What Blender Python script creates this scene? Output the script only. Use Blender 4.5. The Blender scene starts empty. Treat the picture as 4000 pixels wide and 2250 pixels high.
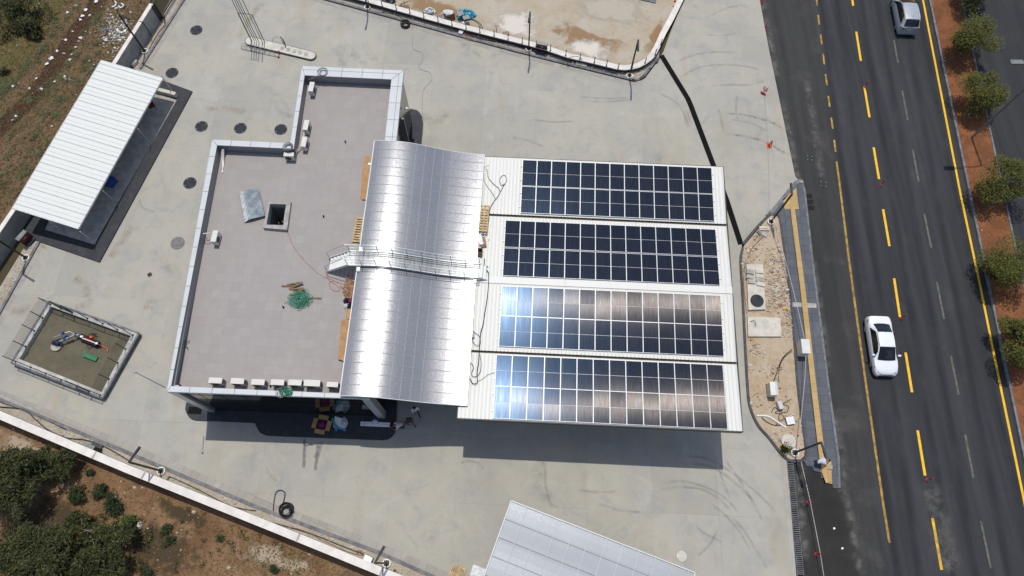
import bpy, bmesh, math, random
import numpy as np
from mathutils import Vector, Matrix
R = math.radians
sc = bpy.context.scene
col = sc.collection
random.seed(7)

# ------------------------------------------------------------------ camera (metres; camera above the world origin)
FPX, CAMH = 2750.0, 49.5
_c = np.array([2000.0, 1125.0])
_D = np.array([1980.0 - 2000.0, 2205.0 - 1125.0, FPX]); _D /= np.linalg.norm(_D)
_X = np.array([1.0, 0, 0]); _X = _X - _X @ _D * _D; _X /= np.linalg.norm(_X)
_Y = np.cross(_X, _D)
if _Y[1] > 0: _Y = -_Y
cam = bpy.data.cameras.new('camera'); cam.lens = 36 * FPX / 4000; cam.sensor_width = 36
cam.clip_end = 600; cam.clip_start = 0.5
co = bpy.data.objects.new('camera', cam); col.objects.link(co)
co.matrix_world = Matrix(((_X[0], -_X[1], -_X[2], 0), (_Y[0], -_Y[1], -_Y[2], 0), (-_D[0], _D[1], _D[2], CAMH), (0, 0, 0, 1)))
sc.camera = co

# ------------------------------------------------------------------ sky, sun, exposure
ZEN, AZ = R(16.7), R(-4)
SUN = Vector((math.sin(ZEN) * math.sin(AZ), math.sin(ZEN) * math.cos(AZ), math.cos(ZEN)))
w = bpy.data.worlds.new('World'); sc.world = w; w.use_nodes = True
nt = w.node_tree; N = nt.nodes; Lk = nt.links
bg = N['Background']; bg.inputs['Strength'].default_value = 0.115
sky = N.new('ShaderNodeTexSky'); sky.sky_type = 'NISHITA'; sky.sun_disc = False
sky.sun_elevation = R(90) - ZEN; sky.sun_rotation = AZ; sky.altitude = 200; sky.air_density = 1.0; sky.dust_density = 1.6
tc = N.new('ShaderNodeTexCoord')
# thin cloud round the sun and scattered cloud elsewhere
dot = N.new('ShaderNodeVectorMath'); dot.operation = 'DOT_PRODUCT'; dot.inputs[1].default_value = SUN
Lk.new(tc.outputs['Generated'], dot.inputs[0])
mr = N.new('ShaderNodeMapRange'); mr.inputs['From Min'].default_value = math.cos(R(8)); mr.inputs['From Max'].default_value = math.cos(R(1.0))
mr.interpolation_type = 'SMOOTHSTEP'
Lk.new(dot.outputs['Value'], mr.inputs['Value'])
ns = N.new('ShaderNodeTexNoise'); ns.inputs['Scale'].default_value = 3.2; ns.inputs['Detail'].default_value = 6; ns.inputs['Roughness'].default_value = .62
Lk.new(tc.outputs['Generated'], ns.inputs['Vector'])
cr = N.new('ShaderNodeMapRange'); cr.inputs['From Min'].default_value = .5; cr.inputs['From Max'].default_value = .74; cr.interpolation_type = 'SMOOTHSTEP'
Lk.new(ns.outputs['Fac'], cr.inputs['Value'])
nm = N.new('ShaderNodeMath'); nm.operation = 'MULTIPLY_ADD'; nm.inputs[1].default_value = .75; nm.inputs[2].default_value = .35
Lk.new(ns.outputs['Fac'], nm.inputs[0])
nm2 = N.new('ShaderNodeMath'); nm2.operation = 'MULTIPLY'; Lk.new(nm.outputs[0], nm2.inputs[0]); Lk.new(mr.outputs[0], nm2.inputs[1])
mx = N.new('ShaderNodeMath'); mx.operation = 'MAXIMUM'; Lk.new(nm2.outputs[0], mx.inputs[0])
cs = N.new('ShaderNodeMath'); cs.operation = 'MULTIPLY'; cs.inputs[1].default_value = .3; Lk.new(cr.outputs[0], cs.inputs[0]); Lk.new(cs.outputs[0], mx.inputs[1])
mixw = N.new('ShaderNodeMix'); mixw.data_type = 'RGBA'; mixw.inputs['B'].default_value = (13, 12.5, 12.2, 1)
Lk.new(mx.outputs[0], mixw.inputs['Factor']); Lk.new(sky.outputs[0], mixw.inputs['A']); Lk.new(mixw.outputs['Result'], bg.inputs['Color'])
sl = bpy.data.lights.new('sun', 'SUN'); sl.energy = 2.9; sl.angle = R(.55); sl.color = (1, .965, .90)
so = bpy.data.objects.new('sun', sl); col.objects.link(so)
so.rotation_euler = SUN.to_track_quat('Z', 'Y').to_euler(); so.location = SUN * 100
sc.view_settings.view_transform = 'Standard'; sc.view_settings.look = 'None'; sc.view_settings.gamma = 1
sc.view_settings.exposure = 0.0; sc.view_settings.use_curve_mapping = False

# ------------------------------------------------------------------ helpers
def P(x, y, h=0.0):
    """photo pixel -> the world point at height h (the true position of what stands there)"""
    r = np.array([x - _c[0], y - _c[1], FPX]); t = (CAMH - h) / (r @ _D)
    return Vector((float(r @ _X * t), float(r @ _Y * t), h))
def PP(pts, h=0.0): return [P(x, y, h) for x, y in pts]
TH = R(-2.6)
def LU(u, v, h=0.0):
    """building axes -> world"""
    return Vector((u * math.cos(TH) - v * math.sin(TH), u * math.sin(TH) + v * math.cos(TH), h))
def toL(p): return (p.x * math.cos(TH) + p.y * math.sin(TH), -p.x * math.sin(TH) + p.y * math.cos(TH))
def up(p, dz): return Vector((p[0], p[1], p[2] + dz))

class MB:
    def __init__(s): s.v = []; s.f = []; s.m = []; s.uv = {}
    def add(s, vs, fs, mi=0):
        o = len(s.v); s.v += [Vector(a) for a in vs]
        for f in fs: s.f.append([i + o for i in f]); s.m.append(mi)
    def poly(s, pts, mi=0): s.add(pts, [list(range(len(pts)))], mi)
    def prism(s, pts, z0, z1, mi=0, top=None, side=None):
        a = sum(pts[i][0] * pts[(i + 1) % len(pts)][1] - pts[(i + 1) % len(pts)][0] * pts[i][1] for i in range(len(pts)))
        if a < 0: pts = list(reversed(pts))
        n = len(pts)
        s.add([(p[0], p[1], z1) for p in pts], [list(range(n))], mi if top is None else top)
        s.add([(p[0], p[1], z0) for p in pts] + [(p[0], p[1], z1) for p in pts], [[i, (i + 1) % n, n + (i + 1) % n, n + i] for i in range(n)], mi if side is None else side)
        s.add([(p[0], p[1], z0) for p in pts], [list(range(n))[::-1]], mi if side is None else side)
    def obox(s, o, ax, ay, az, mi=0):
        o, ax, ay, az = map(Vector, (o, ax, ay, az))
        vs = [o, o + ax, o + ax + ay, o + ay]; vs += [a + az for a in vs]
        fs = [[3, 2, 1, 0], [4, 5, 6, 7], [0, 1, 5, 4], [1, 2, 6, 5], [2, 3, 7, 6], [3, 0, 4, 7]]
        if ax.cross(ay).dot(az) < 0: fs = [f[::-1] for f in fs]
        s.add(vs, fs, mi)
    def box(s, c, sz, rz=0, mi=0):
        cx, sx = Vector(c), sz; ca, sa = math.cos(rz), math.sin(rz)
        ax = Vector((ca, sa, 0)) * sx[0]; ay = Vector((-sa, ca, 0)) * sx[1]; az = Vector((0, 0, sx[2]))
        s.obox(cx - ax / 2 - ay / 2 - az / 2, ax, ay, az, mi)
    def bar(s, a, b, wd, ht, mi=0):
        a, b = Vector(a), Vector(b); d = (b - a); L = d.length; d.normalize()
        sd = d.cross(Vector((0, 0, 1)))
        sd = Vector((1, 0, 0)) if sd.length < 1e-4 else sd.normalized()
        upv = sd.cross(d)
        s.obox(a - sd * wd / 2 - upv * ht / 2, d * L, sd * wd, upv * ht, mi)
    def tube(s, pts, r, n=6, mi=0, r1=None, caps=True):
        pts = [Vector(p) for p in pts]; k = len(pts); vs = []
        prev = None
        for i, p in enumerate(pts):
            d = (pts[min(i + 1, k - 1)] - pts[max(i - 1, 0)])
            d = d.normalized() if d.length > 1e-9 else Vector((0, 0, 1))
            if prev is None:
                a = d.cross(Vector((0, 0, 1)))
                if a.length < .05: a = d.cross(Vector((1, 0, 0)))
            else: a = prev - d * prev.dot(d)
            a.normalize(); prev = a; b = d.cross(a)
            rr = r if r1 is None else r + (r1 - r) * i / max(1, k - 1)
            for j in range(n):
                t = 2 * math.pi * j / n; vs.append(p + a * math.cos(t) * rr + b * math.sin(t) * rr)
        fs = [[i * n + j, i * n + (j + 1) % n, (i + 1) * n + (j + 1) % n, (i + 1) * n + j] for i in range(k - 1) for j in range(n)]
        if caps: fs += [list(range(n))[::-1], [(k - 1) * n + j for j in range(n)]]
        s.add(vs, fs, mi)
    def disc(s, c, r, z0, z1, n=28, mi=0, ry=None):
        s.prism([(c[0] + r * math.cos(2 * math.pi * i / n), c[1] + (ry or r) * math.sin(2 * math.pi * i / n)) for i in range(n)], z0, z1, mi)
    def lathe(s, c, prof, n=16, mi=0):
        vs = []; 
        for r, z in prof: vs += [(c[0] + r * math.cos(2 * math.pi * j / n), c[1] + r * math.sin(2 * math.pi * j / n), c[2] + z) for j in range(n)]
        k = len(prof)
        s.add(vs, [[i * n + j, i * n + (j + 1) % n, (i + 1) * n + (j + 1) % n, (i + 1) * n + j] for i in range(k - 1) for j in range(n)] + [[(k - 1) * n + j for j in range(n)]], mi)
    def ribbon(s, pts, wd, z=None, mi=0, uv=False, w1=None):
        pts = [Vector(p) for p in pts]; k = len(pts); vs = []
        for i, p in enumerate(pts):
            d = pts[min(i + 1, k - 1)] - pts[max(i - 1, 0)]; d.z = 0; d.normalize(); sd = Vector((d.y, -d.x, 0))
            ww = wd if w1 is None else wd + (w1 - wd) * i / (k - 1)
            q = Vector((p.x, p.y, p.z if z is None else z)); vs += [q - sd * ww / 2, q + sd * ww / 2]
        o = len(s.v); f0 = len(s.f)
        s.add(vs, [[2 * i, 2 * i + 1, 2 * i + 3, 2 * i + 2] for i in range(k - 1)], mi)
        if uv:
            for i in range(k - 1):
                a, b = i / (k - 1), (i + 1) / (k - 1)
                s.uv[f0 + i] = [(0, a), (1, a), (1, b), (0, b)]
    def kerb(s, pts, wd, z0, z1, mi=0, side=0):
        """rectangular section along a polyline; side -1/0/1 puts the line on the right/middle/left"""
        pts = [Vector((p[0], p[1], 0)) for p in pts]; k = len(pts); vs = []
        for i, p in enumerate(pts):
            d0 = (pts[i] - pts[max(i - 1, 0)]); d1 = (pts[min(i + 1, k - 1)] - pts[i])
            d0 = d0.normalized() if d0.length else d1.normalized(); d1 = d1.normalized() if d1.length else d0
            d = (d0 + d1).normalized(); sd = Vector((d.y, -d.x, 0)); sc_ = 1 / max(.5, d.dot(d1))
            a, b = (-.5 + side * .5) * wd * sc_, (.5 + side * .5) * wd * sc_
            vs += [up(p + sd * a, z0), up(p + sd * b, z0), up(p + sd * b, z1), up(p + sd * a, z1)]
        fs = []
        for i in range(k - 1):
            for j in range(4): fs.append([4 * i + j, 4 * i + (j + 1) % 4, 4 * i + 4 + (j + 1) % 4, 4 * i + 4 + j])
        fs += [[3, 2, 1, 0], [4 * k - 4, 4 * k - 3, 4 * k - 2, 4 * k - 1]]
        s.add(vs, [f[::-1] for f in fs], mi)
    def build(s, name, mats, parent=None, smooth=None):
        if not isinstance(mats, (list, tuple)): mats = [mats]
        mtx = WM.get(parent.name, Matrix()).inverted() if parent else Matrix()
        me = bpy.data.meshes.new(name)
        me.from_pydata([tuple(mtx @ a) for a in s.v], [], s.f)
        for m in mats: me.materials.append(m)
        me.polygons.foreach_set('material_index', s.m)
        if s.uv:
            ul = me.uv_layers.new(name='UVMap')
            for fi, cs_ in s.uv.items():
                for li, c in zip(me.polygons[fi].loop_indices, cs_): ul.data[li].uv = c
        me.update()
        if smooth is not None:
            me.polygons.foreach_set('use_smooth', [True] * len(me.polygons)); me.set_sharp_from_angle(angle=R(smooth))
        o = bpy.data.objects.new(name, me); col.objects.link(o)
        if parent:
            o.parent = parent
            if parent.name in WM: WM[o.name] = WM[parent.name]
        return o
WM = {}
def tag(o, label=None, cat=None, group=None, kind=None):
    if label: o['label'] = label
    if cat: o['category'] = cat
    if group: o['group'] = group
    if kind: o['kind'] = kind
    return o
def thing(name, label, cat, loc=(0, 0, 0), rz=0, group=None):
    o = bpy.data.objects.new(name, None); o.empty_display_size = .3; col.objects.link(o)
    o.location = loc; o.rotation_euler = (0, 0, rz)
    WM[o.name] = Matrix.Translation(Vector(loc)) @ Matrix.Rotation(rz, 4, 'Z')
    return tag(o, label, cat, group)
def struct(name, mb, mats, parent=None, smooth=None):
    o = mb.build(name, mats, parent, smooth)
    if not parent: o['kind'] = 'structure'
    return o
def dup(root, loc, rz=None, label=None, group=None, rot=None):
    r = root.copy(); col.objects.link(r); r.location = loc
    if rz is not None: r.rotation_euler = (0, 0, rz)
    if rot is not None: r.rotation_euler = rot
    WM[r.name] = Matrix.Translation(Vector(loc)) @ r.rotation_euler.to_matrix().to_4x4()
    if label: r['label'] = label
    if group: r['group'] = group
    for ch in list(root.children):
        c = ch.copy(); col.objects.link(c); c.parent = r
        for g in list(ch.children):
            d = g.copy(); col.objects.link(d); d.parent = c
    return r
def smoothline(pts, n=6):
    """Catmull-Rom through the points"""
    pts = [Vector(p) for p in pts]; out = []
    for i in range(len(pts) - 1):
        p0, p1, p2, p3 = pts[max(i - 1, 0)], pts[i], pts[i + 1], pts[min(i + 2, len(pts) - 1)]
        for j in range(n):
            t = j / n
            out.append(.5 * (2 * p1 + (p2 - p0) * t + (2 * p0 - 5 * p1 + 4 * p2 - p3) * t * t + (3 * p1 - p0 - 3 * p2 + p3) * t ** 3))
    return out + [pts[-1]]
ORD = ['first', 'second', 'third', 'fourth', 'fifth', 'sixth', 'seventh', 'eighth', 'ninth', 'tenth', 'eleventh', 'twelfth', 'thirteenth', 'fourteenth']

# ------------------------------------------------------------------ materials
class NT:
    def __init__(s, name):
        s.m = bpy.data.materials.new(name); s.m.use_nodes = True; s.t = s.m.node_tree; s.b = s.t.nodes['Principled BSDF']; s.out = s.t.nodes['Material Output']
        s.geo = None
    def n(s, typ, **kw):
        nd = s.t.nodes.new(typ)
        for k, v in kw.items(): setattr(nd, k, v)
        return nd
    def l(s, a, b): s.t.links.new(a, b)
    def pos(s, scale=(1, 1, 1), rz=0, loc=(0, 0, 0), obj=False):
        if obj: src = s.n('ShaderNodeTexCoord').outputs['Object']
        else: src = s.n('ShaderNodeNewGeometry').outputs['Position']
        mp = s.n('ShaderNodeMapping'); mp.inputs['Scale'].default_value = scale; mp.inputs['Rotation'].default_value = (0, 0, rz); mp.inputs['Location'].default_value = loc
        s.l(src, mp.inputs[0]); return mp.outputs[0]
    def noise(s, vec, scale, detail=5, rough=.55, dist=0):
        nd = s.n('ShaderNodeTexNoise'); nd.inputs['Scale'].default_value = scale; nd.inputs['Detail'].default_value = detail; nd.inputs['Roughness'].default_value = rough; nd.inputs['Distortion'].default_value = dist
        s.l(vec, nd.inputs['Vector']); return nd.outputs['Fac']
    def rng(s, v, a, b, c=0, d=1):
        nd = s.n('ShaderNodeMapRange', interpolation_type='SMOOTHSTEP'); 
        for k, x in zip(('From Min', 'From Max', 'To Min', 'To Max'), (a, b, c, d)): nd.inputs[k].default_value = x
        s.l(v, nd.inputs['Value']); return nd.outputs[0]
    def math(s, op, a, b):
        nd = s.n('ShaderNodeMath', operation=op)
        for i, x in enumerate((a, b)):
            if isinstance(x, (int, float)): nd.inputs[i].default_value = x
            else: s.l(x, nd.inputs[i])
        return nd.outputs[0]
    def mix(s, f, a, b, mode='MIX'):
        nd = s.n('ShaderNodeMix', data_type='RGBA', blend_type=mode)
        for k, x in (('Factor', f), ('A', a), ('B', b)):
            if isinstance(x, (int, float)): nd.inputs[k].default_value = x
            elif isinstance(x, tuple): nd.inputs[k].default_value = (*x, 1)
            else: s.l(x, nd.inputs[k])
        return nd.outputs['Result']
    def bump(s, h, strength=.3, dist=.02):
        nd = s.n('ShaderNodeBump'); nd.inputs['Strength'].default_value = strength; nd.inputs['Distance'].default_value = dist
        s.l(h, nd.inputs['Height']); s.l(nd.outputs[0], s.b.inputs['Normal'])
    def color(s, c):
        if isinstance(c, tuple): s.b.inputs['Base Color'].default_value = (*c, 1)
        else: s.l(c, s.b.inputs['Base Color'])
    def set(s, rough=.6, metal=0, spec=None):
        s.b.inputs['Roughness'].default_value = rough; s.b.inputs['Metallic'].default_value = metal
        if spec is not None: s.b.inputs['Specular IOR Level'].default_value = spec
        return s
def mat(name, c, rough=.6, metal=0, var=.18, scale=4, c2=None, bump=0, spec=None, obj=False, detail=5):
    t = NT(name); p = t.pos(obj=obj); f = t.noise(p, scale, detail)
    a = tuple(x * (1 - var) for x in c); b = c2 or tuple(min(1, x * (1 + var)) for x in c)
    t.color(t.mix(t.rng(f, .3, .7), a, b)); t.set(rough, metal, spec)
    if bump: t.bump(t.noise(p, scale * 6, 4), bump, .02)
    return t.m

def m_concrete():
    t = NT('forecourt_concrete'); p = t.pos(rz=-TH); ps = t.pos()
    br = t.n('ShaderNodeTexBrick', offset=0, squash=1); br.inputs['Scale'].default_value = 1
    br.inputs['Brick Width'].default_value = 4.45; br.inputs['Row Height'].default_value = 4.5; br.inputs['Mortar Size'].default_value = .014; br.inputs['Mortar Smooth'].default_value = .4
    br.inputs['Color1'].default_value = (.338, .322, .278, 1); br.inputs['Color2'].default_value = (.388, .374, .328, 1); br.inputs['Mortar'].default_value = (.27, .26, .23, 1)
    mp = t.n('ShaderNodeMapping'); mp.inputs['Location'].default_value = (-.75 + 4.45 * 20, -30.7 + 4.5 * 20, 0); t.l(p, mp.inputs[0]); t.l(mp.outputs[0], br.inputs['Vector'])
    n1 = t.noise(ps, .16, 6, .6); n2 = t.noise(ps, .7, 7, .65, .6); n3 = t.noise(ps, 5, 6, .7); n4 = t.noise(t.pos(scale=(1, .22, 1), rz=R(20)), .5, 5, .6)
    c = t.mix(t.rng(n1, .40, .62, 0, .75), br.outputs['Color'], (.425, .392, .322))
    c = t.mix(t.rng(n2, .48, .72, 0, .72), c, (.29, .292, .28))
    n6 = t.noise(ps, .33, 7, .7, .8); c = t.mix(t.rng(n6, .52, .70, 0, .5), c, (.32, .318, .30)); c = t.mix(t.rng(n6, .30, .46, .45, 0), c, (.465, .452, .408))
    c = t.mix(t.rng(n2, .2, .42, .4, 0), c, (.485, .482, .45))
    c = t.mix(t.rng(n4, .54, .75, 0, .55), c, (.355, .30, .215))
    c = t.mix(t.rng(n3, .25, .75, .12, -.02), c, (.26, .25, .23))
    sp = t.noise(ps, 1.9, 3, .5, 1.2); c = t.mix(t.rng(sp, .70, .78, 0, .4), c, (.2, .2, .19))
    t.color(c); t.set(.78, 0, .35); t.bump(n3, .15, .01); return t.m
def m_asphalt(name, a, b, dust=(.17, .165, .155), dustamt=.2, streak=True):
    t = NT(name); ps = t.pos(); pr = t.pos(scale=(1.1, .045, 1), rz=R(3.2))
    n1 = t.noise(pr, 1.0, 5, .6); n2 = t.noise(ps, .35, 6, .6); n3 = t.noise(ps, 22, 3, .7)
    c = t.mix(t.rng(n1, .32, .68) if streak else t.rng(n2, .3, .7), a, b)
    c = t.mix(t.rng(n2, .52, .76, 0, dustamt), c, dust)
    n5 = t.noise(ps, 1.2, 8, .72, .5); c = t.mix(t.rng(n5, .58, .8, 0, dustamt * 1.2), c, dust)
    c = t.mix(t.rng(n3, .3, .75, .35, 0), c, tuple(x * .55 for x in a))
    t.color(c); t.set(.82, 0, .3); t.bump(n3, .4, .01); return t.m
def m_soil(name, cols, scale=.35, rough=.95, bump=.5):
    """cols: base, second, dark, pale"""
    t = NT(name); ps = t.pos()
    n1 = t.noise(ps, scale, 8, .68, .5); n2 = t.noise(ps, scale * 3.7, 8, .7); n3 = t.noise(ps, 6, 8, .75)
    c = t.mix(t.rng(n1, .36, .62), cols[0], cols[1]); c = t.mix(t.rng(n2, .52, .72, 0, .8), c, cols[2]); c = t.mix(t.rng(n3, .56, .78, 0, .7), c, cols[3])
    c = t.mix(t.rng(n3, .2, .44, .55, 0), c, tuple(x * .5 for x in cols[2]))
    t.color(c); t.set(rough, 0, .2); t.bump(n3, bump, .08); return t.m
def m_decal(name, c, strength=.6, ns=1.6, edge=.35, thr=(.35, .65), stretch=(1, 1, 1), rz=0, ragged=False):
    t = NT(name); ps = t.pos(scale=stretch, rz=rz); uv = t.n('ShaderNodeTexCoord').outputs['UV']
    sx = t.n('ShaderNodeSeparateXYZ'); t.l(uv, sx.inputs[0])
    e = t.math('ABSOLUTE', t.math('SUBTRACT', sx.outputs[0], .5), 0); e = t.rng(e, .5 - edge, .5, 1, 0)
    e2 = t.math('ABSOLUTE', t.math('SUBTRACT', sx.outputs[1], .5), 0); e2 = t.rng(e2, .36, .5, 1, 0)
    nz = t.rng(t.noise(ps, ns, 6, .65), thr[0], thr[1])
    if ragged:
        el = t.math('ABSOLUTE', t.math('SUBTRACT', sx.outputs[0], .5), 0); el = t.math('SUBTRACT', 1, t.math('MULTIPLY', el, 2))
        f_ = t.math('ADD', el, t.math('MULTIPLY', t.math('SUBTRACT', t.noise(ps, ns, 9, .72, .6), .5), 2.0)); a = t.math('MULTIPLY', t.math('MULTIPLY', t.rng(f_, .22, .72), t.rng(el, 0, .12)), strength)
    else: a = t.math('MULTIPLY', t.math('MULTIPLY', e, e2), t.math('MULTIPLY', nz, strength))
    t.color(c); t.set(.85, 0, .2); t.l(a, t.b.inputs['Alpha']); return t.m
def m_pavers(name, a, b, joint, bw, bh, rz, rough=.75, wear=.45):
    t = NT(name); p = t.pos(rz=-rz); br = t.n('ShaderNodeTexBrick', offset=0, squash=1); br.inputs['Scale'].default_value = 1
    br.inputs['Brick Width'].default_value = bw; br.inputs['Row Height'].default_value = bh; br.inputs['Mortar Size'].default_value = .012
    br.inputs['Color1'].default_value = (*a, 1); br.inputs['Color2'].default_value = (*b, 1); br.inputs['Mortar'].default_value = (*joint, 1); t.l(p, br.inputs['Vector'])
    n = t.noise(t.pos(), .9, 7, .65, .4); c = t.mix(t.rng(n, .5, .78, 0, wear), br.outputs['Color'], tuple(min(1, x * 1.6) for x in b))
    n2 = t.noise(t.pos(), 3, 6, .7); c = t.mix(t.rng(n2, .2, .5, .3, 0), c, tuple(x * .75 for x in a))
    t.color(c); t.set(rough, 0, .35); return t.m
def m_cells():
    t = NT('solar_cells'); po = t.n('ShaderNodeTexCoord').outputs['Object']; oi = t.n('ShaderNodeObjectInfo')
    br = t.n('ShaderNodeTexBrick', offset=0, squash=1); br.inputs['Scale'].default_value = 1; br.inputs['Brick Width'].default_value = .1667; br.inputs['Row Height'].default_value = .0835; br.inputs['Mortar Size'].default_value = .0035
    br.inputs['Color1'].default_value = (.005, .0085, .017, 1); br.inputs['Color2'].default_value = (.008, .0125, .024, 1); br.inputs['Mortar'].default_value = (.045, .055, .07, 1); t.l(po, br.inputs['Vector'])
    cx = t.n('ShaderNodeCombineXYZ'); t.l(t.math('MULTIPLY', oi.outputs['Random'], 57), cx.inputs[2])
    ad = t.n('ShaderNodeVectorMath', operation='ADD'); t.l(po, ad.inputs[0]); t.l(cx.outputs[0], ad.inputs[1])
    mp = t.n('ShaderNodeMapping'); mp.inputs['Scale'].default_value = (9, .5, 1); t.l(ad.outputs[0], mp.inputs[0])
    n = t.noise(mp.outputs[0], 1, 4, .7)
    c = t.mix(t.rng(n, .4, .75, 0, .5), br.outputs['Color'], (.024, .026, .036)); c = t.mix(t.math('MULTIPLY', oi.outputs['Random'], .3), c, (.016, .018, .03))
    t.color(c); t.set(.13, 0, .11); t.b.inputs['Specular Tint'].default_value = (.34, .58, 1, 1)
    t.l(t.rng(n, .2, .85, .17, .24), t.b.inputs['Roughness'])
    # the round wires on the cells run along the panel and spread reflections crosswise
    gl = t.n('ShaderNodeBsdfAnisotropic'); gl.inputs['Anisotropy'].default_value = .93; gl.distribution = 'GGX'
    vt_ = t.n('ShaderNodeVectorTransform', vector_type='VECTOR', convert_from='OBJECT', convert_to='WORLD'); vt_.inputs[0].default_value = (0, 1, 0); t.l(vt_.outputs[0], gl.inputs['Tangent'])
    n9 = t.noise(mp.outputs[0], 2.3, 5, .75)
    gl.inputs['Roughness'].default_value = .40
    t.l(t.mix(t.rng(n9, .35, .65), (.82, .65, .52), (.70, .68, .70)), gl.inputs['Color'])
    ms = t.n('ShaderNodeMixShader'); t.l(t.math('MULTIPLY', t.rng(n9, .25, .75, .5, 1.35), t.math('ADD', t.math('MULTIPLY', oi.outputs['Random'], .022), .015)), ms.inputs[0])
    t.l(t.b.outputs[0], ms.inputs[1]); t.l(gl.outputs[0], ms.inputs[2]); t.l(ms.outputs[0], t.out.inputs[0])
    return t.m
def m_metal_roof(name, c, rough, metal, seams=False):
    t = NT(name); ps = t.pos(); n = t.noise(ps, .5, 5); n2 = t.noise(ps, 9, 4)
    cc = t.mix(t.rng(n, .3, .7, 0, 1), tuple(x * .93 for x in c), c); t.color(cc); t.set(rough, metal, .5)
    t.l(t.rng(n2, .3, .7, rough * .9, rough * 1.12), t.b.inputs['Roughness']); return t.m
def m_corrugated(name, c, dirt, rz, vstreak=True):
    t = NT(name); ps = t.pos(scale=(2.2, .25, 1), rz=-rz); n = t.noise(ps, 1.2, 6, .65); n2 = t.noise(t.pos(), 2.5, 6, .7)
    cc = t.mix(t.rng(n, .52, .8, 0, .4), c, dirt); cc = t.mix(t.rng(n2, .62, .8, 0, .3), cc, dirt); t.color(cc); t.set(.5, 0, .4); return t.m
def m_leaf(name, a, b, c):
    t = NT(name); g = t.n('ShaderNodeNewGeometry'); n = t.noise(t.pos(), 1.1, 3); n2 = t.noise(t.pos(), 7.0, 3)
    cc = t.mix(t.rng(n, .38, .62), a, b); cc = t.mix(t.rng(n2, .48, .7, 0, .9), cc, c); t.color(cc); t.set(.6, 0, .25)
    tr = t.n('ShaderNodeBsdfTranslucent'); t.l(cc, tr.inputs[0]); ms = t.n('ShaderNodeMixShader'); ms.inputs[0].default_value = .25
    t.l(t.b.outputs[0], ms.inputs[1]); t.l(tr.outputs[0], ms.inputs[2]); t.l(ms.outputs[0], t.out.inputs[0]); return t.m

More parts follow.
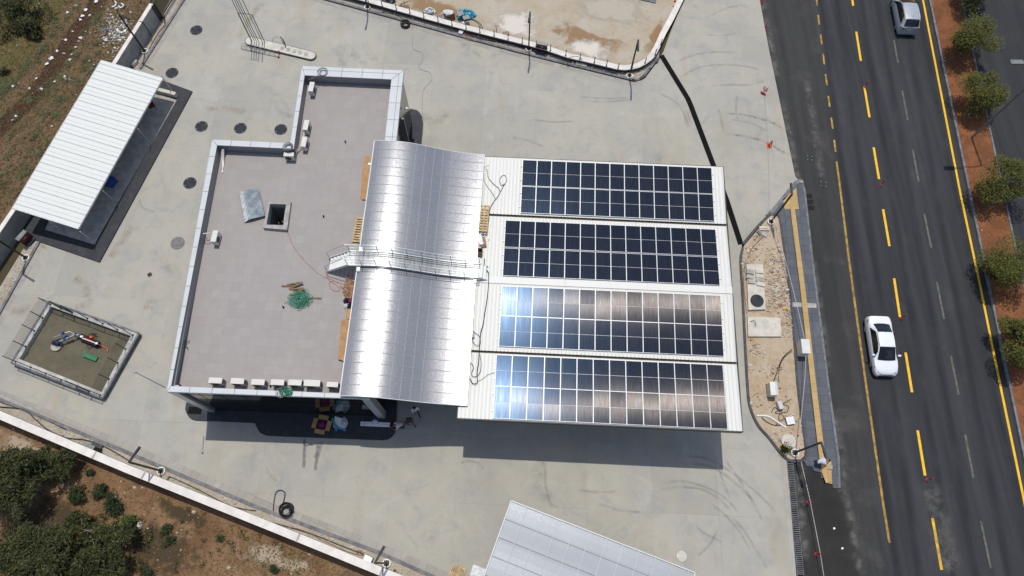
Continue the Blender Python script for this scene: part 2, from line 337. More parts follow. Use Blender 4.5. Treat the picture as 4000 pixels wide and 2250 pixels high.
M = dict(
 concrete=m_concrete(),
 asphalt=m_asphalt('road_asphalt', (.030, .031, .035), (.052, .053, .058), dustamt=.12),
 asphalt_far=m_asphalt('far_road_asphalt', (.028, .029, .032), (.043, .044, .048), dustamt=.05),
 shoulder=m_asphalt('dusty_asphalt', (.033, .033, .033), (.053, .052, .05), dust=(.13, .125, .115), dustamt=.42),
 patch=m_asphalt('patch_asphalt', (.022, .020, .019), (.040, .037, .033), dust=(.12, .11, .095), dustamt=.24, streak=False),
 field=m_soil('field_soil', ((.125, .085, .045), (.165, .105, .06), (.075, .056, .026), (.26, .20, .13))),
 field_dry=m_soil('dry_grass_soil', ((.098, .086, .032), (.135, .105, .044), (.055, .046, .018), (.22, .17, .08)), .5),
 track=m_decal('dark_soil_track', (.065, .032, .021), .92, 1.2, .3, (.2, .5)),
 south=m_soil('ochre_soil', ((.25, .155, .085), (.165, .088, .045), (.085, .058, .033), (.37, .28, .19)), .3),
 lot=m_soil('sandy_lot', ((.44, .395, .32), (.41, .335, .24), (.34, .27, .185), (.58, .545, .48)), .42, bump=.25),
 median=m_soil('red_soil', ((.25, .10, .042), (.16, .066, .03), (.085, .042, .022), (.34, .2, .11)), .7),
 rubble_soil=m_soil('rubble_soil', ((.42, .31, .2), (.47, .39, .29), (.30, .205, .125), (.57, .51, .42)), 1.1, bump=.6),
 strip_soil=m_soil('verge_soil', ((.34, .295, .235), (.43, .385, .32), (.19, .155, .115), (.54, .50, .43)), .9, bump=.6),
 base=m_soil('terrain_soil', ((.06, .055, .03), (.085, .07, .04), (.035, .04, .018), (.14, .12, .08)), .08),
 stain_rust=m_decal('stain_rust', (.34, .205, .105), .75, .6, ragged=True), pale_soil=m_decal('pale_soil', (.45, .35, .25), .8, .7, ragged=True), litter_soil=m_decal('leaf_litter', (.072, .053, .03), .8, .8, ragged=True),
 screed=m_decal('screed_white', (.64, .59, .51), .95, .55, ragged=True),
 screed_grey=m_decal('screed_grey', (.48, .435, .355), .85, .45, ragged=True),
 stain_brown=m_decal('stain_brown', (.33, .25, .16), .42, .9, .5, (.35, .75)),
 stain_grey=m_decal('stain_grey', (.24, .24, .24), .4, 1.1, .5, (.4, .8)),
 tyre=m_decal('tyre_mark', (.12, .12, .118), .55, 2.6, .5, (.3, .75)),
 tyre_soft=m_decal('tyre_mark_soft', (.2, .2, .195), .26, 1.3, .5, (.25, .68)),
 wet=m_decal('wet_streak', (.17, .17, .165), .5, 1.3, .4, (.3, .55)),
 dust=m_decal('road_dust', (.23, .22, .2), .55, 1.2, .5, (.35, .7)),
 lane_dark=m_decal('lane_polish', (.022, .022, .025), .3, .35, .5, (.2, .7)),
 kerb=mat('kerb_grey', (.16, .16, .17), .8, var=.3, scale=2.5), kerb_light=mat('kerb_pale', (.34, .33, .31), .85, var=.25, scale=3),
 kerb_dark=mat('kerb_dark', (.05, .052, .058), .7, var=.3, scale=3),
 channel=m_pavers('channel_blocks', (.31, .285, .25), (.36, .335, .30), (.21, .19, .165), .6, .6, R(-22)),
 pavers=m_pavers('sidewalk_pavers', (.08, .088, .104), (.105, .114, .13), (.04, .044, .05), .62, .62, R(-3)),
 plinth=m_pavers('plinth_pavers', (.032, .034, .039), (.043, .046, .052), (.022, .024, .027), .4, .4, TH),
 tactile=m_pavers('tactile_pavers', (.43, .285, .115), (.49, .335, .145), (.3, .2, .08), .6, .6, R(-3)),
 roof_tile=m_pavers('roof_tiles', (.312, .283, .265), (.334, .306, .287), (.292, .266, .25), .62, .62, TH, .7, .14),
 yellow=mat('yellow_paint', (.80, .46, .006), .6, var=.12, scale=3), ochre=mat('worn_yellow_paint', (.33, .20, .035), .75, var=.4, scale=2.5),
 greyline=mat('grey_paint', (.115, .103, .09), .8, var=.3, scale=3),
 white_wall=mat('white_wall', (.72, .69, .63), .8, var=.06, scale=1.2), render=mat('wall_render', (.30, .30, .285), .85, var=.16, scale=1.3),
 coping=mat('white_coping', (.70, .655, .60), .8, var=.09, scale=1.6),
 panel=mat('aluminium_cladding', (.52, .54, .55), .55, .03, var=.05, scale=.6), panel_dark=mat('grey_cladding', (.19, .20, .215), .35, .2, var=.08),
 pillar=mat('pillar_cladding', (.46, .48, .48), .28, .3, var=.05, scale=1), seam=mat('seam_dark', (.10, .10, .105), .7),
 glass_dark=mat('dark_facade', (.10, .098, .092), .09, .9, var=.06), black=mat('black', (.008, .008, .008), .8, spec=.12),
 white_metal=mat('white_metal', (.60, .61, .60), .45, var=.06, scale=2), galv=mat('galvanised', (.52, .55, .56), .42, .55, var=.1, scale=3),
 steel_dark=mat('dark_steel', (.025, .027, .028), .5, .3), steel_grey=mat('grey_steel', (.20, .21, .21), .5, .4),
 curved=m_metal_roof('silver_sheet', (.36, .366, .378), .225, .72), zinc_old=mat('zinc_old', (.33, .365, .38), .45, .35, var=.25, scale=2.5), seam_line=mat('seam_line', (.22, .225, .235), .55, .2, var=.1), curved_line=mat('sheet_line', (.36, .37, .39), .6, .0, var=.05), lowroof=m_metal_roof('pale_sheet', (.325, .345, .37), .42, .1),
 sheet_white=m_corrugated('white_corrugated', (.67, .665, .62), (.5, .46, .37), TH), shed_white=m_corrugated('shed_corrugated', (.67, .68, .645), (.62, .58, .5), R(-18.3)),
 rust=mat('gutter_dirt', (.06, .045, .03), .9, var=.5, scale=6), cells=m_cells(), alu=mat('panel_frame', (.58, .59, .61), .45, .3, var=.04), backsheet=mat('backsheet', (.72, .73, .74), .5),
 ac_white=mat('ac_white', (.60, .58, .53), .5, var=.05), ac_dark=mat('ac_grille', (.05, .05, .05), .6), wood=mat('pallet_wood', (.50, .36, .19), .8, var=.3, scale=5), wood_dark=mat('old_wood', (.22, .14, .075), .85, var=.35, scale=5),
 cardboard=mat('cardboard', (.40, .235, .105), .8, var=.14, scale=3), green=mat('green_strap', (.02, .17, .10), .5, var=.4, scale=9), green_board=mat('green_board', (.012, .16, .065), .5, var=.2),
 cable=mat('black_cable', (.014, .014, .015), .55), cable_grey=mat('grey_cable', (.22, .22, .22), .6), cable_red=mat('red_cable', (.30, .10, .06), .6),
 red=mat('cone_red', (.45, .03, .022), .5, var=.1), orange=mat('cone_orange', (.72, .10, .02), .5, var=.1), dark_red=mat('hydrant_red', (.115, .012, .012), .45), white=mat('white_plastic', (.78, .78, .77), .5, var=.06),
 sand=m_soil('pit_sand', ((.118, .106, .072), (.145, .128, .088), (.092, .083, .055), (.2, .175, .12)), .7, bump=.35),
 pit_conc=mat('pit_concrete', (.46, .45, .42), .85, var=.22, scale=2), conc_pale=mat('pale_concrete', (.55, .52, .45), .85, var=.12, scale=2.2), conc_grey=mat('grey_concrete', (.36, .34, .31), .85, var=.2, scale=2),
 manhole=mat('manhole_iron', (.034, .038, .043), .75, 0, var=.25, scale=3, spec=.2), manhole_grey=mat('manhole_pale', (.14, .145, .14), .6, var=.3, scale=4),
 blue=mat('blue_paint', (.02, .06, .26), .4), tarp=mat('blue_tarp', (.03, .24, .36), .35, var=.3, scale=3), plastic=mat('plastic_sack', (.55, .57, .58), .4, var=.2, scale=5), magenta=mat('magenta_fabric', (.22, .01, .11), .6, var=.3, scale=8), bag_black=mat('black_bag', (.01, .01, .012), .3),
 terracotta=mat('rubble_brown', (.30, .17, .10), .85, var=.4, scale=6), rock=mat('rock', (.50, .42, .31), .9, var=.3, scale=3),
 leaf_med=m_leaf('leaf_median', (.06, .07, .014), (.11, .115, .023), (.25, .235, .055)), leaf_dark=m_leaf('leaf_dark', (.022, .028, .009), (.048, .055, .017), (.16, .165, .05)),
 leaf_weed=m_leaf('leaf_weed', (.12, .135, .055), (.165, .18, .085), (.27, .28, .15)), leaf_dry=m_leaf('leaf_dry', (.15, .115, .042), (.19, .145, .06), (.27, .22, .10)), leaf_grass=m_leaf('leaf_grass', (.05, .09, .015), (.09, .14, .03), (.2, .22, .08)), leaf_bush=m_leaf('leaf_bush', (.02, .035, .012), (.035, .055, .018), (.08, .10, .035)),
 bark=mat('bark', (.13, .10, .07), .9, var=.3, scale=6), bark_pale=mat('bark_pale', (.30, .25, .19), .9, var=.2, scale=6),
 car_white=mat('car_white', (.78, .79, .80), .22, 0, var=.02, spec=.6), car_silver=mat('car_silver', (.50, .525, .56), .3, .45, var=.02), car_glass=mat('car_glass', (.008, .010, .011), .06, 0, var=.05, spec=.7), tyre_rub=mat('tyre_rubber', (.012, .012, .013), .8), rim=mat('rim', (.4, .41, .42), .35, .7), lamp=mat('lamp_glass', (.06, .065, .07), .15, .2), tail=mat('tail_lamp', (.22, .01, .01), .2), plate=mat('number_plate', (.6, .6, .5), .5),
 skin=mat('skin', (.20, .10, .06), .6), hair=mat('hair', (.01, .008, .007), .6), shirt_white=mat('shirt_white', (.66, .66, .70), .85), shirt_dark=mat('shirt_dark', (.012, .011, .011), .85), shirt_pink=mat('shirt_pink', (.60, .50, .47), .85), shirt_lilac=mat('shirt_lilac', (.56, .56, .66), .85), trousers=mat('trousers_dark', (.02, .021, .025), .85), jeans=mat('jeans', (.06, .09, .15), .85), khaki=mat('trousers_grey', (.10, .09, .08), .85), shoe=mat('shoe', (.012, .012, .012), .6), shoe_white=mat('shoe_white', (.6, .6, .6), .6),
)

# ================================================================== GROUND
def ext(a, b, d):
    v = (b - a).normalized(); return b + v * d
mb = MB(); mb.poly([(-170, -150, -.14), (170, -150, -.14), (170, 190, -.14), (-170, 190, -.14)]); struct('terrain', mb, M['base'])
mb = MB(); mb.poly([up(p, -.06) for p in PP([(-1500, -700), (900, -700), (560, 60), (380, 330), (-50, 1050), (-200, 1350), (-1500, 1350)])]); struct('scrub_field', mb, M['field'])
mb = MB(); mb.poly([up(p, -.05) for p in PP([(-1500, 1340), (-260, 1440), (0, 1622), (1000, 2045), (1620, 2300), (1900, 3000), (-1500, 3000)])]); struct('dirt_slope', mb, M['south'])
mb = MB(); mb.poly([up(p, -.03) for p in PP([(600, -600), (800, -150), (1254, -16), (2000, 178), (2300, 250), (2440, 276), (2510, 262), (2560, 215), (2600, 130), (2655, 0), (2880, -600)])]); struct('sandy_lot', mb, M['lot'])
FC = [(800, -125), (1254, 0), (2000, 204), (2460, 318), (2489, 323), (2520, 305), (2576, 232), (2592, 200), (2625, 110), (2672, 0), (2920, -600), (2930, -600), (2968, 0), (3000, 174), (3053, 430), (3106, 688), (3125, 712), (3107, 718), (3020, 822), (3000, 842), (2898, 956), (2892, 1019), (2902, 1200), (2918, 1500), (2928, 1588), (2959, 1660), (3002, 1710), (3074, 1798), (3111, 2250), (3150, 2800), (2900, 2900), (1683, 2245), (1000, 1976), (0, 1557), (-150, 1494), (0, 1224), (155, 944), (549, 269), (719, 0)]
mb = MB(); mb.poly([up(p, 0) for p in PP(FC)]); forecourt = struct('forecourt', mb, M['concrete'])
# ragged concrete lip at the road
# roads
a, b = P(3629, 0), P(3939, 1500)
kr0, kr1 = ext(b, a, 90), ext(a, b, 70)
mb = MB(); mb.poly([up(p, -.03) for p in [P(2910, -600), P(2955, 0), P(3100, 715), P(3120, 1500), P(3060, 1790), P(3100, 2250), P(3150, 2800), Vector((22.5, -75, 0)), kr1, kr0, Vector((27, 130, 0)), P(2880, -900)]]); road = struct('road', mb, M['asphalt'])
mb = MB(); mb.poly([up(p, -.022) for p in PP([(2915, -600), (2972, 0), (3003, 174), (3056, 430), (3108, 688), (3130, 712), (3142, 750), (3176, 1060), (3233, 1500), (3277, 1899), (3310, 1910), (3355, 2250), (3430, 2900), (3560, 2900), (3440, 2100), (3366, 1500), (3296, 1000), (3258, 630), (3182, 0), (3120, -600)])]); struct('road_shoulder', mb, M['shoulder'])
mb = MB(); mb.poly([up(p, -.016) for p in PP([(3060, 1785), (3137, 1795), (3180, 1840), (3277, 1900), (3310, 1910), (3320, 2000), (3355, 2250), (3430, 2900), (3155, 2900), (3100, 2250)])]); struct('asphalt_patch', mb, M['patch'])
# median and far carriageway
c1, d1 = P(3753, 0), P(3959, 949)
m0, m1 = ext(d1, c1, 90), ext(c1, d1, 70)
mb = MB(); mb.poly([up(p, .09) for p in [kr0, kr1, m1, m0]]); struct('median_ground', mb, M['median'])
mb = MB(); mb.poly([up(p, -.03) for p in [m0, m1, m1 + Vector((14, 0, 0)), m0 + Vector((14, 0, 0))]]); struct('far_road', mb, M['asphalt_far'])
mb = MB(); mb.kerb([kr0, kr1], .16, -.05, .15, side=0); mb.kerb([m0, m1], .14, -.05, .14); struct('median_kerb', mb, M['kerb'])
mb = MB(); o_ = Vector((-.42, 0, 0)); mb.ribbon([kr0 + o_ * .75, kr1 + o_ * .75], .5, -.02); struct('gutter_strip', mb, M['shoulder'])
# paint
def paint(name, segs, wd, m, z=-.014, par=road, cap=False):
    for s in segs:
        q = MB(); pts = [P(*p) for p in s]; q.ribbon(pts, wd, z); q.build(name, M[m], par)
solid = [(3560, -240), (3606, 0), (3680, 382), (3751, 750), (3830, 1120), (3907, 1500), (4000, 1950), (4110, 2500)]
paint('edge_line', [solid], .165, 'yellow')
dash = [((3303, -160), (3312, -90)), ((3322, -60), (3333, 22)), ((3345, 123), (3363, 237)), ((3377, 340), (3397, 458)), ((3413, 575), (3434, 699)), ((3450, 817), (3475, 961)), ((3493, 1087), (3516, 1238)), ((3538, 1377), (3563, 1532)), ((3585, 1681), (3614, 1858)), ((3643, 2024), (3679, 2226)), ((3712, 2420), (3750, 2620))]
paint('lane_dash', dash, .185, 'yellow')
paint('worn_lane_dash', [((3450, -80), (3462, 0)), ((3492, 155), (3508, 244)), ((3525, 354), (3546, 469)), ((3566, 585), (3589, 709)), ((3611, 835), (3638, 968)), ((3660, 1101), (3688, 1245)), ((3715, 1390), (3745, 1541)), ((3771, 1699), (3803, 1866)), ((3832, 2036), (3871, 2220))], .15, 'greyline')
oz = lambda x, y: (3000 + x / 1.932, y / 1.932)
paint('worn_shoulder_dash', [(oz(362, -70), oz(371, 40)), (oz(379, 112), oz(387, 185)), (oz(397, 258), oz(407, 333)), (oz(416, 405), oz(426, 485)), (oz(434, 558), oz(446, 643)), (oz(456, 722), oz(466, 806)), (oz(478, 886), oz(489, 971)), (oz(500, 1054), oz(511, 1145))], .15, 'ochre')
paint('worn_shoulder_line', [[(3268, 630), (3284, 750), (3316, 1009), (3349, 1254), (3383, 1500), (3416, 1730), (3450, 1966), (3475, 2120)]], .16, 'ochre')
# polished wheel tracks, dust
mb = MB(); mb2 = MB()
for off in (1.05, 2.6, 4.7, 6.2, 8.4, 9.9):
    pts = [Vector((kr0.x + (kr1.x - kr0.x) * t - off, kr0.y + (kr1.y - kr0.y) * t, -.019)) for t in np.linspace(0, 1, 30)]
    mb.ribbon(pts, .95, uv=True)
mb.build('wheel_track', M['lane_dark'], road)
for c, rx, ry in (((3665, 2030), 1.0, 2.6), ((3690, 2120), 1.2, 2.2), ((3640, 1980), .5, 1.4)):
    q = P(*c); mb2.ribbon([q + Vector((-.1, ry * t, -.017 + .18 * 0)) for t in np.linspace(-1, 1, 9)], rx * 2, -.012, uv=True)
mb2.build('dust_stain', M['dust'], road)

# marks on the concrete: tyre arcs, stains, wet streaks (children of the forecourt)
def marks(name, lines, wd, m, z):
    q = MB()
    for i, l in enumerate(lines): q.ribbon(smoothline(PP(l), 6), wd, z + i * .0004, uv=True)
    q.build(name, M[m], forecourt)
cz = lambda x0, y0: (lambda pts: [(x0 + x / 1.932, y0 + y / 1.932) for x, y in pts])
A_ = cz(2000, 0); B_ = cz(2000, 1500); C_ = cz(1000, 1500); D_ = cz(3000, 0); W_ = cz(0, 750)
marks('tyre_mark', [A_([(1620, 1010), (1760, 1030), (1860, 1055), (1945, 1090), (2030, 1140), (2105, 1172)]), A_([(1620, 855), (1760, 868), (1850, 890), (1960, 925), (2060, 975)])], .34, 'tyre', .004)
marks('tyre_mark', [A_([(1270, 590), (1360, 530), (1480, 495), (1640, 490), (1790, 505), (1930, 545)]), A_([(1240, 470), (1360, 420), (1500, 395), (1700, 395)]), A_([(1480, 650), (1640, 640), (1800, 640), (1930, 600)]), A_([(1650, 900), (1800, 930), (1930, 990)]), A_([(500, 730), (700, 745), (880, 735)]), A_([(560, 765), (760, 765), (890, 750)]), A_([(1100, 700), (1220, 760), (1290, 840), (1320, 950)]), A_([(1500, 120), (1620, 60), (1750, 40)]), A_([(1470, 260), (1580, 270), (1700, 250)]), A_([(1560, 820), (1580, 920), (1600, 1000)]), A_([(1700, 720), (1690, 820), (1700, 900)]), A_([(150, 900), (300, 920), (480, 915)]), A_([(0, 1040), (120, 1060), (240, 1110)])], .32, 'tyre_soft', .0065)
marks('tyre_mark', [B_([(1120, 755), (1200, 738), (1290, 735), (1420, 765), (1540, 815), (1640, 890), (1720, 980)]), B_([(1100, 800), (1240, 780), (1380, 785), (1480, 815), (1580, 880), (1650, 960)]), B_([(1250, 545), (1400, 550), (1520, 585), (1640, 655), (1760, 745), (1900, 870), (2010, 990)]), B_([(1330, 600), (1470, 615), (1600, 680), (1720, 780), (1840, 900)]), B_([(1380, 1060), (1440, 1120), (1520, 1160), (1600, 1200)]), B_([(1560, 640), (1600, 760), (1650, 870)]), B_([(1600, 560), (1700, 700), (1800, 860), (1900, 1050)]), B_([(1500, 900), (1620, 1000), (1720, 1120), (1800, 1260)]), B_([(250, 620), (255, 760), (290, 900), (360, 930)]), B_([(480, 800), (620, 815), (800, 810)]), B_([(640, 900), (800, 950), (980, 970)]), B_([(1660, 1000), (1760, 1120), (1860, 1280), (1930, 1400)]), B_([(1400, 1300), (1500, 1200), (1560, 1080)])], .30, 'tyre_soft', .010)
marks('tyre_mark', [C_([(1540, 600), (1600, 580), (1680, 600), (1720, 650)]), C_([(80, 620), (100, 680), (160, 740)]), W_([(1050, 50), (1080, 120), (1200, 160)])], .3, 'tyre_soft', .013)
marks('brown_stain', [A_([(-560, 920), (-600, 905), (-670, 870)]), A_([(1320, 820), (1330, 900), (1310, 960)]), A_([(1880, 960), (1850, 1010), (1830, 1060)]), W_([(560, 880), (630, 860), (700, 800)]), W_([(80, 890), (160, 900), (230, 890)]), [(800, 430), (880, 420), (960, 440)], W_([(560, 640), (640, 700), (660, 800)]), [(930, 150), (985, 60), (1030, 10)], W_([(1000, 250), (900, 400), (830, 500)]), A_([(-560, 930), (-520, 880), (-460, 860)])], 1.0, 'stain_brown', .016)
marks('pale_stain', [C_([(370, 400), (365, 520), (360, 640)]), C_([(500, 425), (480, 500), (455, 590), (450, 660)]), C_([(470, 440), (460, 520), (440, 560)])], .32, 'wet', .020)
marks('grey_stain', [[(1400, 240), (1440, 230), (1480, 225)], [(1300, 330), (1360, 210), (1400, 250)], [(560, 1210), (600, 1190), (650, 1230)], [(590, 1000), (640, 1020), (690, 1080)], [(1660, 2120), (1690, 2060), (1700, 2000)], [(1880, 230), (1830, 180), (1780, 200)], [(480, 620), (520, 700), (560, 760)], [(1060, 350), (1100, 420), (1140, 470)], [(2560, 600), (2600, 640), (2650, 700)], [(2150, 1960), (2100, 1850), (2130, 1800)]], 1.5, 'stain_grey', .0225)

# verges between kerb and boundary walls
def strip(name, line1, line2, z, m):
    q = MB(); q.poly([up(p, z) for p in PP(line1) + PP(line2[::-1])]); return struct(name, q, M[m])
KN = [(800, -130), (1254, -6), (1625, 96), (2000, 198), (2250, 261), (2455, 311), (2478, 316), (2500, 310), (2520, 293), (2572, 228)]
WN = [(800, -190), (1254, -40), (1652, 66), (1815, 112), (2054, 172), (2219, 222), (2415, 270), (2488, 264), (2556, 220), (2578, 195)]
strip('north_verge', KN, WN, .03, 'strip_soil')
KW = [(900, -286), (719, 0), (549, 269), (155, 944), (0, 1224), (-155, 1500)]
WW = [(800, -300), (660, 10), (500, 290), (100, 960), (-60, 1220), (-220, 1480)]
strip('west_verge', KW, WW, .03, 'strip_soil')
KS = [(-150, 1496), (0, 1560), (500, 1768), (1000, 1979), (1481, 2158), (1683, 2248), (2200, 2460)]
WS = [(-200, 1520), (0, 1612), (500, 1820), (1000, 2030), (1481, 2220), (1683, 2310), (2200, 2520)]
strip('south_verge', KS, WS, .03, 'strip_soil')
mb = MB(); mb.kerb(smoothline(PP(KN), 4), .2, -.05, .12, side=-0.4); mb.kerb(PP(KS), .22, -.05, .12, side=0); mb.kerb(PP(KW[:3]), .2, -.05, .12); mb.kerb(PP(KW[3:]), .2, -.05, .12); struct('forecourt_kerb', mb, M['kerb'])
def off(pts, d):
    o = []
    for i, p in enumerate(pts):
        t = (pts[min(i + 1, len(pts) - 1)] - pts[max(i - 1, 0)]).normalized(); o.append(p + Vector((t.y, -t.x, 0)) * d)
    return o
mb = MB(); mb.ribbon(off(PP(KN[:8]), .32), .4, .005); mb.ribbon(off(PP(KS), -.36), .45, .005); mb.ribbon(off(PP(KW[:3]), -.3), .4, .005); mb.ribbon(off(PP(KW[3:]), -.3), .4, .005); struct('channel_blocks', mb, M['channel'])

# sidewalk, tactile strip, rubble island
SW_ = [(3107, 716), (3020, 822), (2998, 845), (3033, 845), (3042, 858), (3057, 957), (3078, 1112), (3098, 1319), (3111, 1500), (3127, 1629), (3142, 1759), (3143, 1780), (3137, 1797), (3150, 1822), (3172, 1823), (3178, 1840), (3205, 1846), (3205, 1868), (3228, 1868), (3228, 1888), (3250, 1892), (3252, 1908), (3276, 1908), (3272, 1790), (3233, 1500), (3176, 1060), (3142, 750), (3128, 710)]
mb = MB(); mb.prism([p.to_2d() for p in PP(SW_)], -.05, .10, 0, side=1); sidewalk = struct('sidewalk', mb, [M['pavers'], M['kerb']])
mb = MB(); mb.kerb(PP([(3129, 704), (3142, 750), (3176, 1060), (3205, 1280), (3233, 1500), (3273, 1790), (3277, 1906)]), .15, -.05, .115); mb.kerb(PP([(3128, 706), (3107, 716), (3020, 822), (2996, 846)]), .3, -.04, .108, side=0); struct('sidewalk_kerb', mb, M['kerb'])
mb = MB()
mb.ribbon([up(p, .104) for p in PP([(3094, 814), (3111, 950), (3133, 1120), (3152, 1290), (3174, 1490), (3194, 1660), (3210, 1790), (3222, 1850), (3236, 1885)], .1)], .36, w1=.43)
mb.poly([up(p, .108 - .1) for p in PP([(3105, 738), (3058, 779), (3065, 817), (3121, 817), (3110, 732)], .1)])
mb.poly([up(p, .1085 - .1) for p in PP([(3210, 1795), (3205, 1842), (3228, 1866), (3228, 1886), (3250, 1890), (3247, 1800)], .1)])
mb.build('tactile_strip', M['tactile'], sidewalk)
mb = MB(); mb.poly([up(p, .1115 - .1) for p in PP([(3089, 1180), (3188, 1186), (3190, 1203), (3090, 1198)], .1)]); mb.build('pale_band', M['kerb_light'], sidewalk)
ISL = [(3033, 845), (3042, 858), (3057, 957), (3078, 1112), (3098, 1319), (3111, 1500), (3127, 1629), (3142, 1759), (3140, 1782), (3125, 1795), (3090, 1795), (3074, 1790), (3002, 1706), (2960, 1656), (2930, 1586), (2920, 1500), (2904, 1200), (2895, 1019), (2905, 962), (3000, 850), (3012, 838)]
mb = MB(); mb.poly([up(p, .07) for p in PP(ISL)]); struct('rubble_island', mb, M['rubble_soil'])
mb = MB(); mb.kerb(smoothline(PP([(3010, 836), (2960, 885), (2901, 955)]), 4), .2, -.04, .13); mb.kerb(smoothline(PP([(2900, 972), (2892, 1019), (2897, 1110), (2902, 1200), (2909, 1340), (2918, 1500), (2928, 1588), (2959, 1660), (3002, 1710), (3050, 1772), (3085, 1800), (3120, 1802), (3143, 1790), (3146, 1760), (3129, 1629), (3113, 1500), (3100, 1319), (3080, 1112), (3059, 957), (3044, 858), (3030, 840), (3010, 838)]), 4), .17, -.04, .125); struct('island_kerb', mb, M['kerb_dark'])

# small stones on the island and verges: nobody could count them
def poly_in(pt, poly):
    x, y = pt; c = False; n = len(poly)
    for i in range(n):
        x1, y1 = poly[i]; x2, y2 = poly[i - 1]
        if (y1 > y) != (y2 > y) and x < (x2 - x1) * (y - y1) / (y2 - y1) + x1: c = not c
    return c
def stone(mb, c, s, rnd, mi=0):
    k = rnd.randint(5, 7); a0 = rnd.random() * 6; vs = []
    for lv, f in ((0, 1), (.55, .85), (1, .35)):
        vs += [(c[0] + math.cos(a0 + 6.283 * j / k) * s * f * rnd.uniform(.7, 1.15), c[1] + math.sin(a0 + 6.283 * j / k) * s * f * rnd.uniform(.6, 1.0), c[2] + s * .8 * lv * rnd.uniform(.8, 1.2)) for j in range(k)]
    mb.add(vs, [[l * k + j, l * k + (j + 1) % k, (l + 1) * k + (j + 1) % k, (l + 1) * k + j] for l in (0, 1) for j in range(k)] + [[2 * k + j for j in range(k)]], mi)
rnd = random.Random(3); mb = MB()
CLU = [(rnd.uniform(2900, 3130), rnd.uniform(860, 1780), rnd.uniform(8, 34)) for _ in range(34)] + [(3040, 1010, 40), (3020, 1090, 40), (3040, 1170, 40), (2930, 980, 24)]
for i in range(3000):
    cx_, cy_, cr_ = rnd.choice(CLU); x, y = rnd.gauss(cx_, cr_), rnd.gauss(cy_, cr_)
    if not poly_in((x, y), ISL): continue
    if y > 1330 and rnd.random() < .45: continue
    stone(mb, P(x, y, .07), rnd.choice((.03, .04, .05, .06, .09, .05)) * rnd.uniform(.8, 1.5) * (1.5 if 960 < y < 1220 and x > 2985 and rnd.random() < .5 else 1), rnd, rnd.choice((0, 0, 0, 0, 3, 1, 2)))
tag(mb.build('rubble', [M['rock'], M['conc_pale'], M['conc_grey'], M['terracotta']]), 'loose pale rubble strewn over the bare island by the sidewalk', 'rubble', kind='stuff')
mb = MB()
for line1, line2, n in ((KN, WN, 170), (KW[3:], WW[3:], 120), (KS, WS, 330)):
    for i in range(n):
        k = rnd.randrange(len(line1) - 1); t, s_ = rnd.random(), rnd.uniform(.15, .8)
        x = line1[k][0] * (1 - t) + line1[k + 1][0] * t; y = line1[k][1] * (1 - t) + line1[k + 1][1] * t
        k2 = min(k, len(line2) - 2); x2 = line2[k2][0] * (1 - t) + line2[k2 + 1][0] * t; y2 = line2[k2][1] * (1 - t) + line2[k2 + 1][1] * t
        stone(mb, P(x + (x2 - x) * s_, y + (y2 - y) * s_, .03), rnd.uniform(.03, .12), rnd, rnd.choice((0, 0, 1)))
tag(mb.build('gravel', [M['rock'], M['conc_pale']]), 'broken stones along the verges beside the boundary walls', 'gravel', kind='stuff')

# sandy lot: screeded pad, stains
lotob = [o for o in col.objects if o.name == 'sandy_lot'][0]
def patch(name, px, m, z, par, n=48):
    """irregular flat patch with a soft edge: outline in pixels, UV runs from .5 in the middle to 1 at the rim"""
    pts = smoothline(PP(px + [px[0]]), 6)[:-1]; k = len(pts); c = sum(pts, Vector()) / k; c.z = 0; q = MB()
    q.add([Vector((c.x, c.y, z))] + [Vector((p.x, p.y, z)) for p in pts], [[0, 1 + i, 1 + (i + 1) % k] for i in range(k)])
    for i in range(k): q.uv[i] = [(.5, .5), (1, .5), (1, .5)]
    return q.build(name, M[m], par)
patch('white_screed', [(1850, 120), (1890, 60), (1980, 30), (2110, 25), (2150, 60), (2130, 120), (2110, 175), (2040, 165), (1950, 150)], 'screed', -.026, lotob)
patch('grey_screed', [(2190, 20), (2260, -40), (2400, -60), (2590, -30), (2580, 50), (2540, 120), (2470, 140), (2390, 100), (2280, 80), (2230, 60)], 'screed_grey', -.024, lotob)
patch('brown_stain', [(2140, 110), (2180, 60), (2240, 80), (2330, 130), (2430, 150), (2500, 180), (2450, 230), (2330, 180), (2240, 190), (2170, 180)], 'stain_rust', -.022, lotob)
patch('brown_stain', [(2540, 120), (2590, 60), (2610, 80), (2580, 180), (2530, 225), (2500, 200)], 'stain_rust', -.020, lotob)
patch('brown_stain', [(1500, -20), (1650, -30), (1800, 20), (1880, 60), (1840, 130), (1700, 70), (1560, 30)], 'stain_rust', -.019, lotob)
patch('white_screed', [(2170, 150), (2260, 130), (2360, 150), (2420, 200), (2380, 255), (2280, 235), (2200, 215)], 'screed', -.0175, lotob)
patch('grey_stain', [(2280, 220), (2330, 195), (2400, 200), (2420, 240), (2360, 255)], 'stain_grey', -.015, lotob)

# field track
mb = MB(); mb.ribbon(smoothline(PP([(430, -120), (372, 20), (290, 130), (215, 250), (140, 360), (20, 480), (-160, 640)]), 6), 1.9, -.05, uv=True)
fo = [o for o in col.objects if o.name == 'scrub_field'][0]; mb.build('dirt_track', M['track'], fo)
mb = MB(); mb.poly([up(p, -.054) for p in PP([(-1500, -700), (470, -700), (330, -80), (190, 110), (160, 150), (60, 320), (-60, 430), (-700, 700)])]); mb.build('dry_patch', M['field_dry'], fo)

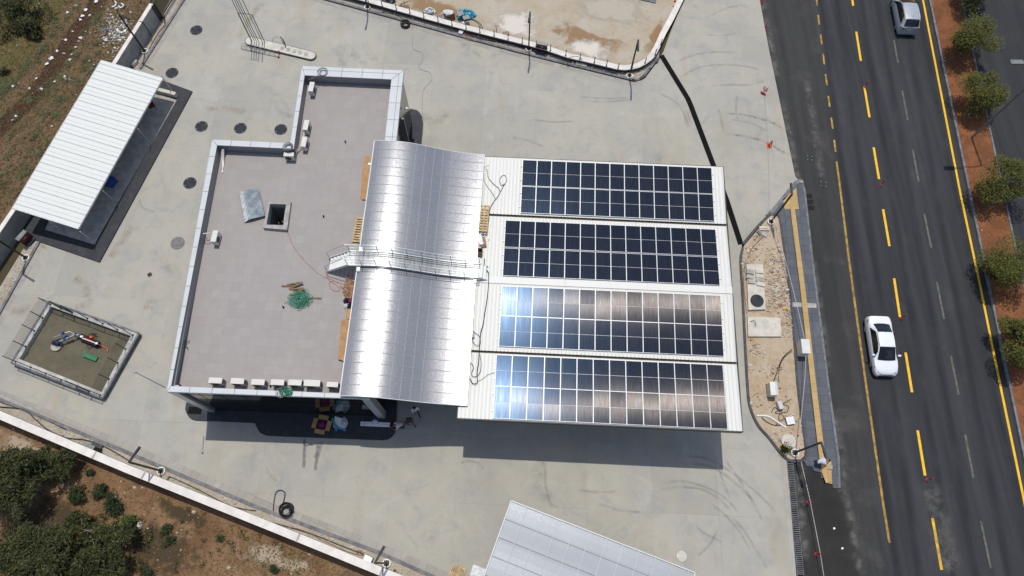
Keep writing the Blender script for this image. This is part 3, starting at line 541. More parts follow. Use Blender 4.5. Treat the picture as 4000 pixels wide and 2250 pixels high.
# ================================================================== BOUNDARY WALLS
def boundary_wall(name, label, px, h, wd, coping, body, side=0, cw=None, breaks=()):
    t = thing(name, label, 'wall', P(px[1][0], px[1][1], 0))
    pts = [P(x, y, h) for x, y in px]
    q = MB(); q.kerb(pts, wd * .72, -.15, h - .06); q.build('wall_body', M[body], t)
    q = MB(); q.kerb(pts, wd, h - .06, h); cp = q.build('coping', M[coping], t)
    if breaks:
        s = MB()
        for b in breaks:
            c = P(b[0], b[1], h); d = (pts[-1] - pts[0]).normalized(); n = Vector((-d.y, d.x, 0)); s.obox(up(c - d * .06 - n * wd * .52, -.05), d * .12, n * wd * 1.04, (0, 0, .06))
        s.build('coping_joint', M['conc_grey'], cp)
    return t
Wt = boundary_wall('boundary_wall', 'tall grey rendered wall with white coping beside the scrub field', [(591, 14), (450, 239), (57, 812), (-5, 902), (-130, 1085), (-290, 1330)], 1.76, .34, 'coping', 'render')
St = boundary_wall('boundary_wall', 'long white coped wall along the trees and ochre dirt', [(-250, 1517), (0, 1622), (500, 1833), (1000, 2034), (1166, 2101), (1492, 2234), (1900, 2400)], 1.7, .50, 'coping', 'render', breaks=[(368, 1777), (561, 1855), (1164, 2101), (1490, 2233)])
NWP = [(1000, -113), (1250, -50), (1418, -6), (1652, 61), (1815, 106), (2054, 166), (2135, 187), (2219, 216), (2320, 239), (2410, 261), (2440, 264), (2467, 261), (2492, 255), (2518, 241), (2536, 228), (2551, 211), (2566, 184), (2590, 130), (2622, 72), (2657, 0), (2800, -290)]
Nt = thing('low_wall', 'low white wall with rounded corner edging the sandy lot', 'wall', P(1815, 106, 0))
npts = [P(x, y, .5) for x, y in NWP]
q = MB(); q.kerb(npts, .36, -.05, .44); q.build('wall_body', M['kerb_dark'], Nt)  # dark colour on the body stands in for shade on the south face
q = MB(); q.kerb(npts, .50, .44, .5); q.build('coping', M['coping'], Nt)
# wire fence on iron posts standing on it
ft = thing('wire_fence', 'dark iron posts with strung wires standing on the low white wall', 'fence', P(1815, 106, .5))
zz = lambda x, y: (1380 + x * .2717, y * .2717)
z2 = lambda x, y: (1980 + x * .2717, 80 + y * .2717)
tops = [(1255, -56), (1335, -32), (1425, -12)] + [zz(*p) for p in [(220, 45), (417, 90), (620, 140), (815, 190), (1015, 248), (1220, 312), (1420, 362), (1622, 415), (1820, 465), (2025, 518), (2225, 572)]] + [z2(*p) for p in [(220, 328), (420, 375), (626, 430), (845, 505), (1050, 555), (1255, 608), (1430, 655), (1597, 695), (1800, 680), (1985, 612), (2130, 495), (2212, 352)]]
fp = [P(x, y, .5) for x, y in tops]
for p in fp:
    q = MB(); q.box(up(p, .36), (.06, .06, .74)); q.disc(p, .07, .5, .53, 8); q.build('post', M['steel_dark'], ft)
q = MB()
for hz in (.2, .38, .56, .70): q.tube([up(p, hz) for p in fp], .006, 3, caps=False)
q.build('wire', M['cable_grey'], ft)

# gate at the end of the tall wall
gt = thing('sliding_gate', 'black barred iron gate at the end of the tall wall', 'gate', P(630, 74, 0))
g0 = P(634, 68, .1); gd = (P(719, -70, .1) - g0).normalized(); gl = 6.0
q = MB(); q.box(up(g0, .82), (.16, .16, 1.7), math.atan2(gd.y, gd.x)); q.box(up(g0 - gd * .28, .82), (.12, .12, 1.7), math.atan2(gd.y, gd.x)); q.build('gate_post', M['steel_dark'], gt)
q = MB(); q.bar(up(g0, .12), up(g0 + gd * gl, .12), .07, .08); q.bar(up(g0, 1.62), up(g0 + gd * gl, 1.62), .07, .08); q.build('gate_frame', M['steel_dark'], gt)
q = MB()
for i in range(1, 40): q.bar(up(g0 + gd * i * .15, .15), up(g0 + gd * i * .15, 1.6), .03, .03)
q.build('bars', M['steel_dark'], gt)
q = MB(); q.bar(up(g0 + gd * .3, -.05), up(g0 - gd * .5 + Vector((.5, -.2, 0)), -.05), .1, .1); q.build('gate_stop', M['steel_dark'], gt)

# ================================================================== MAIN BUILDING
HB, HF = 6.45, 5.6
OUT = [(1577, 275), (1180, 258), (1134, 559), (829, 545), (651, 1530), (1442, 1558)]
INN = [(1529, 310), (1190, 294), (1147, 581), (848, 567), (668, 1508), (1396, 1540)]
bo = [P(x, y, HB) for x, y in OUT]; bi = [P(x, y, HB) for x, y in INN]
bt = thing('flat_roofed_building', 'L-shaped building with pinkish grey tiled roof terrace and white cladded parapet', 'building', LU(-15, 15, 0))
q = MB(); n = 6
for i in range(n):
    a, b, c, d = bo[i], bo[(i + 1) % n], bi[(i + 1) % n], bi[i]
    q.add([a, b, c, d], [[0, 1, 2, 3]], 0)
    q.add([a, b, up(b, -.28), up(a, -.28)], [[3, 2, 1, 0]], 0)                     # fascia
    cen = sum(bo, Vector()) / 6
    # joints on the coping
    L_ = (b - a).length; k = max(2, round(L_ / 1.42)); dirv = (b - a).normalized()
    for j in range(1, k):
        p0 = a.lerp(b, j / k); nn_ = Vector((dirv.y, -dirv.x, 0)); nn_ = nn_ if nn_.dot(d - a) > 0 else -nn_; wdt = (d - a).dot(nn_) + ((c - b).dot(nn_) - (d - a).dot(nn_)) * j / k; p1 = p0 + nn_ * wdt
        q.ribbon([up(p0, .004), up(p1, .004)], .028, mi=1)
for i in (0, 5):                                                                   # wide copings carry a lengthwise joint
    a, b, c, d = bo[i], bo[(i + 1) % n], bi[(i + 1) % n], bi[i]
    q.ribbon([up(a.lerp(d, .38), .005), up(b.lerp(c, .38), .005)], .025, mi=1)
for i in (0, 1, 3, 4): q.ribbon([up(bo[i], .0055), up(bi[i], .0055)], .025, mi=1)
q.build('parapet_coping', [M['panel'], M['seam']], bt)
q = MB()
for i in range(n):
    a, b = bi[i], bi[(i + 1) % n]; q.add([a, b, up(b, HF - HB - .02), up(a, HF - HB - .02)], [[0, 1, 2, 3]], 0)
q.build('parapet_lining', M['panel_dark'], bt)
# roof terrace with the hatch opening
hz_ = lambda x, y: (900 + x * .2687, 700 + y * .2687)
hh = HF + .28
h_out = [P(*hz_(*p), hh) for p in [(560, 335), (878, 325), (822, 735), (470, 703)]]
h_in = [P(*hz_(*p), hh) for p in [(575, 357), (808, 365), (764, 668), (525, 660)]]
from mathutils.geometry import tessellate_polygon
o3 = [Vector((p.x, p.y, HF)) for p in bi]; i3 = [Vector((p.x, p.y, HF)) for p in h_in]
q = MB(); tri = tessellate_polygon([o3, i3]); allv = o3 + i3
fl = []
for t in tri:
    a, b, c = [allv[k] for k in t]; fl.append(list(t) if (b - a).cross(c - a).z > 0 else list(t)[::-1])
q.add(allv, fl); q.build('roof_terrace', M['roof_tile'], bt)
q = MB()
for i in range(4):
    a, b, c, d = h_out[i], h_out[(i + 1) % 4], h_in[(i + 1) % 4], h_in[i]
    q.add([a, b, c, d, up(a, -.3), up(b, -.3)], [[3, 2, 1, 0], [0, 1, 5, 4]])
    q.add([c, d, up(c, -.55), up(d, -.55)], [[0, 1, 3, 2]])
hc = q.build('roof_hatch', M['conc_grey'], bt)
q = MB()
for i in range(4):
    a, b = h_in[i], h_in[(i + 1) % 4]; q.add([up(a, -.55), up(b, -.55), up(b, -3), up(a, -3)], [[0, 1, 2, 3]])
q.poly([up(p, -3) for p in h_in]); q.build('shaft', M['panel_dark'], hc)
q = MB(); lt = h_in[2] + (h_in[1] - h_in[2]) * .1; q.tube([up(lt, .25), up(lt, -2.8)], .025); q.tube([up(lt + Vector((-.25, -.06, 0)), .2), up(lt + Vector((-.25, -.06, 0)), -2.8)], .025); q.build('ladder', M['steel_grey'], hc)
# walls
cen = Vector((sum(p.x for p in bo) / 6, sum(p.y for p in bo) / 6, 0))
def inset(pts, d):
    out = []; n = len(pts)
    for i in range(n):
        p0, p1, p2 = pts[i - 1], pts[i], pts[(i + 1) % n]
        d0 = (p1 - p0).normalized(); d1 = (p2 - p1).normalized(); n0 = Vector((-d0.y, d0.x, 0)); n1 = Vector((-d1.y, d1.x, 0))
        out.append(p1 + (n0 + n1) * (d / max(.3, 1 + n0.dot(n1))))
    return out
wl = inset(bo, .16); q = MB()
for i in range(n):
    a, b = wl[i], wl[(i + 1) % n]
    q.add([up(a, -.27), up(b, -.27), up(b, .1 - HB), up(a, .1 - HB)], [[3, 2, 1, 0]], 1 if i in (4, 5) else 0)
q.add([up(p, -.275) for p in bo] + [up(p, -.275) for p in inset(bo, .3)], [[i, (i + 1) % 6, 6 + (i + 1) % 6, 6 + i] for i in range(6)], 0)
q.build('wall', [M['panel_dark'], M['glass_dark']], bt)
sa, sb = up(wl[4], 0), up(wl[5], 0); sd = (sb - sa).normalized(); sn = Vector((sd.y, -sd.x, 0))
q = MB()
for k in range(1, 9):
    p = sa + sd * ((sb - sa).length * k / 9); q.bar(up(p + sn * .004, -.3), up(p + sn * .004, -2.6), .012, .02)
for zz_ in (-1.35, -2.6): q.bar(up(sa + sn * .004, zz_), up(sb + sn * .004, zz_), .02, .02)
q.build('facade_joint', M['black'], bt)
for (c, ex) in ((bo[4], sd), (bo[5], -sd)):
    q = MB(); q.obox(up(c + ex * .01 - sn * .003, .1 - HB), ex * .52, -sn * .5, (0, 0, HB - .385)); q.build('pillar', M['pillar'], bt)
# glazed shop door band and a small lamp on the east front
ea, eb = wl[5], wl[0]; ed = (eb - ea).normalized(); en = Vector((ed.y, -ed.x, 0))
q = MB(); q.obox(up(eb - ed * 3.5, .1 - HB), ed * .12, en * .35, (0, 0, 5.4)); q.build('sign_blade', M['panel_dark'], bt)
q = MB(); q.obox(up(eb - ed * 1.9 + en * .1, -2.0), ed * .12, en * .3, (0, 0, .12)); q.build('wall_lamp', M['white'], bt)
q = MB(); q.obox(up(ea + ed * .4 + en * .05, -1.9), ed * .1, en * .5, (0, 0, .1)); q.build('wall_lamp', M['white'], bt)
# dark paved plinth round it
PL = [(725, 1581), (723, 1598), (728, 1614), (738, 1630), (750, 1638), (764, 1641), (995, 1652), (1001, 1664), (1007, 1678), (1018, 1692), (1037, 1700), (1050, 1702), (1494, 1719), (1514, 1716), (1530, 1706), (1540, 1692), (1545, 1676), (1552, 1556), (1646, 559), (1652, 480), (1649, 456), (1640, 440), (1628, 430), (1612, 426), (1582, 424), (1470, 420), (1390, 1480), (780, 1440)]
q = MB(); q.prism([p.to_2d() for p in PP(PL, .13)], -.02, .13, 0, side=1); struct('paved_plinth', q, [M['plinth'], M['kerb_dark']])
q = MB(); gpos = P(762, 1603, .13); q.box(up(gpos, .006), (.95, .5, .012), TH); struct('plinth_cover', q, M['black'])

# ================================================================== SOLAR CANOPY
HR, HG = 5.44, 5.275
SL = [(27.42, HR, 22.90, HG), (22.72, HG, 17.83, HR), (17.81, HR, 12.90, HG), (12.74, HG, 8.40, HR)]
ct = thing('service_canopy', 'large white corrugated canopy carrying four blocks of solar panels', 'canopy', LU(5, 18, 0))
U0, U1 = -3.5, 14.32
def roof_sheet(v0, h0, v1, h1, u0, u1):
    q = MB(); us = []; u = u0
    while u < u1 - .2: us += [(u, 0), (u + .17, 0), (u + .19, .035), (u + .23, .035)]; u += .25
    us.append((u1, 0)); m = len(us)
    q.add([LU(a, v0, h0 + d) for a, d in us] + [LU(a, v1, h1 + d) for a, d in us], [[i, m + i, m + i + 1, i + 1] for i in range(m - 1)])
    q.add([LU(a, v0, h0 - .04) for a in (u0, u1)] + [LU(a, v1, h1 - .04) for a in (u0, u1)], [[0, 1, 3, 2]])
    return q
for v0, h0, v1, h1 in SL: roof_sheet(v0, h0, v1, h1, U0, U1).build('roof_sheet', M['sheet_white'], ct)
q = MB(); q.ribbon([LU(U0, 17.83, HR + .05), LU(U1, 17.83, HR + .05)], .5); q.build('ridge_cap', M['sheet_white'], ct)
for v in (22.81, 12.82):
    q = MB(); q.obox(LU(U0, v - .16, HG - .16), LU(U1 - U0, 0), LU(0, .32), (0, 0, .06)); q.build('gutter', M['rust'], ct)
for nm_, a, b in (('fascia', (U0, 8.36), (U1 + .03, 8.36)), ('fascia', (U1 + .03, 8.36), (U1 + .03, 27.46)), ('fascia', (U1 + .03, 27.46), (U0, 27.46)), ('fascia', (U0 - .03, 27.46), (U0 - .03, 8.36))):
    q = MB(); hgt = .42 if a[1] == b[1] and a[1] < 10 else .2; q.bar(LU(a[0], a[1], 5.42 - hgt / 2), LU(b[0], b[1], 5.42 - hgt / 2), .05, hgt); q.build(nm_, M['steel_dark'], ct)
q = MB()
for i in range(32):
    v = 8.5 + i * .59; q.bar(LU(U1 - .05, v, 5.2 if i % 2 else 4.75), LU(U1 - .05, v + .59, 4.75 if i % 2 else 5.2), .04, .04)
q.bar(LU(U1 - .05, 8.4, 4.75), LU(U1 - .05, 27.3, 4.75), .06, .06); q.build('truss', M['steel_dark'], ct)
for u in (2.0, 10.5):
    for v in (11.0, 17.8, 24.8):
        q = MB(); q.obox(LU(u - .15, v - .15, 0), LU(.3, 0), LU(0, .3), (0, 0, 5.1)); q.build('column', M['pillar'], ct)
# solar panels: 110 modules
PW, PH = 1.038, 2.09
q = MB(); fw = .02
q.box((0, 0, .008), (PW - .004, PH - .004, .016), mi=1)
for s in (-1, 1): q.box((s * (PW / 2 - fw / 2), 0, .018), (fw, PH, .036)); q.box((0, s * (PH / 2 - fw / 2), .018), (PW - 2 * fw, fw, .036))
pan = q.build('solar_panel', [M['alu'], M['backsheet']]); pan['category'] = 'solar panel'
for s in (-1, 1):
    q = MB(); q.box((0, s * (PH / 4 - .004), .026), (PW - 2 * fw - .008, PH / 2 - fw - .016, .012)); cb = q.build('cell_block', M['cells'], pan)
rows = [(-.16, 13, (26.19, 24.06), 0), (-1.17, 14, (21.33, 19.17), 1), (-1.18, 14, (16.34, 14.25), 2), (-1.29, 14, (11.58, 9.50), 3)]
BL = ['northernmost', 'second', 'third', 'southernmost']
first = True
for ri, (u0, cn, vs_, si) in enumerate(rows):
    v0, h0, v1, h1 = SL[si]; slope = math.atan2(h0 - h1, v0 - v1)
    rot = (Matrix.Rotation(TH, 4, 'Z') @ Matrix.Rotation(slope, 4, 'X')).to_euler()
    for li, vc in enumerate(vs_):
        hc_ = h0 + (h1 - h0) * (v0 - vc) / (v0 - v1) + .09
        for c in range(cn):
            loc = LU(u0 + (c + .5) * 1.0475, vc, hc_)
            lab = f'dark solar panel {ORD[c]} from the west in the {("upper", "lower")[li]} line of the {BL[ri]} block'
            jr = random.Random(ri * 100 + li * 50 + c); rj = (rot[0] + R(jr.uniform(-.17, .17)), rot[1] + R(jr.uniform(-.25, .25)), rot[2])
            if first: pan.location = loc; pan.rotation_euler = rj; pan['label'] = lab; pan['group'] = 'solar panels on the canopy'; first = False
            else: dup(pan, loc, rot=rj, label=lab, group='solar panels on the canopy')
# mounting rails under the panels are parts of the canopy
for ri, (u0, cn, vs_, si) in enumerate(rows):
    v0, h0, v1, h1 = SL[si]
    for vc in vs_:
        for dv in (-.55, .55):
            vv = vc + dv; hh_ = h0 + (h1 - h0) * (v0 - vv) / (v0 - v1) + .062
            q = MB(); q.bar(LU(u0 - .12, vv, hh_), LU(u0 + cn * 1.0475 + .12, vv, hh_), .045, .05); q.build('rail', M['alu'], ct)

# ================================================================== CURVED CANOPY
PROF = [(-10.72, 6.80), (-10.2, 6.86), (-9.7, 6.885), (-9.2, 6.88), (-8.7, 6.83), (-8.2, 6.74), (-7.7, 6.61), (-7.2, 6.46), (-6.7, 6.30), (-6.2, 6.14), (-5.7, 5.99), (-5.2, 5.87), (-4.6, 5.76), (-4.0, 5.68), (-3.4, 5.625), (-2.95, 5.61)]
PROF = [(p.x, p.y) for p in smoothline([Vector((a, b, 0)) for a, b in PROF], 4)]
def ph(u):
    return float(np.interp(u, [a for a, b in PROF], [b for a, b in PROF]))
VV0, VV1, NS = 9.17, 27.50, 26
vt = thing('curved_canopy', 'silvery wave-shaped sheet canopy between the roof terrace and the solar panels', 'canopy', LU(-7, 18, 0))
q = MB(); k = len(PROF); vsn = np.linspace(VV0, VV1, NS + 1)
q.add([LU(u, v, h) for v in vsn for u, h in PROF], [[j * k + i, j * k + i + 1, (j + 1) * k + i + 1, (j + 1) * k + i] for j in range(NS) for i in range(k - 1)])
q.add([LU(u, v, h - .06) for v in (VV0, VV1) for u, h in PROF], [[i, k + i, k + i + 1, i + 1] for i in range(k - 1)])
q.build('sheet', M['curved'], vt, smooth=40)
q = MB()
for v in vsn[1:-1]: q.ribbon([LU(u, v, h + .008) for u, h in PROF], .045)
q.build('seam', M['seam_line'], vt)
q = MB()
for u in np.arange(-10.2, -3, .62): q.ribbon([LU(u, VV0, ph(u) + .006), LU(u, VV1, ph(u) + .006)], .018)
q.build('purlin_line', M['curved_line'], vt)
q = MB()
for v in (VV0, VV1): q.tube([LU(u, v, h - .02) for u, h in PROF], .03, 6)
q.bar(LU(PROF[0][0], VV0, PROF[0][1] - .02), LU(PROF[0][0], VV1, PROF[0][1] - .02), .06, .07); q.bar(LU(PROF[-1][0], VV0, PROF[-1][1] - .02), LU(PROF[-1][0], VV1, PROF[-1][1] - .02), .05, .07); q.build('edge_trim', M['white_metal'], vt)
for v in (10.5, 15, 20, 26):
    q = MB(); q.tube([LU(u, v, h - .14) for u, h in PROF], .06, 6); q.build('rafter', M['steel_grey'], vt)
    q = MB(); q.tube([LU(-4.2, v, 0), LU(-4.2, v, 5.6)], .09, 8); q.build('column', M['steel_grey'], vt)

# ================================================================== FOOTBRIDGE over the curved canopy
ft_ = thing('footbridge', 'galvanised footbridge with handrails and steps crossing the curved canopy', 'footbridge', LU(-7, 18.2, 6))
VA, VB = 17.78, 18.78
us = np.linspace(-11.32, -2.72, 40); hd = lambda u: (ph(max(u, -10.6)) + .20 if u > -10.7 else 7.0)
line = lambda v, dz=0: [LU(u, v, hd(u) + dz) for u in us]
q = MB(); a_, b_ = line(VA), line(VB); 
for i in range(39): q.add([a_[i], a_[i + 1], b_[i + 1], b_[i]], [[0, 1, 2, 3]])
for i in range(39): q.add([up(a_[i], -.03), up(a_[i + 1], -.03), up(b_[i + 1], -.03), up(b_[i], -.03)], [[3, 2, 1, 0]])
dk = NT('deck_grating'); pv = dk.pos(rz=-TH); wv = dk.n('ShaderNodeTexWave', wave_type='BANDS', bands_direction='X'); wv.inputs['Scale'].default_value = 5; wv.inputs['Distortion'].default_value = 1.2; dk.l(pv, wv.inputs['Vector'])
nd_ = dk.noise(dk.pos(scale=(3, .3, 1), rz=-TH), 2, 5, .7); dk.color(dk.mix(dk.rng(nd_, .3, .7), (.22, .23, .235), (.40, .41, .42))); dk.set(.42, .6)
dk.l(dk.rng(wv.outputs['Fac'], .25, .6, .35, 1), dk.b.inputs['Alpha'])
q.build('deck', dk.m, ft_)
for v in (VA, VB):
    q = MB(); q2 = line(v)
    for i in range(39): q.bar(up(q2[i], 0), up(q2[i + 1], 0), .05, .17)
    q.build('stringer', M['galv'], ft_)
    q = MB(); top = [LU(-12.95, v, 6.62)] + [LU(-11.45, v, 8.0)] + line(v, 1.0)[3:]; mid = [LU(-11.2, v, 7.55)] + line(v, .55)[2:]
    q.tube(top, .026, 6); q.tube(mid, .02, 6)
    for u in list(np.linspace(-11.3, -2.75, 10)): q.tube([LU(u, v, hd(u)), LU(u, v, hd(u) + 1.0)], .024, 6)
    q.tube([LU(-12.95, v, 5.65), LU(-12.95, v, 6.62)], .026, 6)
    q.build('handrail', M['galv'], ft_)
q = MB()
for i in range(6):
    t = i / 6; u = -12.95 + 1.63 * (t + .08); hgt = HF + 1.4 * (i + 1) / 6.4; q.obox(LU(u, VA + .03, hgt), LU(.27, 0), LU(0, VB - VA - .06), (0, 0, .035))
for v in (VA, VB): q.bar(LU(-12.95, v, HF + .1), LU(-11.32, v, 7.0), .05, .2)
q.build('steps', M['white_metal'], ft_)
q = MB()
for i in range(2): q.obox(LU(-2.7 + i * .22, VA + .02, 5.8 - .17 * i), LU(.2, 0), LU(0, VB - VA - .04), (0, 0, .03))
for v in (VA, VB): q.bar(LU(-2.75, v, 5.85), LU(-2.2, v, 5.5), .05, .12)
q.build('steps', M['white_metal'], ft_)
for v in (VA, VB):
    for u in (-10.6, -3.0): q = MB(); q.obox(LU(u - .1, v - .12 - (.25 if v == VA else 0), ph(u) + .015), LU(.2, 0), LU(0, .5), (0, 0, .1)); q.build('bracket', M['galv'], ft_)

# ================================================================== LOWER PALE CANOPY (bottom of the photo)
lp0, lp1 = P(1997, 1956, 4.0), P(2714, 2237, 4.0); le = (lp1 - lp0).normalized(); ln = Vector((le.y, -le.x, 0)); LW = (lp1 - lp0).length
lt = thing('lower_canopy', 'pale flat sheet canopy with a fine white grid, standing alone on the forecourt', 'canopy', lp0 + le * 5 + ln * 4 - Vector((0, 0, 4)))
q = MB(); nx = 46
for i in range(nx):
    a, b = lp0 + le * (LW * i / nx), lp0 + le * (LW * (i + 1) / nx); z0, z1 = .035 * math.sin(i * 1.1) * 0, 0
    for j in range(18):
        f = lambda jj: .02 * math.sin(jj * .9) 
        c0, c1 = ln * (j * .5), ln * ((j + 1) * .5)
        q.add([up(a + c0, f(j)), up(b + c0, f(j)), up(b + c1, f(j + 1)), up(a + c1, f(j + 1))], [[3, 2, 1, 0]])
q.build('sheet', M['lowroof'], lt, smooth=60)
q = MB()
for i in range(12):
    p = lp0 + le * (LW * (i + .02) / 11.4); q.bar(up(p, .09), up(p + ln * 9, .09), .02, .05)
q.bar(up(lp0, .05), up(lp1, .05), .06, .1); q.bar(up(lp0, .05), up(lp0 + ln * 9, .05), .06, .1); q.bar(up(lp1, .05), up(lp1 + ln * 9, .05), .06, .1)
q.build('edge_trim', M['white_metal'], lt)
q = MB()
for j in range(1, 8): q.bar(up(lp0 + ln * j * 1.13, .075), up(lp1 + ln * j * 1.13, .06), .016, .04)
q.build('purlin_line', M['curved_line'], lt)
for a in (1.0, 10.5):
    q = MB(); c = lp0 + le * a + ln * 2; q.tube([up(c, -4), up(c, -.12)], .08, 8); q.build('column', M['steel_grey'], lt)

# ================================================================== SHED
SR = [P(395, 235, 2.75), P(635, 306, 2.4), P(305, 893, 2.4), P(47, 813, 2.75)]
st = thing('corrugated_shed', 'open-sided shed with white corrugated lean-to roof on slim posts', 'shed', P(340, 560, 0))
q = MB(); e0 = SR[3] - SR[0]; e1 = SR[2] - SR[1]; nr = 38; vs = []
for i in range(nr):
    for f, dz in ((0, 0), (.74, 0), (.80, .022), (.92, .022)):
        t = (i + f) / nr; vs += [up(SR[0] + e0 * t, dz), up(SR[1] + e1 * t, dz)]
m = len(vs) // 2
q.add(vs, [[2 * i, 2 * i + 2, 2 * i + 3, 2 * i + 1] for i in range(m - 1)])
q.add([up(p, -.05) for p in SR], [[0, 1, 2, 3]])
q.build('roof_sheet', M['shed_white'], st)
q = MB()
for i in range(4): q.bar(up(SR[i], -.06), up(SR[(i + 1) % 4], -.06), .06, .14)
for t in (.14, .38, .62, .86): q.bar(up(SR[0] + e0 * t, -.12), up(SR[1] + e1 * t, -.12), .06, .1)
q.build('roof_frame', M['galv'], st)
q = MB()
for i in range(19):
    t = (2 * i + .86) / nr; q.ribbon([up(SR[0] + e0 * t, .028), up(SR[1] + e1 * t, .028)], .03)
q.build('seam', M['kerb_light'], st)
pt_ = lambda x, y, a: q.tube([P(x, y, .13), Vector((*P(x, y, .13).xy, a))], .035, 6)
for x, y, a in ((676, 360, 2.3), (375, 953, 2.3), (256, 910, 2.5), (590, 563, 2.3), (460, 798, 2.3)):
    q = MB(); pt_(x, y, a); q.build('post', M['galv'], st)
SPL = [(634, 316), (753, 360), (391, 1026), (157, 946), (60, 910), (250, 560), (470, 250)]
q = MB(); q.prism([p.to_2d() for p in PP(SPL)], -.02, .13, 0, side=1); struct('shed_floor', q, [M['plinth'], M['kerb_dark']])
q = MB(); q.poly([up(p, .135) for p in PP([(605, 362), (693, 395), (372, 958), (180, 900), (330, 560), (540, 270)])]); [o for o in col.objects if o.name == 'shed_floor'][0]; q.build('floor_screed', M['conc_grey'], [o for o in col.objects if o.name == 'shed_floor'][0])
q = MB(); la, lb = P(606, 362, .13), P(690, 384, .13); q.obox(la, lb - la, (lb - la).normalized().cross(Vector((0, 0, 1))) * -.3, (0, 0, .45)); tag(q.build('low_block_wall', M['conc_pale']), 'short pale block wall at the upper end of the shed floor', 'wall')
t = thing('folding_chair', 'small dark red chair in the shade under the shed roof', 'chair', P(600, 425, .14), R(30))
q = MB(); q.obox((-.25, -.25, .42), (.5, 0, 0), (0, .5, 0), (0, 0, .04)); q.obox((-.25, .22, .42), (.5, 0, 0), (0, .04, 0), (0, .1, .45)); WMt = WM[t.name]; q.v = [WMt @ a for a in q.v]; q.build('seat', M['dark_red'], t)
for sx in (-.22, .22):
    for sy in (-.22, .22): q = MB(); q.tube([WMt @ Vector((sx, sy, 0)), WMt @ Vector((sx, sy, .42))], .015, 5); q.build('leg', M['steel_dark'], t)
t = thing('storage_crate', 'blue plastic storage crate under the edge of the shed roof', 'crate', P(430, 715, .14), R(-20)); WMt = WM[t.name]
q = MB(); q.box((0, 0, .3), (1.0, .7, .6)); q.v = [WMt @ a for a in q.v]; q.build('box', M['blue'], t)
q = MB(); q.box((0, 0, .62), (1.06, .76, .05)); q.v = [WMt @ a for a in q.v]; q.build('lid', M['blue'], t)
def local(t, q): q.v = [WM[t.name] @ a for a in q.v]; return q

# ================================================================== SAND PIT with its fence
zp = lambda x, y: (x * .32445, 1130 + y * .32445)
po_ = [P(*zp(*p), .42) for p in [(592, 150), (1674, 528), (1232, 1312), (138, 886)]]
pin = [P(*zp(*p), .42) for p in [(615, 208), (1575, 562), (1222, 1238), (232, 838)]]
t = thing('sand_pit', 'raised concrete-walled pit filled with brown sand', 'pit', (sum((p.x for p in po_)) / 4, sum(p.y for p in po_) / 4, 0))
q = MB()
for i in range(4):
    a, b, c, d = po_[i], po_[(i + 1) % 4], pin[(i + 1) % 4], pin[i]
    q.add([a, b, c, d], [[3, 2, 1, 0]], 0); q.add([a, b, up(b, -.44), up(a, -.44)], [[0, 1, 2, 3]], 1); q.add([c, d, up(d, -.42), up(c, -.42)], [[0, 1, 2, 3]], 0)
q.build('pit_wall', [M['pit_conc'], M['kerb']], t)
q = MB()
for i in range(4):
    a, b = po_[i], po_[(i + 1) % 4]; d = pin[i]; 
    q.bar(up(a, .02), up(b, .02), .14, .05)
q.build('wall_edging', M['kerb'], t)
q = MB(); ng = 24; vs = []; rnd = random.Random(5)
for i in range(ng + 1):
    for j in range(ng + 1):
        a = pin[0].lerp(pin[1], i / ng); b = pin[3].lerp(pin[2], i / ng); p = a.lerp(b, j / ng); vs.append((p.x, p.y, .045 + rnd.uniform(0, .035) + .05 * math.sin(i * .7) * math.sin(j * .5)))
q.add(vs, [[i * (ng + 1) + j + 1, (i + 1) * (ng + 1) + j + 1, (i + 1) * (ng + 1) + j, i * (ng + 1) + j] for i in range(ng) for j in range(ng)]); q.build('sand', M['sand'], t, smooth=60)
f = thing('mesh_fence', 'dark green wire mesh fence standing round the sand pit', 'fence', (t.location.x, t.location.y, .4))
WSD = [(607, 185), (515, 345), (415, 500), (310, 690), (190, 870)]; NSD = [(607, 185), (735, 228), (870, 280), (1055, 352), (1238, 415), (1415, 487), (1600, 553)]
ESD = [(1600, 553), (1512, 720), (1420, 888), (1312, 1080), (1210, 1275)]; SSD = [(190, 870), (372, 940), (555, 1015), (740, 1092), (930, 1165), (1075, 1225), (1210, 1275)]
FHT = 1.45
mm = NT('wire_mesh'); mm.color((.03, .045, .038)); mm.set(.5, .3); uvn = mm.n('ShaderNodeTexCoord').outputs['UV']; bk = mm.n('ShaderNodeTexBrick', offset=0, squash=1); bk.inputs['Scale'].default_value = 1; bk.inputs['Brick Width'].default_value = .05; bk.inputs['Row Height'].default_value = .2; bk.inputs['Mortar Size'].default_value = .0042; bk.inputs['Mortar Smooth'].default_value = 0; mm.l(uvn, bk.inputs['Vector']); mm.l(bk.outputs['Fac'], mm.b.inputs['Alpha'])
seen = set()
for side in (WSD, NSD, ESD, SSD):
    for i, z_ in enumerate(side):
        p = P(*zp(*z_), .42)
        if z_ not in seen:
            seen.add(z_); q = MB(); q.tube([p, up(p, FHT)], .03, 6); q.disc(p, .07, .44, .46, 8); q.build('post', M['steel_dark'], f)
        if i:
            a = P(*zp(*side[i - 1]), .42); L_ = (p - a).length; q = MB(); q.add([up(a, .04), up(p, .04), up(p, FHT - .03), up(a, FHT - .03)], [[0, 1, 2, 3]]); q.uv[0] = [(0, 0), (L_, 0), (L_, FHT), (0, FHT)]; q.build('mesh_panel', mm.m, f)
for side in (NSD, SSD):
    a, b = P(*zp(*side[0]), .42), P(*zp(*side[-1]), .42); q = MB(); q.bar(up(a, FHT - .02), up(b, FHT - .02), .04, .04); q.build('top_rail', M['steel_dark'], f)
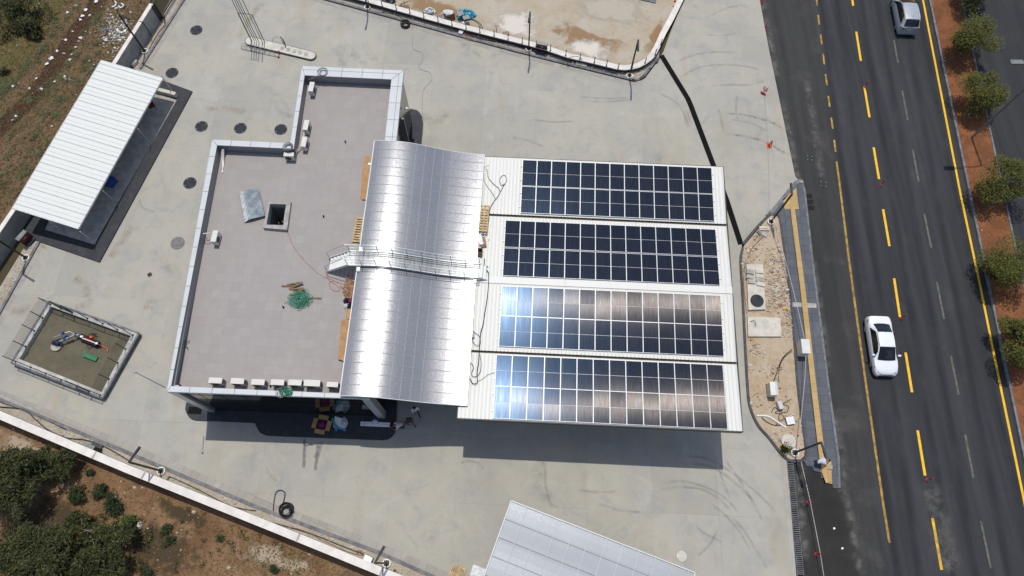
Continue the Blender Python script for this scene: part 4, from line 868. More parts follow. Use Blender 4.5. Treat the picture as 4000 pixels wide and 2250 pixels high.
for side in (NSD[1:3], SSD[4:6]):
    a, b = [P(*zp(*z_), .42) for z_ in side]; q = MB(); q.bar(up(a, FHT * .5), up(b, FHT * .5), .05, .05); q.bar(up(a, .1), up(b, .1), .05, .05); q.bar(a, up(a, FHT), .08, .08); q.bar(b, up(b, FHT), .08, .08); q.build('gate_frame', M['steel_dark'], f)
# pump manifold lying on the sand
t = thing('pump_manifold', 'tangle of blue and white pump pipework with an orange valve box on the sand', 'pump', P(*zp(860, 620), .08))
pz = lambda pts: [P(*zp(x, y), h) for x, y, h in pts]
q = MB(); q.tube(pz([(690, 640, .5), (760, 610, .55), (830, 580, .6), (900, 545, .6), (950, 550, .55)]), .055, 8); q.tube(pz([(640, 580, .45), (700, 560, .5), (760, 528, .55), (840, 510, .5), (900, 540, .5)]), .03, 6); q.build('pipe', M['galv'], t)
for x, y in ((760, 528), (830, 578), (780, 598), (905, 545), (700, 640)): q = MB(); q.tube(pz([(x - 14, y + 7, .52), (x + 14, y - 7, .58)]), .1, 8); q.build('blue_flange', M['blue'], t)
q = MB(); q.tube(pz([(970, 570, .35), (1180, 665, .35)]), .24, 10); q.build('motor_housing', M['steel_dark'], t); q = MB(); q.tube(pz([(640, 640, .2), (720, 660, .2)]), .18, 8); q.build('motor_housing', M['steel_dark'], t)
q = MB(); q.tube(pz([(1015, 590, .62), (1130, 640, .62)]), .06, 6); q.tube(pz([(1100, 570, .5), (1100, 590, .5)]), .12, 6); q.tube(pz([(1190, 665, .3), (1240, 690, .15), (1295, 715, .1), (1298, 750, .1)]), .035, 5); q.build('valve_box', M['orange'], t)
q = MB(); q.tube(pz([(990, 590, .66), (1170, 655, .66)]), .03, 6); q.box(up(P(*zp(1165, 652), .62), 0), (.18, .14, .1)); q.box(P(*zp(985, 570), .62), (.2, .14, .1)); q.build('cap', M['white'], t)
q = MB(); q.disc(P(*zp(690, 690), 0), .38, .08, .16, 18); q.build('base_plate', M['conc_grey'], t)
q = MB()
rnd = random.Random(9)
for i in range(9):
    x, y = rnd.choice(((1110, 560), (700, 630), (1080, 690), (640, 660))); q.tube(smoothline(pz([(x + rnd.uniform(-50, 50), y + rnd.uniform(-35, 35), rnd.uniform(.12, .5)) for _ in range(5)]), 5), .014, 4)
q.build('cable', M['cable'], t)
q = MB(); g4 = [P(*zp(*p), .18) for p in [(1012, 758), (1180, 815), (1150, 866), (990, 803)]]; q.prism([p.to_2d() for p in g4], .10, .2); q.bar(up(g4[0], .03), up(g4[1], .03), .03, .03); q.bar(up(g4[3], .03), up(g4[2], .03), .03, .03); tag(q.build('green_board', M['green_board']), 'flat green board lying on the sand inside the pit', 'board')

# ================================================================== MANHOLE COVERS
def manhole(x, y, rpx, label, m='manhole', z=.004, h=.0, rim=True, group='manhole covers'):
    c = P(x, y, h); r = (P(x + rpx, y, h) - c).length
    t = thing('manhole_cover', label, 'manhole cover', (c.x, c.y, h), group=group)
    q = MB(); q.disc(c, r, h + z, h + z + .012, 32); q.build('lid', M[m], t)
    if rim:
        q = MB(); n = 32; q.add([(c.x + rr * math.cos(2 * math.pi * i / n), c.y + rr * math.sin(2 * math.pi * i / n), h + z + .004) for rr in (r, r * 1.06) for i in range(n)], [[i, n + i, n + (i + 1) % n, (i + 1) % n] for i in range(n)]); q.build('rim', M['kerb'], t)
    q = MB()
    for a in (.6, 2.2, 3.75, 5.3): q.disc(c + Vector((math.cos(a), math.sin(a), 0)) * r * .82, .035, h + z + .013, h + z + .02, 8)
    q.build('bolt', M['kerb_light'], t); return t
for x, y, r, lb in ((767, 118, 23, 'black round manhole cover beside the vent pipes, nearest the far gate'), (672, 285, 24, 'black round manhole cover by the shed corner post'), (787, 494, 24, 'westernmost of the three black manhole covers in a line above the building'), (939, 501, 24, 'middle one of the three black manhole covers in a line above the building'), (1097, 506, 24, 'black manhole cover close to the notch of the building wall'), (742, 715, 25, 'black manhole cover between the shed and the building'), ):
    manhole(x, y, r, lb)
manhole(694, 950, 26, 'faded grey dusty manhole cover beside the long west parapet', 'manhole_grey')
manhole(585, 1073, 9.5, 'small black drain cover alone on the pale concrete', 'manhole', rim=False)
manhole(2663, 2172, 21, 'pale concrete manhole cover on the forecourt beside the lower canopy', 'conc_pale')
manhole(3163, 617, 14, 'dark round road manhole beside the concrete edge', 'manhole', h=-.02, rim=False)
manhole(3216, 719, 17, 'dusty faint road manhole near the tip of the sidewalk', 'shoulder', h=-.02, rim=False)
t = thing('drain_grate', 'row of three square iron gully grates beside the sidewalk kerb', 'drain grate', P(3163, 785, -.02))
for i, yy in enumerate((766, 789, 812)):
    q = MB(); c = P(3160 + i * 4, yy, -.02)
    for j in range(7): q.bar(c + Vector((-.22 + j * .073, -.2, .006)), c + Vector((-.18 + j * .073, .2, .006)), .035, .02)
    q.build('grate', M['black'], t)
q = MB()
for i in range(5): c = P(163 + i * 4, 963 + i * 1.2, .0); q.bar(up(c + Vector((-.05, .14, 0)), .008), up(c + Vector((.06, -.14, 0)), .008), .03, .012)
tag(q.build('gully_grate', M['ochre']), 'tiny slotted gully grate at the foot of the shed floor', 'drain grate')
def trench(label, px, wd, slat, mats):
    t = thing('trench_drain', label, 'drain', P(*px[len(px) // 2], 0)); pts = [P(x, y, .004) for x, y in px]
    q = MB(); q.ribbon(pts, wd, .004); q.build('channel', M['black'], t)
    q = MB()
    for a, b in zip(pts[:-1], pts[1:]):
        L_ = (b - a).length; d = (b - a) / L_; n_ = Vector((-d.y, d.x, 0)); k = int(L_ / slat)
        for i in range(k):
            c = a + d * (i + .5) * slat; q.bar(up(c - n_ * wd * .46, .01), up(c + n_ * wd * .46, .01), slat * .38, .012)
        for s in (-1, 1): q.bar(up(a + n_ * s * wd * .49, .012), up(b + n_ * s * wd * .49, .012), .025, .016)
    q.build('grating', M[mats], t); return t
trench('long black trench drain bending across the forecourt and under the solar canopy', [(2583, 216), (2686, 384), (2697, 409), (2790, 655), (2838, 782), (2894, 955)], .42, .10, 'black')
trench('slatted grey trench drain along the concrete edge beside the dark patch', [(3085, 1800), (3128, 2250), (3160, 2560)], .42, .12, 'kerb')

# ================================================================== VENT ISLAND
zv = lambda x, y: (880 + x * .1863, y * .1863)
va, vb = P(*zv(520, 852), .16), P(*zv(1795, 1160), .16); vd = (vb - va).normalized(); vn = Vector((-vd.y, vd.x, 0))
t = thing('vent_island', 'long white rounded concrete island with five round caps in a row', 'island', (va + vb) / 2 - Vector((0, 0, .16)))
def stadium(r):
    o = []
    for i in range(13): a = math.pi / 2 + math.pi * i / 12; o.append(va + vd * math.cos(a) * r + vn * math.sin(a) * r)
    for i in range(13): a = -math.pi / 2 + math.pi * i / 12; o.append(vb + vd * math.cos(a) * r + vn * math.sin(a) * r)
    return [p.to_2d() for p in o]
q = MB(); q.prism(stadium(.46), 0, .15); q.build('kerb', M['kerb_dark'], t)
q = MB(); q.prism(stadium(.40), .05, .17); q.build('island_top', M['conc_pale'], t)
for x, y in ((1195, 1008), (1321, 1040), (1446, 1072), (1570, 1100), (1693, 1130)):
    q = MB(); q.disc(P(*zv(x, y), .17), .19, .16, .195, 20); q.build('round_cap', M['conc_grey'], t)
    
t = thing('vent_pipes', 'five tall grey vent pipes held by a crossbar frame on the white island', 'vent pipe', P(*zv(690, 880), .17))
for x, y in ((560, 862), (610, 866), (658, 878), (706, 888), (786, 905)):
    q = MB(); b = P(*zv(x, y), .17); q.tube([b, up(b, 6.0)], .032, 7); q.tube([up(b, 5.95), up(b, 6.1)], .055, 7); q.build('pipe', M['steel_grey'], t)
q = MB(); b0, b1 = P(*zv(545, 850), .17), P(*zv(828, 890), .17)
q.bar(b0, up(b0, 3.35), .06, .06); q.bar(b1, up(b1, 3.35), .06, .06); q.bar(up(b0, 3.33), up(b1, 3.33), .05, .06); q.build('support_frame', M['steel_grey'], t)
t = thing('ladder_frame', 'dark metal ladder frame lying along the white island with red end caps', 'ladder', P(*zv(730, 1030), 0))
q = MB(); r0, r1, s0, s1 = P(*zv(335, 905), .25), P(*zv(1115, 1080), .25), P(*zv(330, 1015), .1), P(*zv(1115, 1188), .1)
q.bar(r0, r1, .03, .03); q.bar(s0, s1, .04, .04)
for i in range(9): q.bar(r0.lerp(r1, i / 8), s0.lerp(s1, i / 8), .025, .025)
q.build('frame', M['steel_grey'], t)
for p in (r1, s1): q = MB(); q.lathe(up(p, -.06), [(.1, 0), (.09, .08), (.03, .14)], 10); q.build('end_cap', M['red'], t)
q = MB(); q.tube(smoothline(pz([]) if 0 else [P(*zv(x, y), h) for x, y, h in ((1262, 990, .2), (1248, 920, .35), (1220, 850, .45), (1160, 778, .3))], 5), .045, 6); tag(q.build('hose', M['cable']), 'short thick black hose curving off the white vent island', 'hose')
q = MB(); q.tube(smoothline([P(*zv(x, y), h) for x, y, h in ((1155, 775, .2), (1060, 770, .05), (990, 820, .03), (990, 890, .18), (1010, 930, .18))], 6), .012, 4); tag(q.build('wire', M['cable_grey']), 'thin looping grey wire beside the short black hose', 'cable')

# ================================================================== STREET LIGHTS
def light_pole(label, base, topz, arm, ground=.03, h=4.5):
    b = P(*base, ground)
    t = thing('light_pole', label, 'lamp post', b, group='square lamp posts round the forecourt')
    q = MB(); n = 20; q.add([(b.x + rr * math.cos(2 * math.pi * i / n), b.y + rr * math.sin(2 * math.pi * i / n), ground + zz) for rr, zz in ((.28, 0), (.28, .14), (.19, .14)) for i in range(n)], [[r_ * n + i, r_ * n + (i + 1) % n, (r_ + 1) * n + (i + 1) % n, (r_ + 1) * n + i] for r_ in (0, 1) for i in range(n)]); q.build('base_ring', M['white_wall'], t)
    q = MB(); q.box(up(b, .09), (.34, .34, .14)); q.build('base_plate', M['steel_dark'], t)
    q = MB(); q.bar(up(b, .1), up(b, h), .11, .11); q.build('pole', M['steel_dark'], t)
    a = Vector((arm[0], arm[1], 0)); q = MB(); q.bar(up(b, h - .03), up(b, h + .02) + a, .12, .1); q.build('arm', M['steel_dark'], t)
    q = MB(); e = up(b, h - .03) + a; q.bar(e - a * .45, e, .16, .05); q.build('lamp_head', M['black'], t); return t
light_pole('dark lamp post beside the low wall, by the wooden stool', (2065, 194), None, (-.15, -1.1))
light_pole('dark lamp post at the rounded corner of the low wall', (2458, 298), None, (-.1, -1.1))
light_pole('dark lamp post at the low wall near the black hose coil', (1436, 31), None, (-.1, -1.1))
light_pole('dark lamp post in front of the tall grey wall above the shed', (567, 202), None, (.95, -.55))
light_pole('dark lamp post in front of the tall grey wall below the shed', (104, 1009), None, (.95, -.55))
light_pole('dark lamp post beside the long white wall, near the dark red hydrant box', (632, 1840), None, (.5, .95))
light_pole('dark lamp post beside the long white wall, near the grey meter box', (1511, 2200), None, (.5, .95))
light_pole('dark lamp post at the upper tip of the rubble island', (3010, 868), None, (.05, .9), .09)
light_pole('dark lamp post at the lower tip of the rubble island', (3103, 1769), None, (.15, -.95), .09)
b = P(3795, 538, .09); t = thing('street_light', 'tall grey street light column in the red median soil', 'lamp post', b)
q = MB(); q.tube([b, up(b, 9.0)], .09, 10, r1=.06); q.build('pole', M['steel_grey'], t)
q = MB(); q.tube(smoothline([up(b, 8.9), up(b, 9.3) + Vector((-.6, 0, 0)), up(b, 9.4) + Vector((-2.2, 0, 0))], 5), .045, 6); q.build('arm', M['steel_grey'], t)
q = MB(); q.box(up(b, 9.38) + Vector((-2.6, 0, 0)), (.9, .36, .12)); q.build('lamp_head', M['steel_grey'], t)

# ================================================================== HYDRANT BOXES, METER BOXES, CABINETS
def hydrant(label, base, ang, h0=.03):
    b = P(*base, h0); t = thing('hydrant_cabinet', label, 'hydrant box', b, ang, 'dark red hydrant boxes')
    q = MB(); q.box((0, 0, .62), (.78, .22, .75)); local(t, q).build('box', M['dark_red'], t)
    q = MB(); q.box((0, .0, 1.03), (.9, .36, .06)); local(t, q).build('hood', M['steel_grey'], t)
    for s in (-1, 1): q = MB(); q.box((s * .42, 0, .5), (.06, .26, 1.0)); local(t, q).build('leg', M['steel_dark'], t)
    q = MB(); q.box((0, -.12, .72), (.26, .012, .04)); local(t, q).build('handle', M['white_wall'], t)
    q = MB(); q.box((0, -.1, .12), (.8, .5, .2)); local(t, q).build('foot', M['kerb_dark'], t)
hydrant('dark red hydrant box on black legs at the low white wall', (2116, 201), R(-15))
hydrant('dark red hydrant box against the tall grey wall below the shed', (116, 942), R(61))
hydrant('dark red hydrant box seen from above behind the long white wall', (377, 1752), R(157))
def cabinet(name, label, base, sz, rz, m, h0, ridge=False, door=True):
    b = P(*base, h0); t = thing(name, label, 'utility box', b, rz)
    q = MB(); q.box((0, 0, sz[2] / 2), sz); local(t, q).build('housing', M[m], t)
    q = MB()
    if ridge:
        w_, d_, z_ = sz[0] * 1.06, sz[1] * 1.04, sz[2] + .004; q.add([(-w_ / 2, -d_ / 2, z_), (w_ / 2, -d_ / 2, z_), (w_ / 2, d_ / 2, z_), (-w_ / 2, d_ / 2, z_), (.06, -d_ / 2, z_ + .1), (.06, d_ / 2, z_ + .1)], [[0, 4, 5, 3], [4, 1, 2, 5], [0, 1, 4], [2, 3, 5]])
    else: q.box((0, 0, sz[2] + .02), (sz[0] * 1.07, sz[1] * 1.05, .036))
    local(t, q).build('lid', M['white_metal'] if m != 'galv' else M['galv'], t)
    if door:
        q = MB(); q.box((-sz[0] / 2 - .006, 0, sz[2] * .5), (.012, sz[1] * .86, sz[2] * .84)); local(t, q).build('door', M[m], t)
    q = MB(); q.box((0, 0, .03), (sz[0] * 1.1, sz[1] * 1.1, .06)); local(t, q).build('plinth', M['kerb_dark'], t); return t
cabinet('utility_cabinet', 'tall white utility cabinet standing across the yellow tactile strip', (3126, 1368), (.56, 1.02, 1.0), R(-3), 'ac_white', .1)
cabinet('utility_cabinet', 'white ridged-top electrical cabinet on the bare island soil', (3008, 1528), (.5, .92, .8), R(-2), 'ac_white', .07, True)
cabinet('meter_box', 'small pale meter box among black cables on the island', (3042, 1586), (.3, .55, .38), R(12), 'ac_white', .07, True)
cabinet('meter_box', 'low grey junction box near the round concrete cover', (3083, 1645), (.52, .5, .2), R(8), 'galv', .07, False, False)
cabinet('meter_box', 'grey meter box behind the long white wall', (1440, 2186), (.5, .42, .34), R(-22), 'galv', .03, False)
cabinet('junction_box', 'white junction box with red cables at the low white wall', (1801, 132), (.34, .34, .22), R(-15), 'white', .03, False, False)
q = MB(); q.prism([p.to_2d() for p in PP([(2254, 238), (2293, 249), (2291, 268), (2246, 256)])], .03, .2); tag(q.build('chamber_slab', M['kerb_light']), 'pale grey chamber slab in the verge by the low wall', 'slab')
q = MB(); q.prism([p.to_2d() for p in PP([(2234, 239), (2243, 241), (2242, 254), (2233, 252)])], .03, .12); tag(q.build('timber_offcut', M['wood']), 'short timber offcut beside the pale grey chamber slab', 'timber')
for x, y, a, s, lb in ((2512, 300, 38, (.62, .2, .16), 'long loose kerb block at the rounded corner of the verge'), (2538, 268, 50, (.2, .18, .14), 'small loose kerb block in the middle of the corner verge'), (2566, 240, 55, (.28, .2, .14), 'loose kerb block nearest the trench drain')):
    q = MB(); q.box(P(x, y, .10), s, R(a)); tag(q.build('kerb_block', M['kerb_dark']), lb, 'kerb block')
# concrete chamber on the island
t = thing('concrete_chamber', 'pale raised concrete chamber with a black round lid', 'chamber', P(2955, 1130, .05))
q = MB(); q.prism([p.to_2d() for p in PP([(2916, 1032), (2980, 1032), (2986, 1130), (2991, 1208), (2924, 1210), (2919, 1100)], .28)], .05, .28); q.build('chamber_body', M['conc_pale'], t)
q = MB(); q.disc(P(2957, 1175, .28), .50, .282, .31, 32); q.build('lid', M['manhole'], t)
for i, (x, y, a, lb) in enumerate(((2931, 1062, -12, 'upper left of the loose blocks on the chamber'), (2966, 1060, -4, 'upper right of the loose blocks on the chamber'), (2931, 1082, -15, 'middle left pale block on the chamber'), (2967, 1079, -12, 'middle right grey block on the chamber'), (2937, 1100, -5, 'lower left flat block on the chamber'), (2972, 1110, -14, 'lower right block on the chamber, nearest the black lid'), (2968, 1093, -9, 'pale block just above the lowest right one on the chamber'))):
    q = MB(); q.box(P(x, y, .345), (.58, .32, .12), R(a)); tag(q.build('concrete_block', M[('conc_grey', 'conc_pale')[i % 2]]), lb, 'block', 'loose blocks on the chamber')
q = MB(); q.prism([p.to_2d() for p in PP([(2921, 1237), (3048, 1241), (3053, 1314), (2923, 1314)], .24)], .06, .24); 
t = thing('concrete_slab', 'big white concrete slab lying below the chamber with a black lid', 'slab', P(2985, 1278, .06)); q.build('slab', M['conc_pale'], t)
q = MB(); q.tube(smoothline([P(x, y, h) for x, y, h in ((2931, 1256, .3), (2945, 1252, .4), (2952, 1262, .45), (2951, 1275, .3))], 5), .02, 5); q.build('cable_end', M['cable'], t)
q = MB()
for x, y in ((3014, 1264), (3020, 1264), (3026, 1264), (3030, 1270), (3030, 1280), (3015, 1290), (3024, 1290)): q.disc(P(x, y, .24), .03, .241, .25, 8)
q.build('anchor_bolt', M['conc_grey'], t)
for x, y, w_, d_, a, m, lb in ((2985, 893, 38, 14, -3, 'conc_pale', 'pale slotted concrete trough near the upper island lamp post'), (2987, 915, 20, 17, -35, 'kerb_light', 'pale square concrete tile below the slotted trough'), (2965, 911, 9, 18, 30, 'kerb', 'dark grey paving stone beside the pale square tile')):
    s0 = (P(x + w_ / 2, y, .1) - P(x - w_ / 2, y, .1)).length; s1 = (P(x, y - d_ / 2, .1) - P(x, y + d_ / 2, .1)).length
    q = MB(); q.box(P(x, y, .13), (s0, s1, .12), R(a)); 
    if w_ == 38: q.box(P(x, y, .192), (s0 * .8, s1 * .25, .01), R(a), 1)
    tag(q.build('concrete_block', [M[m], M['terracotta']]), lb, 'block')
t = thing('round_cover', 'round pale concrete cover with a small red mark at the lower island tip', 'cover', P(3077, 1725, .07))
q = MB(); q.disc(P(3077, 1725, 0), .5, .06, .2, 28); q.build('cover', M['conc_pale'], t)
q = MB(); q.disc(P(3066, 1726, .2), .07, .201, .206, 10); q.build('red_mark', M['orange'], t)
def cable(label, pts, r, m='cable', h=.1, name='cable', n=6, cat='cable'):
    q = MB(); q.tube(smoothline([P(p[0], p[1], p[2] if len(p) > 2 else h) for p in pts], n), r, 5); return tag(q.build(name, M[m]), label, cat)
zi = lambda x, y: (2880 + x * .3451, 1440 + y * .3451)
cable('white plastic pipe curving over the bare island soil', [zi(*p) for p in ((220, 535), (290, 532), (360, 545), (440, 595), (550, 668))], .06, 'white', .13, 'pipe', cat='pipe')
cable('black cable bundle running from the kerb to the ridged cabinet', [(3094, 1365), (3070, 1385), (3056, 1402), (3045, 1425), (3035, 1455), (3022, 1490)], .035)
cable('second black cable beside the bundle feeding the ridged cabinet', [(3095, 1372), (3066, 1394), (3050, 1420), (3043, 1450), (3042, 1490)], .02)
cable('looped black cables round the small meter box on the island', [zi(*p) for p in ((610, 345), (560, 375), (520, 400), (580, 430), (560, 490), (500, 500), (470, 540), (480, 590), (530, 560), (490, 500))], .022)
cable('black cables curving below the white pipe on the island', [zi(*p) for p in ((275, 550), (330, 600), (420, 640), (520, 640))], .03)
cable('black cables bunched beside the small meter box', [zi(*p) for p in ((385, 500), (420, 440), (460, 470), (430, 500), (480, 510))], .025)
cable('thin dark cable beside the pale square tile on the island', [(2977, 928), (2955, 950), (2935, 975), (2920, 1010)], .022)
cable('brown cable lying along the inner side of the island kerb', [(2912, 1025), (2907, 1060), (2906, 1120), (2914, 1200), (2917, 1225)], .035, 'terracotta')

# ================================================================== CABLES on the forecourt and verges
def coil(label, c, r, h, turns, m, rt, jitter=.12, tilt=0, name='hose_coil', cat='hose coil'):
    rnd = random.Random(int(c.x * 100)); pts = []
    for i in range(turns * 14):
        a = 2 * math.pi * i / 14; k = i // 14; rr = r * (.78 + .22 * math.sin(k * 2.3 + 1)) + rnd.uniform(-1, 1) * jitter * r * .3
        pts.append(Vector((c.x + rr * math.cos(a) + .05 * math.sin(k * 1.7), c.y + rr * math.sin(a) + .06 * math.cos(k * 2.1), c.z + rt + (k * rt * h) + .01 * math.sin(a * 3))))
    q = MB(); q.tube(smoothline(pts, 2), rt, 5); return q
q = coil('', P(1585, 99, .02), .40, 1.0, 7, 'cable', .035); tag(q.build('hose_coil', M['cable']), 'coil of thick black hose on the kerb at the low white wall', 'hose coil')
q = coil('', P(1121, 1995, .02), .47, .9, 9, 'cable', .035); q.tube(smoothline([P(*p, .05) for p in ((1100, 1983), (1110, 1950), (1112, 1925), (1095, 1915), (1078, 1925), (1070, 1960), (1067, 2005))], 6), .035, 5); tag(q.build('hose_coil', M['cable']), 'coil of thick black hose with a loose loop by the long white wall', 'hose coil')
cable('long thin grey cable snaking over the concrete from the low wall to the building', [(1613, 60, .4), (1612, 110), (1613, 150), (1612, 180), (1620, 195), (1645, 205), (1652, 230), (1635, 262), (1655, 275), (1680, 285), (1687, 310), (1676, 325), (1655, 350), (1650, 380), (1650, 440), (1655, 470), (1650, 540)], .014, 'cable_grey', .02)
cable('black cable lying along the verge of the low wall', [(1470, 46), (1540, 55), (1600, 85), (1700, 110), (1790, 125)], .022)
cable('black cables running on from the junction box along the low wall', [(1830, 135), (1880, 152), (1960, 165), (2000, 172), (2030, 182), (2060, 190), (2085, 200), (2098, 215)], .03)
cable('red cable tangle spilling from the white junction box', [(1812, 128, .2), (1830, 145), (1845, 138), (1820, 140), (1835, 152), (1852, 146), (1815, 150), (1860, 160)], .025, 'cable_red')
cable('black cable on the verge near the rounded corner', [(2165, 234), (2200, 245), (2230, 256), (2290, 268), (2350, 280), (2400, 285), (2412, 298)], .026)
cable('large black cable hoop leaning by the pale chamber slab', [(2222, 262, .1), (2216, 245, .4), (2222, 228, .7), (2245, 220, .9), (2268, 226, .7), (2276, 242, .3)], .022)
cable('dark cable curving over the verge beside the long white wall', [(-20, 1588), (90, 1600), (140, 1640), (190, 1680), (260, 1710), (330, 1718), (400, 1740), (480, 1785), (520, 1810)], .04)
cable('second dark cable along the kerb above the long white wall', [(0, 1570), (100, 1605), (180, 1640), (260, 1680)], .03)
cable('dark cable stretched along the lower verge past the hose coil', [(660, 1860), (760, 1905), (900, 1975), (1000, 1995)], .03)
cable('dark cables running along the verge to the grey meter box', [(1060, 2040), (1150, 2065), (1230, 2090), (1330, 2130), (1420, 2165)], .035)
cable('brown cable along the verge parallel to the dark ones', [(1090, 2050), (1180, 2070), (1260, 2110), (1360, 2155), (1420, 2170)], .025, 'terracotta')
cable('brown cable in the verge under the tall grey wall', [(645, 95), (620, 125), (598, 160), (583, 190)], .03, 'terracotta')
t = thing('wall_bracket', 'black steel frame leaning on the tall grey wall', 'frame', P(585, 140, 0))
q = MB(); f0, f1 = P(582, 137, .1), P(594, 140, .1); q.bar(f0, up(f0, 1.7), .05, .05); q.bar(f1, up(f1, 1.7), .05, .05); q.bar(up(f0, 1.68), up(f1, 1.68), .05, .05); q.build('frame', M['steel_dark'], t)
for x, y, a, m, lb in ((507, 240, 60, 'conc_grey', 'left one of two grey blocks beside the shed roof corner'), (524, 247, 60, 'conc_pale', 'right one of two grey blocks beside the shed roof corner')):
    q = MB(); q.box(P(x, y, .18), (.62, .3, .3), R(a)); tag(q.build('concrete_block', M[m]), lb, 'block')
q = MB(); rnd = random.Random(2)
for i in range(22): stone(q, P(1408 + rnd.uniform(-12, 12), 2157 + rnd.uniform(-8, 8), .03), rnd.uniform(.05, .1), rnd)
tag(q.build('rubble', M['terracotta']), 'small ochre heap of rubble beside the grey meter box', 'rubble', kind='stuff')
q = MB(); q.box(P(1215, 2086, .05), (.12, .1, .06)); tag(q.build('orange_scrap', M['orange']), 'bright orange scrap on the verge of the long white wall', 'scrap')

# ================================================================== THINGS IN THE SANDY LOT
def blob(c, sx, sy, sz, seed, n=12, m=7, rough=.25):
    rnd = random.Random(seed); vs = []; q = MB()
    for j in range(m):
        f = j / (m - 1); rr = math.cos(f * math.pi / 2) ** .6
        vs += [(c.x + sx * rr * math.cos(2 * math.pi * i / n) * rnd.uniform(1 - rough, 1 + rough), c.y + sy * rr * math.sin(2 * math.pi * i / n) * rnd.uniform(1 - rough, 1 + rough), c.z + sz * f * rnd.uniform(1 - rough, 1 + rough * .5)) for i in range(n)]
    q.add(vs, [[j * n + i, j * n + (i + 1) % n, (j + 1) * n + (i + 1) % n, (j + 1) * n + i] for j in range(m - 1) for i in range(n)] + [[(m - 1) * n + i for i in range(n)]]); return q
zl = lambda x, y: (1380 + x * .2717, y * .2717)
q = blob(P(*zl(1095, 175), 0), .50, .36, .5, 4); tag(q.build('sack', M['plastic']), 'bulging pale plastic sack behind the low white wall', 'sack')
t = thing('wrapped_box', 'brown carton under crumpled white plastic behind the low wall', 'box', P(*zl(1380, 200), 0))
q = MB(); q.box(P(*zl(1385, 215), .3), (.8, .55, .6), R(22)); q.build('carton', M['wood_dark'], t); q = blob(P(*zl(1360, 175), .6), .42, .3, .12, 8); q.build('plastic_wrap', M['plastic'], t)
q = blob(P(*zl(1300, 235), 0), .45, .4, .3, 12); tag(q.build('dirty_sack', M['conc_grey']), 'dirty grey sack slumped beside the wrapped carton', 'sack')
q = blob(P(*zl(1620, 215), 0), .85, .58, .5, 6, 16, 8); tag(q.build('tarp_heap', M['tarp']), 'heap covered by a bright blue plastic tarp', 'tarp')
for x, y, a, lb in ((1555, 215, 30, 'grey square panel leaning on the blue tarp heap'), (1640, 275, 15, 'second grey panel lying at the foot of the blue tarp')):
    q = MB(); q.obox(P(x and zl(x, y)[0], zl(x, y)[1], .5) - Vector((.25, .2, 0)), Vector((.48, .22, 0)), Vector((-.18, .38, .05)), (0, 0, .05)); tag(q.build('grey_panel', M['kerb_light']), lb, 'panel')
q = MB(); q.box(P(*zl(1590, 340), .15), (.16, .3, .3), R(-15)); tag(q.build('white_carton', M['white']), 'small white carton with grey bands beside the low wall', 'carton')
cable('arch of black flexible conduits springing over the low wall', [(*zl(1580, 300), .5), (*zl(1640, 275), .9), (*zl(1720, 280), 1.0), (*zl(1800, 320), .8), (*zl(1850, 380), .4), (*zl(1860, 440), .1)], .035)
cable('second black conduit arching beside the first over the low wall', [(*zl(1600, 310), .4), (*zl(1680, 285), .8), (*zl(1770, 320), .8), (*zl(1830, 390), .4), (*zl(1840, 440), .1)], .03)
q = MB()
for i in range(7): a = P(*zl(640 + i * 14, 100 - i * 8), .08 + i * .03); q.bar(a, a + Vector((.35 - .1 * (i % 3), .22 + .1 * (i % 2), .05)), .05, .05)
for i in range(4): a = P(*zl(690 + i * 8, 115 + i * 3), .1); q.bar(a, a + Vector((.55, .22 + .05 * i, .02)), .05, .05)
tag(q.build('timber_pile', M['wood_dark']), 'pile of dark scrap timber behind the low white wall', 'timber')
q = blob(P(*zl(500, 15), 0), .6, .4, .35, 15); tag(q.build('dark_heap', M['bag_black']), 'black plastic heap at the top edge behind the low wall', 'heap')
q = blob(P(*zl(400, -15), 0), .7, .4, .3, 16); tag(q.build('rubble_sack', M['plastic']), 'pale green and white sack heap at the top edge', 'sack')
t = thing('wooden_stool', 'small slatted wooden stool on the white ground behind the wall', 'stool', P(*zl(2200, 520), 0), R(10))
for i in range(4): q = MB(); q.box((-.2 + i * .13, 0, .36), (.08, .42, .03)); local(t, q).build('slat', M['wood_dark'], t)
for sx in (-1, 1):
    for sy in (-1, 1): q = MB(); q.box((sx * .22, sy * .18, .17), (.05, .05, .34)); local(t, q).build('leg', M['wood_dark'], t)
t = thing('bent_rod', 'bent iron rod with an oval loop stuck in the ground', 'rod', P(*zl(2060, 490), 0))
q = MB(); b = P(*zl(2060, 490), 0); q.tube([b, up(b, .75)], .03, 5); q.tube([up(b, .75) + Vector((.12 * math.cos(a), .1, .12 * math.sin(a) + .1)) for a in np.linspace(0, 6.3, 12)], .02, 4); q.build('rod', M['steel_dark'], t)
q = MB(); q.prism([p.to_2d() for p in PP([(2500, -40), (2566, -40), (2562, 13), (2494, -2)])], -.02, .06); tag(q.build('steel_plate', M['kerb']), 'grey flat plate at the top edge of the sandy lot', 'plate')

